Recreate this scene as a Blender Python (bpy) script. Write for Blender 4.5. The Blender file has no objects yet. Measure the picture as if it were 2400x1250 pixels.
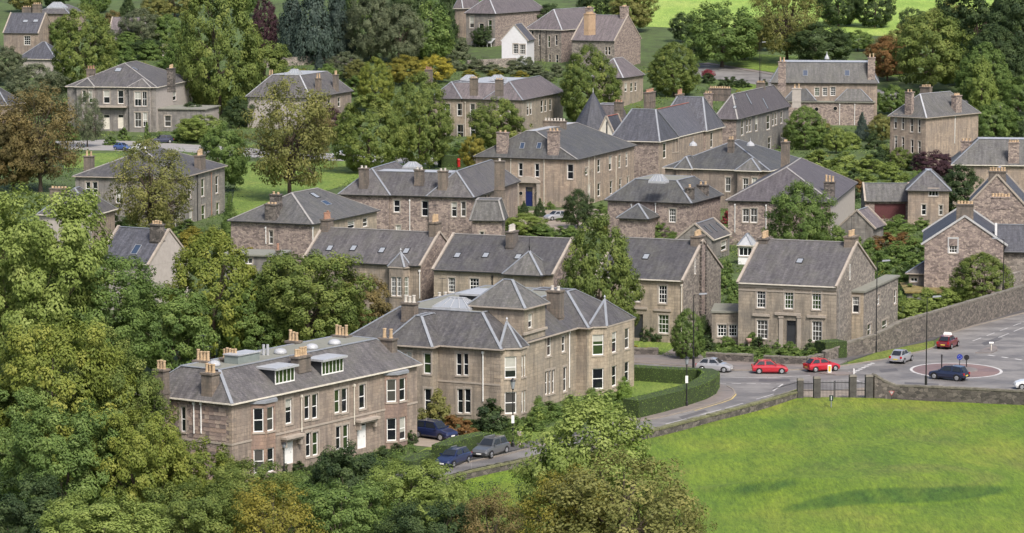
import bpy, math, random
import numpy as np
from mathutils import Vector, Matrix
from mathutils.geometry import tessellate_polygon

R = math.radians
SC = bpy.context.scene
COL = SC.collection

# ------------------------------------------------------------------ camera, sky, sun, exposure
FPX, HORIZON, CAMZ = 7600.0, -260.0, 53.0           # focal length in photo pixels (2400 wide), horizon row, height
PITCH = math.atan((625 - HORIZON) / FPX)
cam_data = bpy.data.cameras.new('camera')
cam_data.sensor_width = 36.0
cam_data.lens = FPX / 2400 * 36.0
cam_data.clip_start, cam_data.clip_end = 1.0, 9000.0
cam = bpy.data.objects.new('camera', cam_data)
COL.objects.link(cam)
cam.location = (0, 0, CAMZ)
cam.rotation_euler = (math.pi / 2 - PITCH, 0, 0)
SC.camera = cam

SUN_EL, SUN_AZ = R(50), R(155)                      # azimuth clockwise from +Y; behind the camera, a little to the right
world = bpy.data.worlds.new('World')
SC.world = world
world.use_nodes = True
wn = world.node_tree
bg = wn.nodes['Background']
sky_node = wn.nodes.new('ShaderNodeTexSky')
sky_node.sky_type = 'NISHITA'
sky_node.sun_disc = False
sky_node.sun_elevation = SUN_EL
sky_node.sun_rotation = SUN_AZ
sky_node.air_density, sky_node.dust_density, sky_node.ozone_density = 0.8, 4.0, 0.6
wn.links.new(sky_node.outputs[0], bg.inputs[0])
bg.inputs[1].default_value = 0.07
sun_data = bpy.data.lights.new('sun', 'SUN')
sun_data.energy, sun_data.angle, sun_data.color = 1.5, R(14), (1.0, 0.955, 0.88)
sun = bpy.data.objects.new('sun', sun_data)
COL.objects.link(sun)
sd = Vector((math.sin(SUN_AZ) * math.cos(SUN_EL), math.cos(SUN_AZ) * math.cos(SUN_EL), math.sin(SUN_EL)))
sun.rotation_euler = sd.to_track_quat('Z', 'Y').to_euler()
SC.view_settings.view_transform = 'Standard'
SC.view_settings.look = 'None'
SC.view_settings.exposure = 1.42
SC.view_settings.gamma = 1.0
SC.view_settings.use_curve_mapping = False
cy = SC.cycles
cy.max_bounces, cy.diffuse_bounces, cy.glossy_bounces, cy.transmission_bounces, cy.transparent_max_bounces = 5, 3, 2, 3, 4
cy.use_denoising = True
cy.caustics_reflective = cy.caustics_refractive = False

# ------------------------------------------------------------------ photo pixel -> place
CC, SS = math.cos(PITCH), math.sin(PITCH)
def ray(px, py):
    x, y = px - 1200.0, 625.0 - py
    return Vector((x, FPX * CC + y * SS, y * CC - FPX * SS)).normalized()
CAM = Vector((0, 0, CAMZ))
def on_z(px, py, z):
    d = ray(px, py)
    return CAM + d * ((z - CAMZ) / d.z)
def terrain(x, y):
    if y < 258: return 0.16 * (258 - y)
    if y > 690: return 0.065 * (y - 690)
    return 0.0
def ground(px, py, dz=0.0):
    d = ray(px, py)
    best = None
    # near slope, flat, far slope: each is a plane
    for a, b, lo, hi in ((-0.16, 0.16 * 258, -1e9, 258), (0, 0, 258, 690), (0.065, -0.065 * 690, 690, 1e9)):
        den = d.z - a * d.y
        if abs(den) < 1e-9: continue
        t = (b + dz - CAMZ) / den
        p = CAM + d * t
        if t > 0 and lo - 1e-3 <= p.y <= hi + 1e-3 and (best is None or t < best[0]):
            best = (t, p)
    if best is None:
        return Vector((d.x / d.y * 1600, 1600, terrain(0, 1600) + dz))
    return best[1]
def project(p):
    v = Vector(p) - CAM
    D = v.y * CC - v.z * SS
    return 1200 + FPX * v.x / D, 625 - FPX * (v.y * SS + v.z * CC) / D
def pxm(p):                                        # photo pixels per metre at a place
    v = Vector(p) - CAM
    return FPX / (v.y * CC - v.z * SS)

# ------------------------------------------------------------------ mesh building
class MB:
    def __init__(s):
        s.v, s.f, s.m = [], [], []
    def poly(s, pts, m=0):
        i = len(s.v)
        s.v += [tuple(p) for p in pts]
        s.f.append(tuple(range(i, i + len(pts))))
        s.m.append(m)
    def box(s, x0, x1, y0, y1, z0, z1, m=0):
        s.hexa([(x0, y0, z0), (x1, y0, z0), (x1, y1, z0), (x0, y1, z0), (x0, y0, z1), (x1, y0, z1), (x1, y1, z1), (x0, y1, z1)], m)
    def hexa(s, p, m=0):
        i = len(s.v)
        s.v += [tuple(q) for q in p]
        for f in ((3, 2, 1, 0), (4, 5, 6, 7), (0, 1, 5, 4), (1, 2, 6, 5), (2, 3, 7, 6), (3, 0, 4, 7)):
            s.f.append(tuple(i + k for k in f)); s.m.append(m)
    def bar(s, a, b, w, h, m=0, up=(0, 0, 1), lift=0.0):      # a beam from a to b, w wide, h high along its own up
        a, b = Vector(a), Vector(b)
        d = (b - a).normalized()
        u = Vector(up)
        x = d.cross(u)
        if x.length < 1e-5: x = d.cross(Vector((1, 0, 0)))
        x.normalize(); u = x.cross(d).normalized()
        o = u * lift
        q = []
        for k in (-h / 2, h / 2):
            for p, sx in ((a, -1), (a, 1), (b, 1), (b, -1)):
                q.append(p + x * (sx * w / 2) + u * k + o)
        s.hexa([q[0], q[1], q[2], q[3], q[4], q[5], q[6], q[7]], m)
    def tube(s, a, b, r0, r1, n=8, m=0, caps=True):
        a, b = Vector(a), Vector(b)
        d = (b - a).normalized()
        x = d.orthogonal().normalized(); y = d.cross(x)
        i = len(s.v)
        for p, r in ((a, r0), (b, r1)):
            for k in range(n):
                t = 2 * math.pi * k / n
                s.v.append(tuple(p + x * (r * math.cos(t)) + y * (r * math.sin(t))))
        for k in range(n):
            j = (k + 1) % n
            s.f.append((i + k, i + j, i + n + j, i + n + k)); s.m.append(m)
        if caps:
            s.f.append(tuple(i + n + k for k in range(n))); s.m.append(m)
            s.f.append(tuple(i + k for k in reversed(range(n)))); s.m.append(m)
    def lathe(s, prof, c=(0, 0, 0), n=10, m=0):               # prof: (r, z) from bottom to top
        i = len(s.v)
        for r, z in prof:
            for k in range(n):
                t = 2 * math.pi * k / n
                s.v.append((c[0] + r * math.cos(t), c[1] + r * math.sin(t), c[2] + z))
        for j in range(len(prof) - 1):
            for k in range(n):
                k2 = (k + 1) % n
                s.f.append((i + j * n + k, i + j * n + k2, i + (j + 1) * n + k2, i + (j + 1) * n + k)); s.m.append(m)
        s.f.append(tuple(i + (len(prof) - 1) * n + k for k in range(n))); s.m.append(m)
        s.f.append(tuple(i + k for k in reversed(range(n)))); s.m.append(m)
    def mesh(s, name, mats, smooth=False):
        me = bpy.data.meshes.new(name)
        me.from_pydata(s.v, [], s.f)
        for mt in (mats if isinstance(mats, (list, tuple)) else [mats]): me.materials.append(mt)
        if isinstance(mats, (list, tuple)) and len(mats) > 1: me.polygons.foreach_set('material_index', s.m)
        uv = me.uv_layers.new(name='UVMap')
        co = s.v
        dat = []
        for p in me.polygons:
            n = p.normal
            if abs(n.z) > 0.995: u, w = Vector((1, 0, 0)), Vector((0, 1, 0))
            else:
                u = Vector((-n.y, n.x, 0)).normalized(); w = n.cross(u)
            for vi in p.vertices:
                c = co[vi]
                dat.append(c[0] * u.x + c[1] * u.y)
                dat.append(c[0] * w.x + c[1] * w.y + c[2] * w.z)
        uv.data.foreach_set('uv', dat)
        if smooth: me.polygons.foreach_set('use_smooth', [True] * len(me.polygons))
        return me
    def build(s, name, mats, parent=None, smooth=False):
        return link(name, s.mesh(name, mats, smooth), parent)

def link(name, me, parent=None):
    o = bpy.data.objects.new(name, me)
    COL.objects.link(o)
    if parent is not None: o.parent = parent
    return o
def tag(o, label, cat, group=None):
    o['label'] = label; o['category'] = cat
    if group: o['group'] = group
    return o
def thing(name, label, cat, loc=(0, 0, 0), rz=0.0, group=None):
    o = bpy.data.objects.new(name, None)
    COL.objects.link(o)
    o.location = loc; o.rotation_euler = (0, 0, rz); o.empty_display_size = 0.5
    return tag(o, label, cat, group)
def struct(o):
    o['kind'] = 'structure'; return o
def copy_tree(o, parent=None):
    c = o.copy(); COL.objects.link(c); c.parent = parent
    for ch in list(o.children): copy_tree(ch, c)
    return c

# ------------------------------------------------------------------ materials
class NT:
    def __init__(s, name, rough=0.8):
        s.m = bpy.data.materials.new(name); s.m.use_nodes = True
        s.t = s.m.node_tree; s.b = s.t.nodes['Principled BSDF']; s.out = s.t.nodes['Material Output']
        s.b.inputs['Roughness'].default_value = rough
    def n(s, typ, **kw):
        nd = s.t.nodes.new('ShaderNode' + typ)
        for k, v in kw.items():
            if k[0] == '_': setattr(nd, k[1:], v)
            else:
                key = int(k[1:]) if k[0] == 'i' and k[1:].isdigit() else k.replace('__', ' ')
                if isinstance(v, bpy.types.NodeSocket): s.t.links.new(v, nd.inputs[key])
                else: nd.inputs[key].default_value = v
        return nd
    def l(s, a, b): s.t.links.new(a, b)
    def uv(s): return s.n('TexCoord').outputs['UV']
    def obj(s): return s.n('TexCoord').outputs['Object']
    def noise(s, vec, scale, detail=4, rough=0.6):
        return s.n('TexNoise', Vector=vec, Scale=scale, Detail=detail, Roughness=rough).outputs[0]
    def scale(s, vec, sc):
        return s.n('Mapping', Vector=vec, Scale=sc).outputs[0]
    def ramp(s, fac, *stops):
        r = s.n('ValToRGB', Fac=fac); cr = r.color_ramp
        while len(cr.elements) < len(stops): cr.elements.new(0.5)
        for e, (p, c) in zip(cr.elements, stops):
            e.position = p; e.color = (*c, 1) if len(c) == 3 else c
        return r.outputs[0]
    def mix(s, fac, a, b, mode='MIX'):
        nd = s.t.nodes.new('ShaderNodeMix'); nd.data_type = 'RGBA'; nd.blend_type = mode
        for k, v in ((0, fac), (6, a), (7, b)):
            if isinstance(v, bpy.types.NodeSocket): s.t.links.new(v, nd.inputs[k])
            else: nd.inputs[k].default_value = (*v, 1) if isinstance(v, (tuple, list)) and len(v) == 3 else v
        return nd.outputs[2]
    def math(s, op, a, b=0.0):
        return s.n('Math', _operation=op, i0=a, i1=b).outputs[0]
    def bump(s, h, strength=0.4, dist=0.05):
        s.l(s.n('Bump', Height=h, Strength=strength, Distance=dist).outputs[0], s.b.inputs['Normal'])
    def col(s, c):
        if isinstance(c, bpy.types.NodeSocket): s.l(c, s.b.inputs['Base Color'])
        else: s.b.inputs['Base Color'].default_value = (*c, 1)
        return s

MATS = {}
def plain(name, c, rough=0.7, metal=0.0, coat=0.0, spec=0.5, vary=0.12):
    if name in MATS: return MATS[name]
    t = NT(name, rough)
    if vary:
        nz = t.noise(t.obj(), 1.7, 5)
        t.col(t.mix(1.0, c, t.ramp(nz, (0.3, (1 - vary,) * 3), (0.7, (1 + vary,) * 3)), 'MULTIPLY'))
    else: t.col(c)
    t.b.inputs['Metallic'].default_value = metal
    t.b.inputs['Coat Weight'].default_value = coat
    t.b.inputs['Coat Roughness'].default_value = 0.05
    t.b.inputs['Specular IOR Level'].default_value = spec
    MATS[name] = t.m
    return t.m

def ashlar(name, c1, c2, bw=0.62, bh=0.31, grime=0.5):
    t = NT(name, 0.9); uv = t.uv()
    br = t.n('TexBrick', Vector=uv, Color1=(*c1, 1), Color2=(*c2, 1), Mortar=(*[x * 0.55 for x in c1], 1), Scale=1.0,
             Mortar__Size=0.02, Mortar__Smooth=0.3, Bias=0.0, Brick__Width=bw, Row__Height=bh)
    ob = t.obj()
    big = t.noise(ob, 0.35, 6, 0.65)
    stain = t.noise(t.scale(ob, (1.6, 1.6, 0.22)), 1.0, 6, 0.7)     # weather streaks running down
    fine = t.noise(ob, 7.0, 3)
    c = t.mix(t.ramp(big, (0.35, (0, 0, 0)), (0.7, (1, 1, 1))), br.outputs[0], [x * k for x, k in zip(c2, (0.8, 0.86, 0.95))])
    c = t.mix(0.8, c, t.ramp(fine, (0.25, (0.8,) * 3), (0.75, (1.16,) * 3)), 'MULTIPLY')
    c = t.mix(t.math('MULTIPLY', t.ramp(stain, (0.44, (0, 0, 0)), (0.72, (1, 1, 1))), min(1.0, grime * 1.35)), c, (0.075, 0.068, 0.06))
    c = t.mix(1.0, c, t.ramp(t.n('ObjectInfo').outputs['Random'], (0.0, (0.88, 0.89, 0.92)), (1.0, (1.13, 1.11, 1.08))), 'MULTIPLY')
    t.col(c)
    t.bump(t.math('ADD', br.outputs[1], t.math('MULTIPLY', fine, -0.5)), 0.5, -0.02)
    MATS[name] = t.m
    return t.m

def rubble(name, ca, cb, cc, size=2.6):
    t = NT(name, 0.92); uv = t.scale(t.uv(), (1.0, 1.55, 1.0))
    warp = t.n('TexNoise', Vector=uv, Scale=1.4, Detail=2.0)
    vec = t.mix(0.12, uv, warp.outputs[1])
    vo = t.n('TexVoronoi', Vector=vec, Scale=size, Randomness=0.85)
    ve = t.n('TexVoronoi', _feature='DISTANCE_TO_EDGE', Vector=vec, Scale=size, Randomness=0.85)
    sep = t.n('SeparateColor', Color=vo.outputs['Color'])
    c = t.ramp(sep.outputs[0], (0.0, ca), (0.5, cb), (1.0, cc))
    ob = t.obj()
    c = t.mix(0.75, c, t.ramp(t.noise(ob, 6.0, 4), (0.25, (0.65,) * 3), (0.75, (1.25,) * 3)), 'MULTIPLY')
    c = t.mix(t.ramp(t.noise(ob, 0.4, 5), (0.5, (0, 0, 0)), (0.85, (0.35, 0.35, 0.35))), c, [x * 0.6 for x in ca])
    edge = t.ramp(ve.outputs[0], (0.0, (0, 0, 0)), (0.07, (1, 1, 1)))
    c = t.mix(edge, [x * 0.62 for x in cb], c)
    t.col(c); t.bump(edge, 0.6, 0.04)
    MATS[name] = t.m
    return t.m

def slate(name, ca, cb, moss=0.45):
    t = NT(name, 0.62); uv = t.uv(); ob = t.obj()
    br = t.n('TexBrick', Vector=uv, Color1=(*ca, 1), Color2=(*cb, 1), Mortar=(*[x * 0.55 for x in ca], 1), Scale=1.0,
             Mortar__Size=0.012, Mortar__Smooth=0.2, Brick__Width=0.34, Row__Height=0.24)
    big = t.noise(ob, 0.45, 6, 0.7)
    streak = t.noise(t.scale(uv, (2.2, 0.3, 1)), 1.0, 5, 0.65)
    c = t.mix(0.95, br.outputs[0], t.ramp(streak, (0.25, (0.5,) * 3), (0.75, (1.55,) * 3)), 'MULTIPLY')
    c = t.mix(1.0, c, t.ramp(t.n('ObjectInfo').outputs['Random'], (0.0, (0.76, 0.77, 0.8)), (1.0, (1.36, 1.31, 1.26))), 'MULTIPLY')
    c = t.mix(t.math('MULTIPLY', t.ramp(big, (0.45, (0, 0, 0)), (0.72, (1, 1, 1))), moss), c, (0.13, 0.127, 0.1))
    c = t.mix(0.8, c, t.ramp(t.noise(ob, 3.2, 5, 0.75), (0.25, (0.62,) * 3), (0.75, (1.38,) * 3)), 'MULTIPLY')
    t.col(c); t.bump(br.outputs[1], 0.7, -0.03)
    MATS[name] = t.m
    return t.m

REDASH = ashlar('ashlar_red', (0.4, 0.275, 0.2), (0.27, 0.185, 0.145), 0.62, 0.33)
WARM = ashlar('ashlar_warm', (0.43, 0.355, 0.275), (0.29, 0.235, 0.18), 0.75, 0.36)
TAN = ashlar('ashlar_tan', (0.45, 0.375, 0.285), (0.32, 0.265, 0.2), 0.75, 0.36, grime=0.5)
PINK = ashlar('ashlar_pink', (0.43, 0.345, 0.268), (0.29, 0.225, 0.176), 0.62, 0.33)
GREY = ashlar('ashlar_grey', (0.31, 0.285, 0.255), (0.205, 0.188, 0.172), 0.75, 0.36, grime=0.6)
SILL = plain('dressed_stone', (0.34, 0.295, 0.25), 0.85)
RED_STONE = plain('red_dressed_stone', (0.33, 0.19, 0.125), 0.85)
RUB = rubble('rubble_pink', (0.15, 0.12, 0.112), (0.29, 0.232, 0.208), (0.4, 0.325, 0.275), 3.1)
RUBG = rubble('rubble_grey', (0.14, 0.125, 0.112), (0.25, 0.222, 0.195), (0.36, 0.315, 0.27), 3.1)
RUBW = rubble('rubble_wall', (0.08, 0.072, 0.065), (0.15, 0.132, 0.115), (0.23, 0.2, 0.17), 3.0)
RUBD = rubble('rubble_dark', (0.06, 0.055, 0.05), (0.12, 0.105, 0.095), (0.2, 0.175, 0.155), 2.2)
HARL = plain('harling', (0.37, 0.335, 0.31), 0.95)
WHITE_WALL = plain('white_render', (0.6, 0.6, 0.62), 0.9, vary=0.06)
SL = slate('slate_grey', (0.09, 0.087, 0.091), (0.063, 0.061, 0.066))
SLB = slate('slate_blue', (0.076, 0.079, 0.096), (0.055, 0.058, 0.072), 0.1)
SLP = slate('slate_purple', (0.125, 0.11, 0.116), (0.09, 0.08, 0.087), 0.12)
SLG = slate('slate_green', (0.096, 0.096, 0.097), (0.068, 0.069, 0.071), 0.45)
FELT = plain('roofing_felt', (0.2, 0.2, 0.17), 0.9)
LEAD = plain('lead_flashing', (0.23, 0.245, 0.27), 0.45)
LEADW = plain('pale_lead', (0.37, 0.38, 0.4), 0.4)
RIDGE = plain('ridge_stone', (0.27, 0.26, 0.25), 0.8)
RIDGER = plain('ridge_red_tile', (0.33, 0.12, 0.085), 0.75)
WHITE = plain('white_paint', (0.78, 0.78, 0.76), 0.45, vary=0.04)
CREAM = plain('cream_paint', (0.62, 0.58, 0.5), 0.55)
POT = plain('chimney_pot_buff', (0.44, 0.32, 0.2), 0.8, vary=0.3)
POTR = plain('chimney_pot_red', (0.34, 0.19, 0.13), 0.8, vary=0.3)
POTW = plain('chimney_pot_white', (0.5, 0.47, 0.42), 0.7, vary=0.1)
STACK = ashlar('chimney_stone', (0.265, 0.21, 0.16), (0.17, 0.14, 0.115), 0.45, 0.27, 0.95)
BLACK = plain('black_iron', (0.015, 0.015, 0.017), 0.4, vary=0)
DKGREY = plain('dark_grey_cladding', (0.03, 0.032, 0.037), 0.6)
def glass(name, c, rough=0.06):
    t = NT(name, rough); t.col(c); t.b.inputs['Specular IOR Level'].default_value = 0.55; MATS[name] = t.m; return t.m
GLASS = glass('window_glass', (0.012, 0.014, 0.018))
GLASS2 = glass('window_glass_curtained', (0.06, 0.058, 0.055), 0.1)
GLASSG = glass('window_glass_green', (0.03, 0.05, 0.02), 0.1)
BLIND = plain('window_blind', (0.38, 0.38, 0.34), 0.5)
ROOFGLASS = glass('rooflight_glass', (0.27, 0.29, 0.32), 0.15)
DARKGLASS = glass('rooflight_dark_glass', (0.04, 0.06, 0.1), 0.08)
# ------------------------------------------------------------------ windows, doors, walls with openings
RND = random.Random(7)
ZOOM = {0: (0, 0), 1: (0, 0), 2: (600, 0), 3: (1200, 0), 4: (1700, 0), 5: (0, 330), 6: (600, 330), 7: (1100, 330), 8: (1700, 330),
        9: (300, 700), 10: (800, 640), 11: (1400, 550), 12: (1700, 630)}
ZK = 2083 / 700.0
def zp(k, x, y):
    if k == 0: return (x, y)
    o = ZOOM[k]
    return (o[0] + x / ZK, o[1] + y / ZK)

def frame_mesh(w, h, style):
    """A window of w x h in its own frame: x along the wall, z up, outside towards -y; origin at the bottom left of the opening."""
    m = MB()
    t, d = min(0.09, w * 0.12), 0.07
    m.box(0, t, 0, d, 0, h); m.box(w - t, w, 0, d, 0, h)
    m.box(t, w - t, 0, d, 0, t * 1.3); m.box(t, w - t, 0, d, h - t, h)
    def vb(x, z0, z1, b=0.045): m.box(x - b / 2, x + b / 2, 0.012, d - 0.01, z0, z1)
    def hb(z, b=0.045): m.box(t, w - t, 0.01, d - 0.008, z - b / 2, z + b / 2)
    if style in ('sash', 'sashv', 'geo', 'geot'): hb(h * 0.5, 0.08)
    if style == 'sashv': vb(w / 2, t * 1.3, h - t)
    if style == 'geo':
        for k in (1, 2): vb(w * k / 3, t * 1.3, h - t, 0.04)
        for k in (0.25, 0.75): hb(h * k, 0.04)
    if style == 'geot':
        for k in (1, 2, 3): vb(w * k / 4, h / 2, h - t, 0.04)
        hb(h * 0.75, 0.04)
    if style == 'case':
        n = max(2, round(w / 0.6))
        for k in range(1, n): vb(w * k / n, t * 1.3, h - t, 0.08)
    if style == 'grid':
        n = max(2, round(w / 0.4))
        for k in range(1, n): vb(w * k / n, t * 1.3, h - t, 0.05)
        for k in (1, 2): hb(h * k / 3, 0.05)
    if style == 'door':
        m.box(t, w - t, 0.02, 0.06, 0, h * 0.76)
        hb(h * 0.78, 0.08)
        for z0, z1 in ((0.12, 0.32), (0.36, 0.7)):
            for a, b in ((0.18, 0.46), (0.54, 0.82)):
                m.box(w * a, w * b, 0.008, 0.02, h * z0, h * z1)
    if style == 'garage':
        m.box(t, w - t, 0.02, 0.06, 0, h - t)
        for k in range(1, 6): m.box(t, w - t, 0.012, 0.02, h * k / 6 - 0.03, h * k / 6 + 0.03)
    return m, t, d
def add_window(parent, o, u, w, h, style='sash', frame=None, sill=True, pane=None, name='window', recess=0.11, label=None, surround=None):
    """o: bottom left of the opening on the wall face, u: unit vector along the wall (outside on its right-hand side turned -90 deg)."""
    if w < 0.15 or h < 0.2: return None
    m, t, d = frame_mesh(w, h, style)
    frame = frame or WHITE
    f = m.build(name, frame, parent)
    rz = math.atan2(u[1], u[0])
    f.location = Vector(o) + Vector((-u[1], u[0], 0)) * recess
    f.rotation_euler = (0, 0, rz)
    if label: f['label'] = label
    if style not in ('garage',):
        g = MB()
        zb = h * 0.8 if style == 'door' else t
        y = 0.035
        g.poly([(t, y, zb), (w - t, y, zb), (w - t, y, h - t), (t, y, h - t)])
        r = RND.random()
        pm = pane or (GLASS if r < 0.7 else GLASSG if r < 0.84 else GLASS2)
        g.build('pane', pm, f)
        if style in ('sash', 'sashv') and pane is None and RND.random() < 0.16:
            b = MB(); q = h * RND.choice((0.5, 0.3, 0.62))
            b.poly([(t, y - 0.008, h - t - q), (w - t, y - 0.008, h - t - q), (w - t, y - 0.008, h - t), (t, y - 0.008, h - t)])
            b.build('blind', BLIND, f)
    if style == 'door':
        k = MB(); k.lathe([(0.03, 0), (0.045, 0.03), (0.03, 0.06)], (w * 0.8, 0.0, h * 0.4), 6); k.build('handle', BLACK, f)
    if sill and style not in ('door', 'garage'):
        s = MB(); s.box(-0.1, w + 0.1, -recess - 0.07, 0.0, -0.15, -0.003)
        s.build('sill', SILL, f)
        if recess > 0.05 and surround:
            s = MB(); a, c = -recess - 0.03, -recess + 0.03; k = 0.17
            s.box(-k, -0.004, a, c, 0, h); s.box(w + 0.004, w + k, a, c, 0, h); s.box(-k, w + k, a - 0.004, c, h + 0.004, h + 0.22)
            s.build('surround', surround, f)
    return f

def wall_face(m, o, u, width, z0, z1, holes, depth=0.16, mi=0):
    """Flat wall from o along u with rectangular holes (s0, s1, z0, z1) and their reveals."""
    o, u = Vector(o), Vector((u[0], u[1], 0))
    inn = Vector((-u.y, u.x, 0))
    P = lambda s, z, k=0.0: (o.x + u.x * s + inn.x * k, o.y + u.y * s + inn.y * k, z)
    hs = [h for h in holes if h[1] > 0.03 and h[0] < width - 0.03]
    hs = [(max(h[0], 0.02), min(h[1], width - 0.02), max(h[2], z0 + 0.02), min(h[3], z1 - 0.02)) for h in hs]
    xs = sorted({0.0, width, *[h[0] for h in hs], *[h[1] for h in hs]})
    zs = sorted({z0, z1, *[h[2] for h in hs], *[h[3] for h in hs]})
    inside = lambda s, z: any(h[0] < s < h[1] and h[2] < z < h[3] for h in hs)
    for a, b in zip(xs, xs[1:]):
        if b - a < 1e-4: continue
        run = None
        for c, d in zip(zs, zs[1:]):
            if d - c < 1e-4: continue
            if inside((a + b) / 2, (c + d) / 2):
                if run: m.poly([P(a, run), P(b, run), P(b, c), P(a, c)], mi); run = None
            elif run is None: run = c
            last = d
        if run is not None: m.poly([P(a, run), P(b, run), P(b, last), P(a, last)], mi)
    for a, b, c, d in hs:
        m.poly([P(a, c), P(b, c), P(b, c, depth), P(a, c, depth)], mi)
        m.poly([P(b, d), P(a, d), P(a, d, depth), P(b, d, depth)], mi)
        m.poly([P(a, d), P(a, c), P(a, c, depth), P(a, d, depth)], mi)
        m.poly([P(b, c), P(b, d), P(b, d, depth), P(b, c, depth)], mi)

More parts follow.
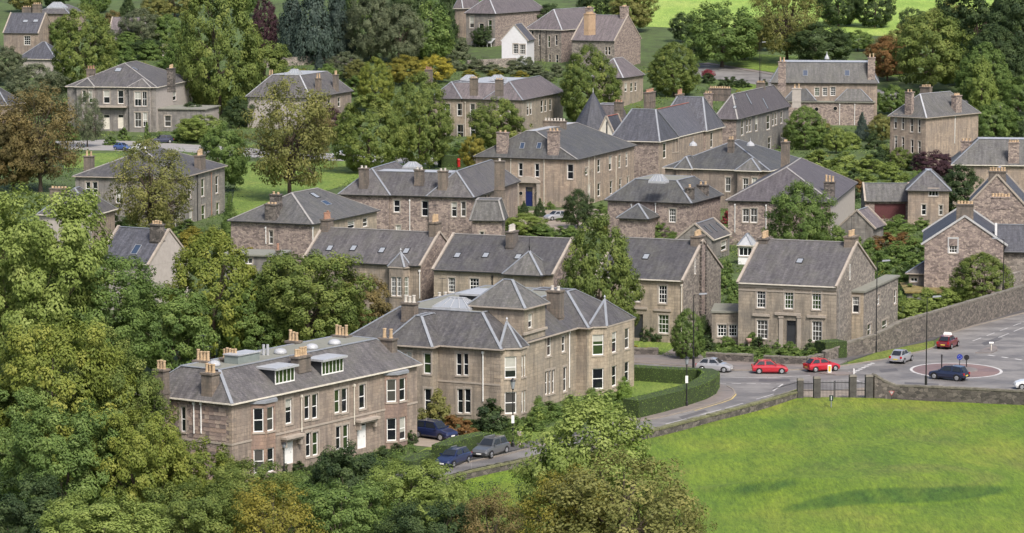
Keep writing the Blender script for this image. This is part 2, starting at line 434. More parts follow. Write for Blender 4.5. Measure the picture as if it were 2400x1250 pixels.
# ------------------------------------------------------------------ a house
class House:
    """Local axes: origin under the eaves corner nearest the camera, x along the face that runs away to the right ('R', y = 0),
    y along the face that runs to the left ('L', x = 0)."""
    def __init__(s, name, label, P1, P0, P2, h, zoom=0, cat='house', group=None, wallL=None, wallR=None, roof=None, trim=None,
                 fit='both', gz=None, La=None, Lb=None, flash=None, win='sash', th=None):
        s.zoom, s.h = zoom, h
        P0 = zp(zoom, *P0); P1 = zp(zoom, *P1) if P1 else None; P2 = zp(zoom, *P2) if P2 else None
        A = ground(*P0, h)
        z = A.z - h
        s.gz = z
        al = ar = None
        if P1: d = on_z(*P1, z + h) - A; al = math.atan2(d.y, d.x) - math.pi / 2; wl = d.length
        if P2: d = on_z(*P2, z + h) - A; ar = math.atan2(d.y, d.x); wr = d.length
        if th is not None: th = R(th)
        elif fit == 'L' or ar is None: th = al
        elif fit == 'R' or al is None: th = ar
        else: th = (al * wl + ar * wr) / (wl + wr)
        s.th = th
        s.A = Vector((A.x, A.y, z))
        def reach(p, dx, dy):
            k = (p[0] - 1200) / FPX
            D0 = A.y * CC - (z + h - CAMZ) * SS
            den = dx - k * dy * CC
            return (k * D0 - A.x) / den
        s.Lb = Lb or reach(P2, math.cos(th), math.sin(th))
        s.La = La or reach(P1, -math.sin(th), math.cos(th))
        s.root = thing(name, label, cat, s.A, th, group)
        s.W = Matrix.Translation(s.A) @ Matrix.Rotation(th, 4, 'Z')
        s.WI = s.W.inverted()
        s.wL, s.wR = wallL or WARM, wallR or wallL or WARM
        s.mroof, s.trim, s.flash, s.style = roof or SL, trim or SILL, flash or LEAD, win
        s.blocks, s.planes, s.gutter = [], [], RND.choice((DKGREY, DKGREY, CREAM, SILL))
        s.info = (name, round(math.degrees(th)), round(s.La, 1), round(s.Lb, 1), round(A.y), round(math.degrees(al or 0)), round(math.degrees(ar or 0)))
    # -- rays in the house's own axes
    def lray(s, x, y, raw=False):
        px, py = (x, y) if raw else zp(s.zoom, x, y)
        d = ray(px, py)
        o = s.WI @ CAM
        return o, (s.WI.to_3x3() @ d)
    def on(s, axis, val, x, y, raw=False):
        o, d = s.lray(x, y, raw)
        t = (val - o[axis]) / d[axis]
        return o + d * t
    def at_h(s, x, y, z, raw=False): return s.on(2, z, x, y, raw)
    def block(s, x0, x1, y0, y1, h=None, z0=-0.4, kind='hip', rise=3.0, inset=None, over=0.35, mats=None, roof=None, flat=None, ridge='auto', curb=True, eaves=True):
        b = dict(x0=x0, x1=x1, y0=y0, y1=y1, h=s.h if h is None else h, z0=z0, kind=kind, rise=rise, inset=inset, over=over,
                 holes={'L': [], 'R': []}, win=[], mats=mats or (s.wL, s.wR), roof=roof or s.mroof, flat=flat, ridge=ridge, eaves=eaves)
        s.blocks.append(b)
        s._roof(b)
        return b
    def win(s, b, face, *rects, style=None, pane=None, frame=None, name='window', raw=False, sill=True, label=None):
        for (xa, ya, xb, yb) in rects:
            xc, yc = (xa + xb) / 2, (ya + yb) / 2
            if face == 'L':
                c, v = 0, b['x0']; i = 1
            else: c, v = 1, b['y0']; i = 0
            p, q = s.on(c, v, xa, yc, raw)[i], s.on(c, v, xb, yc, raw)[i]
            zt, zb = s.on(c, v, xc, ya, raw)[2], s.on(c, v, xc, yb, raw)[2]
            if face == 'L': p, q = b['y1'] - p, b['y1'] - q       # along the wall from its left end
            else: p, q = p - b['x0'], q - b['x0']
            p, q = min(p, q), max(p, q)
            b['win'].append((face, p, q, zb, zt, style or s.style, pane, frame, name, sill, label))
            b['holes'][face].append((p, q, zb, zt))
    def _roof(s, b):
        k, h, r, o = b['kind'], b['h'], b['rise'], b['over']
        x0, x1, y0, y1 = b['x0'] - o, b['x1'] + o, b['y0'] - o, b['y1'] + o
        lx, ly = x1 - x0, y1 - y0
        e = 0.16 if b['eaves'] else 0.05
        if k == 'flat':
            m = MB(); m.box(x0, x1, y0, y1, h, h + 0.22)
            ro = m.build('roof', b['flat'] or FELT, s.root)
            b['top'] = h + 0.22
            s.planes.append([Vector((x0, y0, h + 0.22)), Vector((x1, y0, h + 0.22)), Vector((x1, y1, h + 0.22)), Vector((x0, y1, h + 0.22))])
            b['ro'] = ro
            return
        m = MB(); z = h + e
        E = [Vector((x0, y0, z)), Vector((x1, y0, z)), Vector((x1, y1, z)), Vector((x0, y1, z))]
        g = b['inset']
        zt = h + e + r
        if k == 'gablex':      # ridge along y (parallel to the L face); gables on R and back
            xm = (x0 + x1) / 2
            # gable ends sit inside the skews: no overhang there
            for p in E: p.y = min(max(p.y, b['y0'] - 0.02), b['y1'] + 0.02)
            T = [Vector((xm, b['y0'] - 0.02, zt)), Vector((xm, b['y1'] + 0.02, zt))]
            F = [[E[3], E[0], T[0], T[1]], [E[1], E[2], T[1], T[0]]]
            ends = [[E[0], E[1], T[0]], [E[2], E[3], T[1]]]
            edges = [(T[0], T[1], 'ridge')]
            skews = [(E[0], T[0]), (E[1], T[0]), (E[2], T[1]), (E[3], T[1])]
        elif k == 'gabley':    # ridge along x; gables on L and back
            ym = (y0 + y1) / 2
            for p in E: p.x = min(max(p.x, b['x0'] - 0.02), b['x1'] + 0.02)
            T = [Vector((b['x0'] - 0.02, ym, zt)), Vector((b['x1'] + 0.02, ym, zt))]
            F = [[E[0], E[1], T[1], T[0]], [E[2], E[3], T[0], T[1]]]
            ends = [[E[3], E[0], T[0]], [E[1], E[2], T[1]]]
            edges = [(T[0], T[1], 'ridge')]
            skews = [(E[0], T[0]), (E[3], T[0]), (E[1], T[1]), (E[2], T[1])]
        else:
            skews = []; ends = []
            if g is None: gx = gy = min(lx, ly) / 2
            elif isinstance(g, tuple): gx, gy = g[0], g[1]
            else: gx = gy = g
            gx, gy = min(gx, lx / 2), min(gy, ly / 2)
            g4 = list(g) if isinstance(g, tuple) and len(g) == 4 else [gx, gx, gy, gy]
            if g4[0] + g4[1] > lx: g4[0], g4[1] = lx * g4[0] / (g4[0] + g4[1]), lx * g4[1] / (g4[0] + g4[1])
            if g4[2] + g4[3] > ly: g4[2], g4[3] = ly * g4[2] / (g4[2] + g4[3]), ly * g4[3] / (g4[2] + g4[3])
            T = [Vector((x0 + g4[0], y0 + g4[2], zt)), Vector((x1 - g4[1], y0 + g4[2], zt)), Vector((x1 - g4[1], y1 - g4[3], zt)), Vector((x0 + g4[0], y1 - g4[3], zt))]
            F = []
            for i in range(4):
                j = (i + 1) % 4
                q = [E[i], E[j], T[j], T[i]]
                if (T[i] - T[j]).length < 0.05: q = [E[i], E[j], T[j]]
                F.append(q)
            edges = [(E[i], T[i], 'hip') for i in range(4)]
            wide = (T[0] - T[1]).length > 0.4 and (T[1] - T[2]).length > 0.4
            if wide:
                F.append(T); edges += [(T[i], T[(i + 1) % 4], 'curb') for i in range(4)]
            elif (T[0] - T[1]).length > 0.05: edges.append((T[0], T[1], 'ridge'))
            elif (T[1] - T[2]).length > 0.05: edges.append((T[1], T[2], 'ridge'))
        flatmat = b['flat']
        for i, q in enumerate(F): m.poly(q, 1 if (flatmat and k == 'hip' and i == 4) else 0)
        for q in ends: m.poly(q, 2)
        B = [Vector((p.x, p.y, h)) for p in E]
        for i in range(4):
            j = (i + 1) % 4
            m.poly([B[i], B[j], E[j], E[i]], 2 if (k == 'gablex' and i in (0, 2)) or (k == 'gabley' and i in (1, 3)) else 3)
        m.poly([B[3], B[2], B[1], B[0]], 3)
        ro = m.build('roof', [b['roof'], flatmat or b['roof'], b['mats'][1] if k == 'gablex' else b['mats'][0], s.trim], s.root)
        b['ro'], b['top'] = ro, zt
        s.planes += [q for q in F]
        fl = {'hip': s.flash, 'curb': s.flash, 'ridge': s.flash if b['ridge'] == 'auto' else b['ridge']}
        nm = {'hip': 'hip_flashing', 'curb': 'roof_edge', 'ridge': 'ridge_capping'}
        for a, c, t in edges:
            if (a - c).length < 0.3: continue
            w = MB(); w.bar(a, c, 0.3, 0.07, lift=0.012); w.build(nm[t], fl[t], ro)
        for a, c in skews:
            d = (c - a).normalized()
            w = MB(); w.bar(a - d * 0.15, c + d * 0.05, 0.3, 0.24, lift=0.06); w.build('skew_stone', s.trim, ro)
    def hit(s, x, y, raw=False):
        o, d = s.lray(x, y, raw)
        best = None
        for q in s.planes:
            n = (q[1] - q[0]).cross(q[2] - q[0]).normalized()
            den = d.dot(n)
            if abs(den) < 1e-9: continue
            t = (q[0] - o).dot(n) / den
            p = o + d * t
            ok = True
            for i in range(len(q)):
                if (q[(i + 1) % len(q)] - q[i]).cross(p - q[i]).dot(n) < -1e-4 * 200: ok = False; break
            if ok and t > 0 and (best is None or t < best[0]): best = (t, p, n)
        return best[1:] if best else None
    def chimney(s, x, yb, yt, pots=3, wx=0.8, wy=1.5, pot=None, base=None, axis='y', mat=None, poth=0.75, drop=1.6, raw=False, top=None):
        """x, yb: pixel where the stack leaves the roof; yt: pixel of the stack's top (without pots)."""
        p = None
        if base is not None: p = Vector(base) if len(base) == 3 else s.at_h(x, yb, base[0], raw)
        else:
            r = s.hit(x, yb, raw)
            if r: p = r[0]
        if p is None:
            p = s.at_h(x, yb, s.h + 1.5, raw)
        if axis == 'x': wx, wy = wy, wx
        if -0.6 < p.x < wx / 2 + 0.03: p.x = wx / 2 + 0.03
        if -0.6 < p.y < wy / 2 + 0.03: p.y = wy / 2 + 0.03
        o, d = s.lray(x, yt, raw)
        dd = Vector((d.x, d.y)); pp = Vector((p.x - o.x, p.y - o.y))
        t = pp.dot(dd) / dd.dot(dd)
        zt = o.z + d.z * t
        zt = max(zt, p.z + 0.5) if top is None else top
        m = MB()
        m.box(p.x - wx / 2, p.x + wx / 2, p.y - wy / 2, p.y + wy / 2, p.z - drop, zt - 0.18)
        m.box(p.x - wx / 2 - 0.1, p.x + wx / 2 + 0.1, p.y - wy / 2 - 0.1, p.y + wy / 2 + 0.1, zt - 0.18, zt)
        m.box(p.x - wx / 2 - 0.06, p.x + wx / 2 + 0.06, p.y - wy / 2 - 0.06, p.y + wy / 2 + 0.06, p.z - 0.3, p.z - 0.1)
        c = m.build('chimney', mat or STACK, s.root)
        L = wy if wy >= wx else wx
        pm = pot or POT
        for k in range(pots):
            u = (k + 0.5) / pots * (L - 0.1) - (L - 0.1) / 2
            q = MB(); hh = poth * RND.uniform(0.85, 1.15); r = min(0.19, L / pots * 0.42)
            cx, cyy = (p.x + u, p.y) if wx > wy else (p.x, p.y + u)
            q.lathe([(r * 1.1, 0), (r * 1.1, 0.08), (r * 0.92, 0.1), (r * 0.82, hh - 0.12), (r * 1.05, hh - 0.1), (r * 1.0, hh), (r * 0.7, hh)], (cx, cyy, zt), 8)
            q.build('chimney_pot', pm, c)
        if RND.random() < 0.3:
            a = MB(); ah = RND.uniform(1.2, 2.0); a.tube((p.x, p.y, zt - 0.6), (p.x, p.y, zt + poth + ah), 0.025, 0.02, 5)
            for i in range(5): a.bar((p.x - 0.3, p.y + 0.15 * i - 0.3, zt + poth + ah - 0.1), (p.x + 0.3, p.y + 0.15 * i - 0.3, zt + poth + ah - 0.1), 0.02, 0.02)
            a.bar((p.x, p.y - 0.4, zt + poth + ah - 0.1), (p.x, p.y + 0.4, zt + poth + ah - 0.1), 0.025, 0.025); a.build('aerial', BLACK, c)
        return c, p, zt
    def ridge_chimney(s, b, near, x, yt, pots, w=1.7, d=1.0, **kw):
        """A stack on the ridge of a 'gablex' block, over its near (y0) or far (y1) gable."""
        y = b['y0'] + d / 2 + 0.05 if near else b['y1'] - d / 2 - 0.05
        return s.chimney(x, 0, yt, pots, d, w, axis='x', base=((b['x0'] + b['x1']) / 2, y, b['top'] - 0.5), **kw)
    def skylight(s, x, y, w=0.8, hh=1.1, dark=False, raw=False):
        r = s.hit(x, y, raw)
        if not r: return
        p, n = r
        if n.z < 0: n = -n
        u = Vector((-n.y, n.x, 0)).normalized(); v = n.cross(u).normalized()
        m = MB()
        C = lambda a, b, k: p + u * a + v * b + n * k
        t = 0.07
        for a0, a1, b0, b1 in ((-w / 2, w / 2, -hh / 2, -hh / 2 + t), (-w / 2, w / 2, hh / 2 - t, hh / 2), (-w / 2, -w / 2 + t, -hh / 2 + t, hh / 2 - t), (w / 2 - t, w / 2, -hh / 2 + t, hh / 2 - t)):
            m.hexa([C(a0, b0, -0.05), C(a1, b0, -0.05), C(a1, b1, -0.05), C(a0, b1, -0.05), C(a0, b0, 0.1), C(a1, b0, 0.1), C(a1, b1, 0.1), C(a0, b1, 0.1)])
        f = m.build('rooflight', DKGREY if not dark else LEAD, s.root)
        g = MB(); g.poly([C(-w / 2 + t, -hh / 2 + t, 0.06), C(w / 2 - t, -hh / 2 + t, 0.06), C(w / 2 - t, hh / 2 - t, 0.06), C(-w / 2 + t, hh / 2 - t, 0.06)])
        g.build('pane', DARKGLASS if dark else ROOFGLASS, f)
    def pipe(s, face, v, pos, z0, z1, mat=None):
        m = MB()
        a = (v - 0.09, pos, z0) if face == 'L' else (pos, v - 0.09, z0)
        m.tube(a, (a[0], a[1], z1), 0.06, 0.06, 6)
        m.box(a[0] - 0.1, a[0] + 0.1, a[1] - 0.1, a[1] + 0.1, z1 - 0.25, z1 - 0.02)
        return m.build('downpipe', mat or CREAM, s.root)
    def pipe_px(s, b, face, x, yt, yb, mat=None, raw=False):
        c, v = (0, b['x0']) if face == 'L' else (1, b['y0'])
        p, q = s.on(c, v, x, yt, raw), s.on(c, v, x, yb, raw)
        return s.pipe(face, v, p[1 - c], max(q.z, 0.0), min(p.z, b['h'] - 0.02), mat)
    def bay(s, b, face, sa, sb, p, rows, h=None, cant=0.9, roof='flat', rise=1.6, style=None, frame=None, z0=-0.3, mats=None, fwin=1, apex=None, backing=0.0):
        """A canted bay standing out by p from the face between sa and sb (metres from the near corner)."""
        h = b['h'] if h is None else h
        c = cant
        if face == 'R': ring = [(sa, b['y0']), (sa + c, b['y0'] - p), (sb - c, b['y0'] - p), (sb, b['y0'])]
        else:           ring = [(b['x0'], sb), (b['x0'] - p, sb - c), (b['x0'] - p, sa + c), (b['x0'], sa)]
        m = MB(); wins = []
        for i in range(3):
            a, q = Vector((*ring[i], 0)), Vector((*ring[i + 1], 0))
            u = (q - a).normalized(); L = (q - a).length
            holes = []
            n = fwin if i == 1 else 1
            for z0w, z1w in rows:
                for k in range(n):
                    g = 0.2
                    s0 = g + k * (L - 2 * g) / n + (0.06 if n > 1 else 0); s1 = g + (k + 1) * (L - 2 * g) / n - (0.06 if n > 1 else 0)
                    if s1 - s0 > 1.5: mid = (s0 + s1) / 2; s0, s1 = mid - 0.62, mid + 0.62
                    holes.append((s0, s1, z0w, z1w)); wins.append((a + u * s0, u, s1 - s0, z0w, z1w))
            wall_face(m, a, u, L, z0, h, holes)
        o = m.build('bay_window', mats or [s.wR if face == 'R' else s.wL], s.root)
        for a, u, w, za, zb in wins: add_window(s.root, (a.x, a.y, za), u, w, zb - za, style or s.style, frame)
        # string course, and the roof of the bay
        k = MB(); ov = 0.22
        out = []
        cxm = sum(r[0] for r in ring) / 4; cym = sum(r[1] for r in ring) / 4
        for (x, y) in ring:
            d = Vector((x - cxm, y - cym)); d.normalize(); out.append((x + d.x * ov, y + d.y * ov))
        if roof == 'flat':
            for za, zb in ((h, h + 0.25),):
                k.poly([(x, y, zb) for x, y in out]); k.poly([(x, y, za) for x, y in reversed(out)])
                for i in range(4):
                    j = (i + 1) % 4
                    k.poly([(*out[i], za), (*out[j], za), (*out[j], zb), (*out[i], zb)])
            ro = k.build('bay_roof', LEAD, s.root)
        else:
            ax, ay = apex if apex else ((sa + sb) / 2, b['y0'] + 0.4) if face == 'R' else (b['x0'] + 0.4, (sa + sb) / 2)
            T = Vector((ax, ay, h + 0.16 + rise))
            base = [Vector((x, y, h + 0.16)) for x, y in out]
            for i in range(4):
                j = (i + 1) % 4
                k.poly([base[i], base[j], T], 0)
                k.poly([(*out[i], h), (*out[j], h), base[j], base[i]], 1)
            k.poly([(x, y, h) for x, y in reversed(out)], 1)
            ro = k.build('bay_roof', [s.mroof, s.trim], s.root)
            for q in base:
                w = MB(); w.bar(q, T, 0.26, 0.07, lift=0.012); w.build('hip_flashing', s.flash, ro)
            w = MB(); w.lathe([(0.1, -0.05), (0.06, 0.15), (0.12, 0.3), (0.02, 0.5)], T, 6); w.build('finial', LEADW, ro)
        return o
    def finish(s):
        for b in s.blocks:
            if b['kind'] != 'flat':
                o, hh = b['over'] + 0.07, b['h'] + 0.09
                if b['kind'] in ('hip', 'gablex'):
                    g = MB(); g.box(b['x0'] - o - 0.05, b['x0'] - o + 0.06, b['y0'] - o * (b['kind'] == 'hip'), b['y1'] + o * (b['kind'] == 'hip'), hh - 0.07, hh + 0.05); g.build('gutter', s.gutter, b['ro'])
                if b['kind'] in ('hip', 'gabley'):
                    g = MB(); g.box(b['x0'] - (o - 0.07) * (b['kind'] == 'hip'), b['x1'] + o * (b['kind'] == 'hip'), b['y0'] - o - 0.05, b['y0'] - o + 0.06, hh - 0.07, hh + 0.05); g.build('gutter', s.gutter, b['ro'])
            x0, x1, y0, y1, z0, h = b['x0'], b['x1'], b['y0'], b['y1'], b['z0'], b['h']
            m = MB()
            wall_face(m, (x0, y1, 0), (0, -1), y1 - y0, z0, h, b['holes']['L'], mi=0)
            wall_face(m, (x0, y0, 0), (1, 0), x1 - x0, z0, h, b['holes']['R'], mi=1)
            m.poly([(x1, y0, z0), (x1, y1, z0), (x1, y1, h), (x1, y0, h)], 1)
            m.poly([(x1, y1, z0), (x0, y1, z0), (x0, y1, h), (x1, y1, h)], 0)
            m.build('wall', list(b['mats']), s.root)
            for face, p, q, za, zb, st, pane, frame, name, sill, label in b['win']:
                W = (y1 - y0) if face == 'L' else (x1 - x0)
                if q < 0.05 or p > W - 0.05: continue
                if face == 'L': o, u = (x0, y1 - p, za), (0, -1)
                else: o, u = (x0 + p, y0, za), (1, 0)
                add_window(s.root, o, u, q - p, zb - za, st, frame, sill, pane, name, label=label, surround=s.trim if s.trim is not WHITE else SILL)
        return s
    def quoins(s, b, x, y, z1, mat):
        """Corner stones, alternately long and short, each a stone of its own."""
        w = s.root.get('wall_ref')
        z, k = 0.0, 0
        while z + 0.36 < z1:
            a, c = (0.62, 0.34) if k % 2 else (0.34, 0.62)
            m = MB(); m.box(x - 0.025, x + a, y - 0.025, y + c, z + 0.012, z + 0.35)
            m.build('quoin', mat, s.root)
            z += 0.36; k += 1

def lead_lantern(H, x, y, z, w, l, hgt=0.9, name='cupola', mat=None):
    m = MB()
    m.box(x - w / 2, x + w / 2, y - l / 2, y + l / 2, z - 0.05, z + 0.25)
    o = m.build(name, LEADW, H.root)
    g = MB(); t = 0.3
    a = [(x - w / 2 + .05, y - l / 2 + .05, z + .25), (x + w / 2 - .05, y - l / 2 + .05, z + .25), (x + w / 2 - .05, y + l / 2 - .05, z + .25), (x - w / 2 + .05, y + l / 2 - .05, z + .25)]
    b = [(x - w * .12, y - l * .2, z + hgt), (x + w * .12, y - l * .2, z + hgt), (x + w * .12, y + l * .2, z + hgt), (x - w * .12, y + l * .2, z + hgt)]
    for i in range(4):
        j = (i + 1) % 4
        g.poly([a[i], a[j], b[j], b[i]])
    g.poly(b)
    g.build('pane', mat or ROOFGLASS, o)
    r = MB()
    for i in range(4):
        j = (i + 1) % 4
        for k in range(0, 4):
            t = k / 4
            r.bar(Vector(a[i]).lerp(Vector(a[j]), t), Vector(b[i]).lerp(Vector(b[j]), t), 0.07, 0.05, lift=0.03)
        r.bar(b[i], b[j], 0.1, 0.06, lift=0.03)
    r.build('glazing_bars', LEADW, o)
    return o
# ------------------------------------------------------------------ ground, roads, lawns
def earth_mat():
    t = NT('garden_earth', 0.95); ob = t.obj()
    a = t.noise(ob, 0.06, 6); b = t.noise(ob, 0.5, 6, 0.7)
    c = t.ramp(b, (0.3, (0.035, 0.03, 0.02)), (0.5, (0.05, 0.075, 0.02)), (0.7, (0.085, 0.14, 0.028)))
    c = t.mix(t.ramp(a, (0.42, (0, 0, 0)), (0.62, (1, 1, 1))), c, (0.075, 0.115, 0.03))
    t.col(c); t.bump(b, 0.6, 0.3); return t.m
def grass_mat(name, c1, c2, c3, sc=1.0, bank=False):
    t = NT(name, 0.85); ob = t.obj()
    st = t.noise(t.scale(ob, (0.07 * sc, 0.045 * sc, 0.1)), 1.0, 7, 0.6)
    md = t.noise(t.scale(ob, (0.5 * sc, 0.12 * sc, 0.5)), 1.0, 7, 0.72)
    fi = t.noise(t.scale(ob, (1.3, 0.24, 2)), 1.6, 5, 0.75)
    c = t.ramp(st, (0.36, c1), (0.5, c2), (0.66, c3))
    if bank: c = t.mix(t.ramp(t.noise(t.scale(ob, (0.06, 0.045, 1)), 1.3, 6, 0.65), (0.5, (0, 0, 0)), (0.75, (0.5, 0.5, 0.5))), c, (0.17, 0.14, 0.05))
    if bank: c = t.mix(t.n('Attribute', _attribute_name='bank_slope').outputs['Fac'], c, (0.034, 0.085, 0.008))  # mixes in darker green on the steep near face of the bank
    c = t.mix(0.8, c, t.ramp(md, (0.28, (0.62, 0.72, 0.6)), (0.72, (1.35, 1.22, 1.35))), 'MULTIPLY')
    c = t.mix(0.85, c, t.ramp(fi, (0.25, (0.6, 0.66, 0.56)), (0.75, (1.36, 1.3, 1.42))), 'MULTIPLY')
    gr = t.noise(t.scale(ob, (3.4, 0.6, 4)), 1.0, 3, 0.8)
    c = t.mix(0.9, c, t.ramp(gr, (0.3, (0.62, 0.66, 0.6)), (0.7, (1.36, 1.3, 1.38))), 'MULTIPLY')
    t.col(c); t.bump(t.math('ADD', fi, t.math('MULTIPLY', md, 2.0)), 0.9, 0.25); return t.m
def road_mat(name, c, patch):
    t = NT(name, 0.7); ob = t.obj()
    big = t.noise(t.scale(ob, (0.12, 0.22, 1)), 1.0, 6, 0.65); md = t.noise(ob, 0.7, 6, 0.7)
    cc = t.mix(t.ramp(big, (0.44, (0, 0, 0)), (0.56, (1, 1, 1))), c, patch)
    cc = t.mix(0.8, cc, t.ramp(md, (0.25, (0.75,) * 3), (0.75, (1.25,) * 3)), 'MULTIPLY')
    t.col(cc)
    t.l(t.ramp(big, (0.35, (0.5,) * 3), (0.65, (0.8,) * 3)), t.b.inputs['Roughness'])
    t.bump(t.noise(ob, 14, 3), 0.3, 0.02); return t.m
EARTH = earth_mat()
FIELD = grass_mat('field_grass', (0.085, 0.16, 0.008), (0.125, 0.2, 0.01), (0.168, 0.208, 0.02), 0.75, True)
LAWN = grass_mat('lawn_grass', (0.105, 0.175, 0.022), (0.14, 0.215, 0.03), (0.17, 0.23, 0.038), 2.0)
PARK = grass_mat('park_grass', (0.21, 0.33, 0.05), (0.25, 0.37, 0.065), (0.28, 0.38, 0.08), 0.6)
VERGE = grass_mat('verge_grass', (0.12, 0.17, 0.022), (0.155, 0.2, 0.03), (0.18, 0.18, 0.05), 2.0)
ROAD = road_mat('asphalt', (0.138, 0.13, 0.127), (0.205, 0.195, 0.188))
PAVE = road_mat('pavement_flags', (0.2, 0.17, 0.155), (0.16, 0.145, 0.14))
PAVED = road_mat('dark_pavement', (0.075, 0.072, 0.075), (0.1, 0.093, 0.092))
GRAVEL = road_mat('gravel', (0.3, 0.25, 0.2), (0.25, 0.21, 0.17))
LIGHTROAD = road_mat('pale_road', (0.3, 0.285, 0.27), (0.26, 0.25, 0.245))
KERB = plain('kerb_stone', (0.24, 0.21, 0.18), 0.85)
PAINT = plain('road_paint_white', (0.48, 0.47, 0.46), 0.7, vary=0.25)
PAINTY = plain('road_paint_yellow', (0.52, 0.4, 0.16), 0.7, vary=0.3)
REDROAD = road_mat('red_asphalt', (0.175, 0.12, 0.115), (0.2, 0.135, 0.125))

m = MB()
for ya, yb in ((-60, 258), (258, 690), (690, 1400), (1400, 4200)):
    za, zb = terrain(0, min(ya, 1400)), terrain(0, min(yb, 1400))
    m.poly([(-2600, ya, za), (2600, ya, za), (2600, yb, zb), (-2600, yb, zb)])
g_ = m.build('ground', EARTH); struct(g_)

def sheet(name, mat, pts, z=0.02, thick=0.0, wp=False):
    """A ground sheet outlined in photo pixels, lying z above the terrain (a step with sides when thick)."""
    P = [Vector(p) for p in pts] if wp else [ground(x, y, 0) for x, y in pts]
    tri = tessellate_polygon([[Vector((p.x, p.y, 0)) for p in P]])
    m = MB()
    up = [(p.x, p.y, p.z + z) for p in P]
    for t in tri:
        a, b, c = (Vector(up[i]) for i in t)
        if (b - a).cross(c - a).z < 0: b, c = c, b
        m.poly([a, b, c])
    if thick:
        for i in range(len(P)):
            j = (i + 1) % len(P)
            a, b = up[i], up[j]
            m.poly([(a[0], a[1], a[2] - thick), (b[0], b[1], b[2] - thick), b, a])
    return struct(m.build(name, mat))

ROAD_PTS = [(1330, 838), (1440, 848), (1600, 859), (1720, 869), (1800, 870), (1873, 868), (1960, 861), (2000, 855), (2040, 849), (2088, 841),
            (2130, 831), (2168, 823), (2191, 815), (2214, 786), (2280, 766), (2400, 735), (2560, 694), (2700, 760), (2620, 932), (2400, 921), (2173, 911),
            (2117, 906), (2064, 907), (1960, 915), (1872, 913), (1740, 957), (1521, 1012), (1380, 1048), (1232, 1083), (1103, 1112), (900, 1168), (700, 1225),
            (560, 1262), (540, 1225), (690, 1188), (900, 1132), (1000, 1105), (1190, 1066), (1240, 1052), (1487, 990), (1548, 980), (1628, 961), (1690, 943), (1713, 934), (1723, 924), (1718, 915),
            (1704, 907), (1683, 900), (1660, 889), (1440, 878), (1330, 868)]
sheet('road', ROAD, ROAD_PTS, 0.02)
sheet('pavement', PAVE, [(1330, 826), (1440, 832), (1545, 834), (1655, 846), (1765, 851), (1790, 853), (1890, 857), (1930, 843), (1985, 848), (1960, 860.5), (1873, 867.3), (1800, 869.3), (1720, 868.3), (1600, 858.3), (1440, 847.3), (1330, 837.3)], 0.12, 0.2)
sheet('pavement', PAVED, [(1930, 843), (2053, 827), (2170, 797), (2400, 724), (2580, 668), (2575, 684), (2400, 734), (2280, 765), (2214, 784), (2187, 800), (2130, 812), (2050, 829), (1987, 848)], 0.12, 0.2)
sheet('verge', VERGE, [(1987, 853), (2050, 830), (2130, 813), (2187, 801), (2191, 814), (2168, 822), (2130, 830), (2088, 840), (2040, 848.3)], 0.13, 0.2)
sheet('pavement', PAVE, [(1430, 1003), (1487, 989), (1548, 979), (1628, 960), (1690, 942), (1712, 933.5), (1721, 924), (1716, 915.5), (1703, 908), (1684, 901.5), (1668, 905), (1672, 918), (1660, 932), (1600, 948), (1520, 968), (1430, 990)], 0.12, 0.2)
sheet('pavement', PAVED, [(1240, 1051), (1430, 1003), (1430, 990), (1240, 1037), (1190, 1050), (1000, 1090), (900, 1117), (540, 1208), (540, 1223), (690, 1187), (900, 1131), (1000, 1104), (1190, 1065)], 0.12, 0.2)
sheet('verge', VERGE, [(2117, 906.5), (2173, 911.5), (2400, 921.5), (2620, 932.5), (2640, 962), (2400, 950), (2170, 931), (2060, 926)], 0.13, 0.2)
sheet('verge', VERGE, [(1872, 914), (1740, 958), (1521, 1013), (1380, 1049), (1232, 1084), (1103, 1113), (900, 1169), (700, 1226), (690, 1240), (900, 1180), (1103, 1124), (1240, 1095), (1380, 1061), (1540, 1025), (1740, 972), (1872, 932)], 0.13, 0.2)
sheet('path', GRAVEL, [(1872, 913.5), (1960, 915.5), (2040, 908), (2062, 908), (2050, 945), (1870, 940)], 0.03)
# kerbs: real steps along the road edges
def kerb(pts, h=0.13, w=0.16):
    P = [ground(x, y) for x, y in pts]
    m = MB()
    for a, b in zip(P, P[1:]):
        m.bar(a + Vector((0, 0, h / 2)), b + Vector((0, 0, h / 2)), w, h + 0.015)
    return struct(m.build('kerb', KERB))
kerb(ROAD_PTS[0:16]); kerb(ROAD_PTS[19:23]); kerb(ROAD_PTS[24:31]); kerb(ROAD_PTS[35:47])

def line(pts, w=0.12, mat=None, z=0.03, name='road_marking', dash=None, parent=None):
    P = [ground(x, y, 0) for x, y in pts]
    m = MB()
    for a, b in zip(P, P[1:]):
        L = (b - a).length; d = (b - a) / L; n = Vector((-d.y, d.x, 0)) * (w / 2)
        segs = [(0, L)]
        if dash: segs = [(k, min(k + dash[0], L)) for k in np.arange(0, L, dash[0] + dash[1])]
        for s0, s1 in segs:
            p, q = a + d * float(s0), a + d * float(s1)
            m.poly([p - n + Vector((0, 0, z)), q - n + Vector((0, 0, z)), q + n + Vector((0, 0, z)), p + n + Vector((0, 0, z))])
    return struct(m.build(name, mat or PAINT))
line([(1690, 885), (1800, 886), (1920, 880)], 0.16, dash=(5, 1.2))
line([(1680, 899), (1835, 901)], 0.2, dash=(1.0, 0.6)); line([(1835, 901), (1812, 917)], 0.2)
line([(1560, 995), (1700, 958), (1835, 918)], 0.13, dash=(4, 3)); line([(1250, 1072), (1480, 1014)], 0.13, dash=(4, 3))
line([(2000, 874), (2048, 851)], 0.5, dash=(0.7, 0.5))
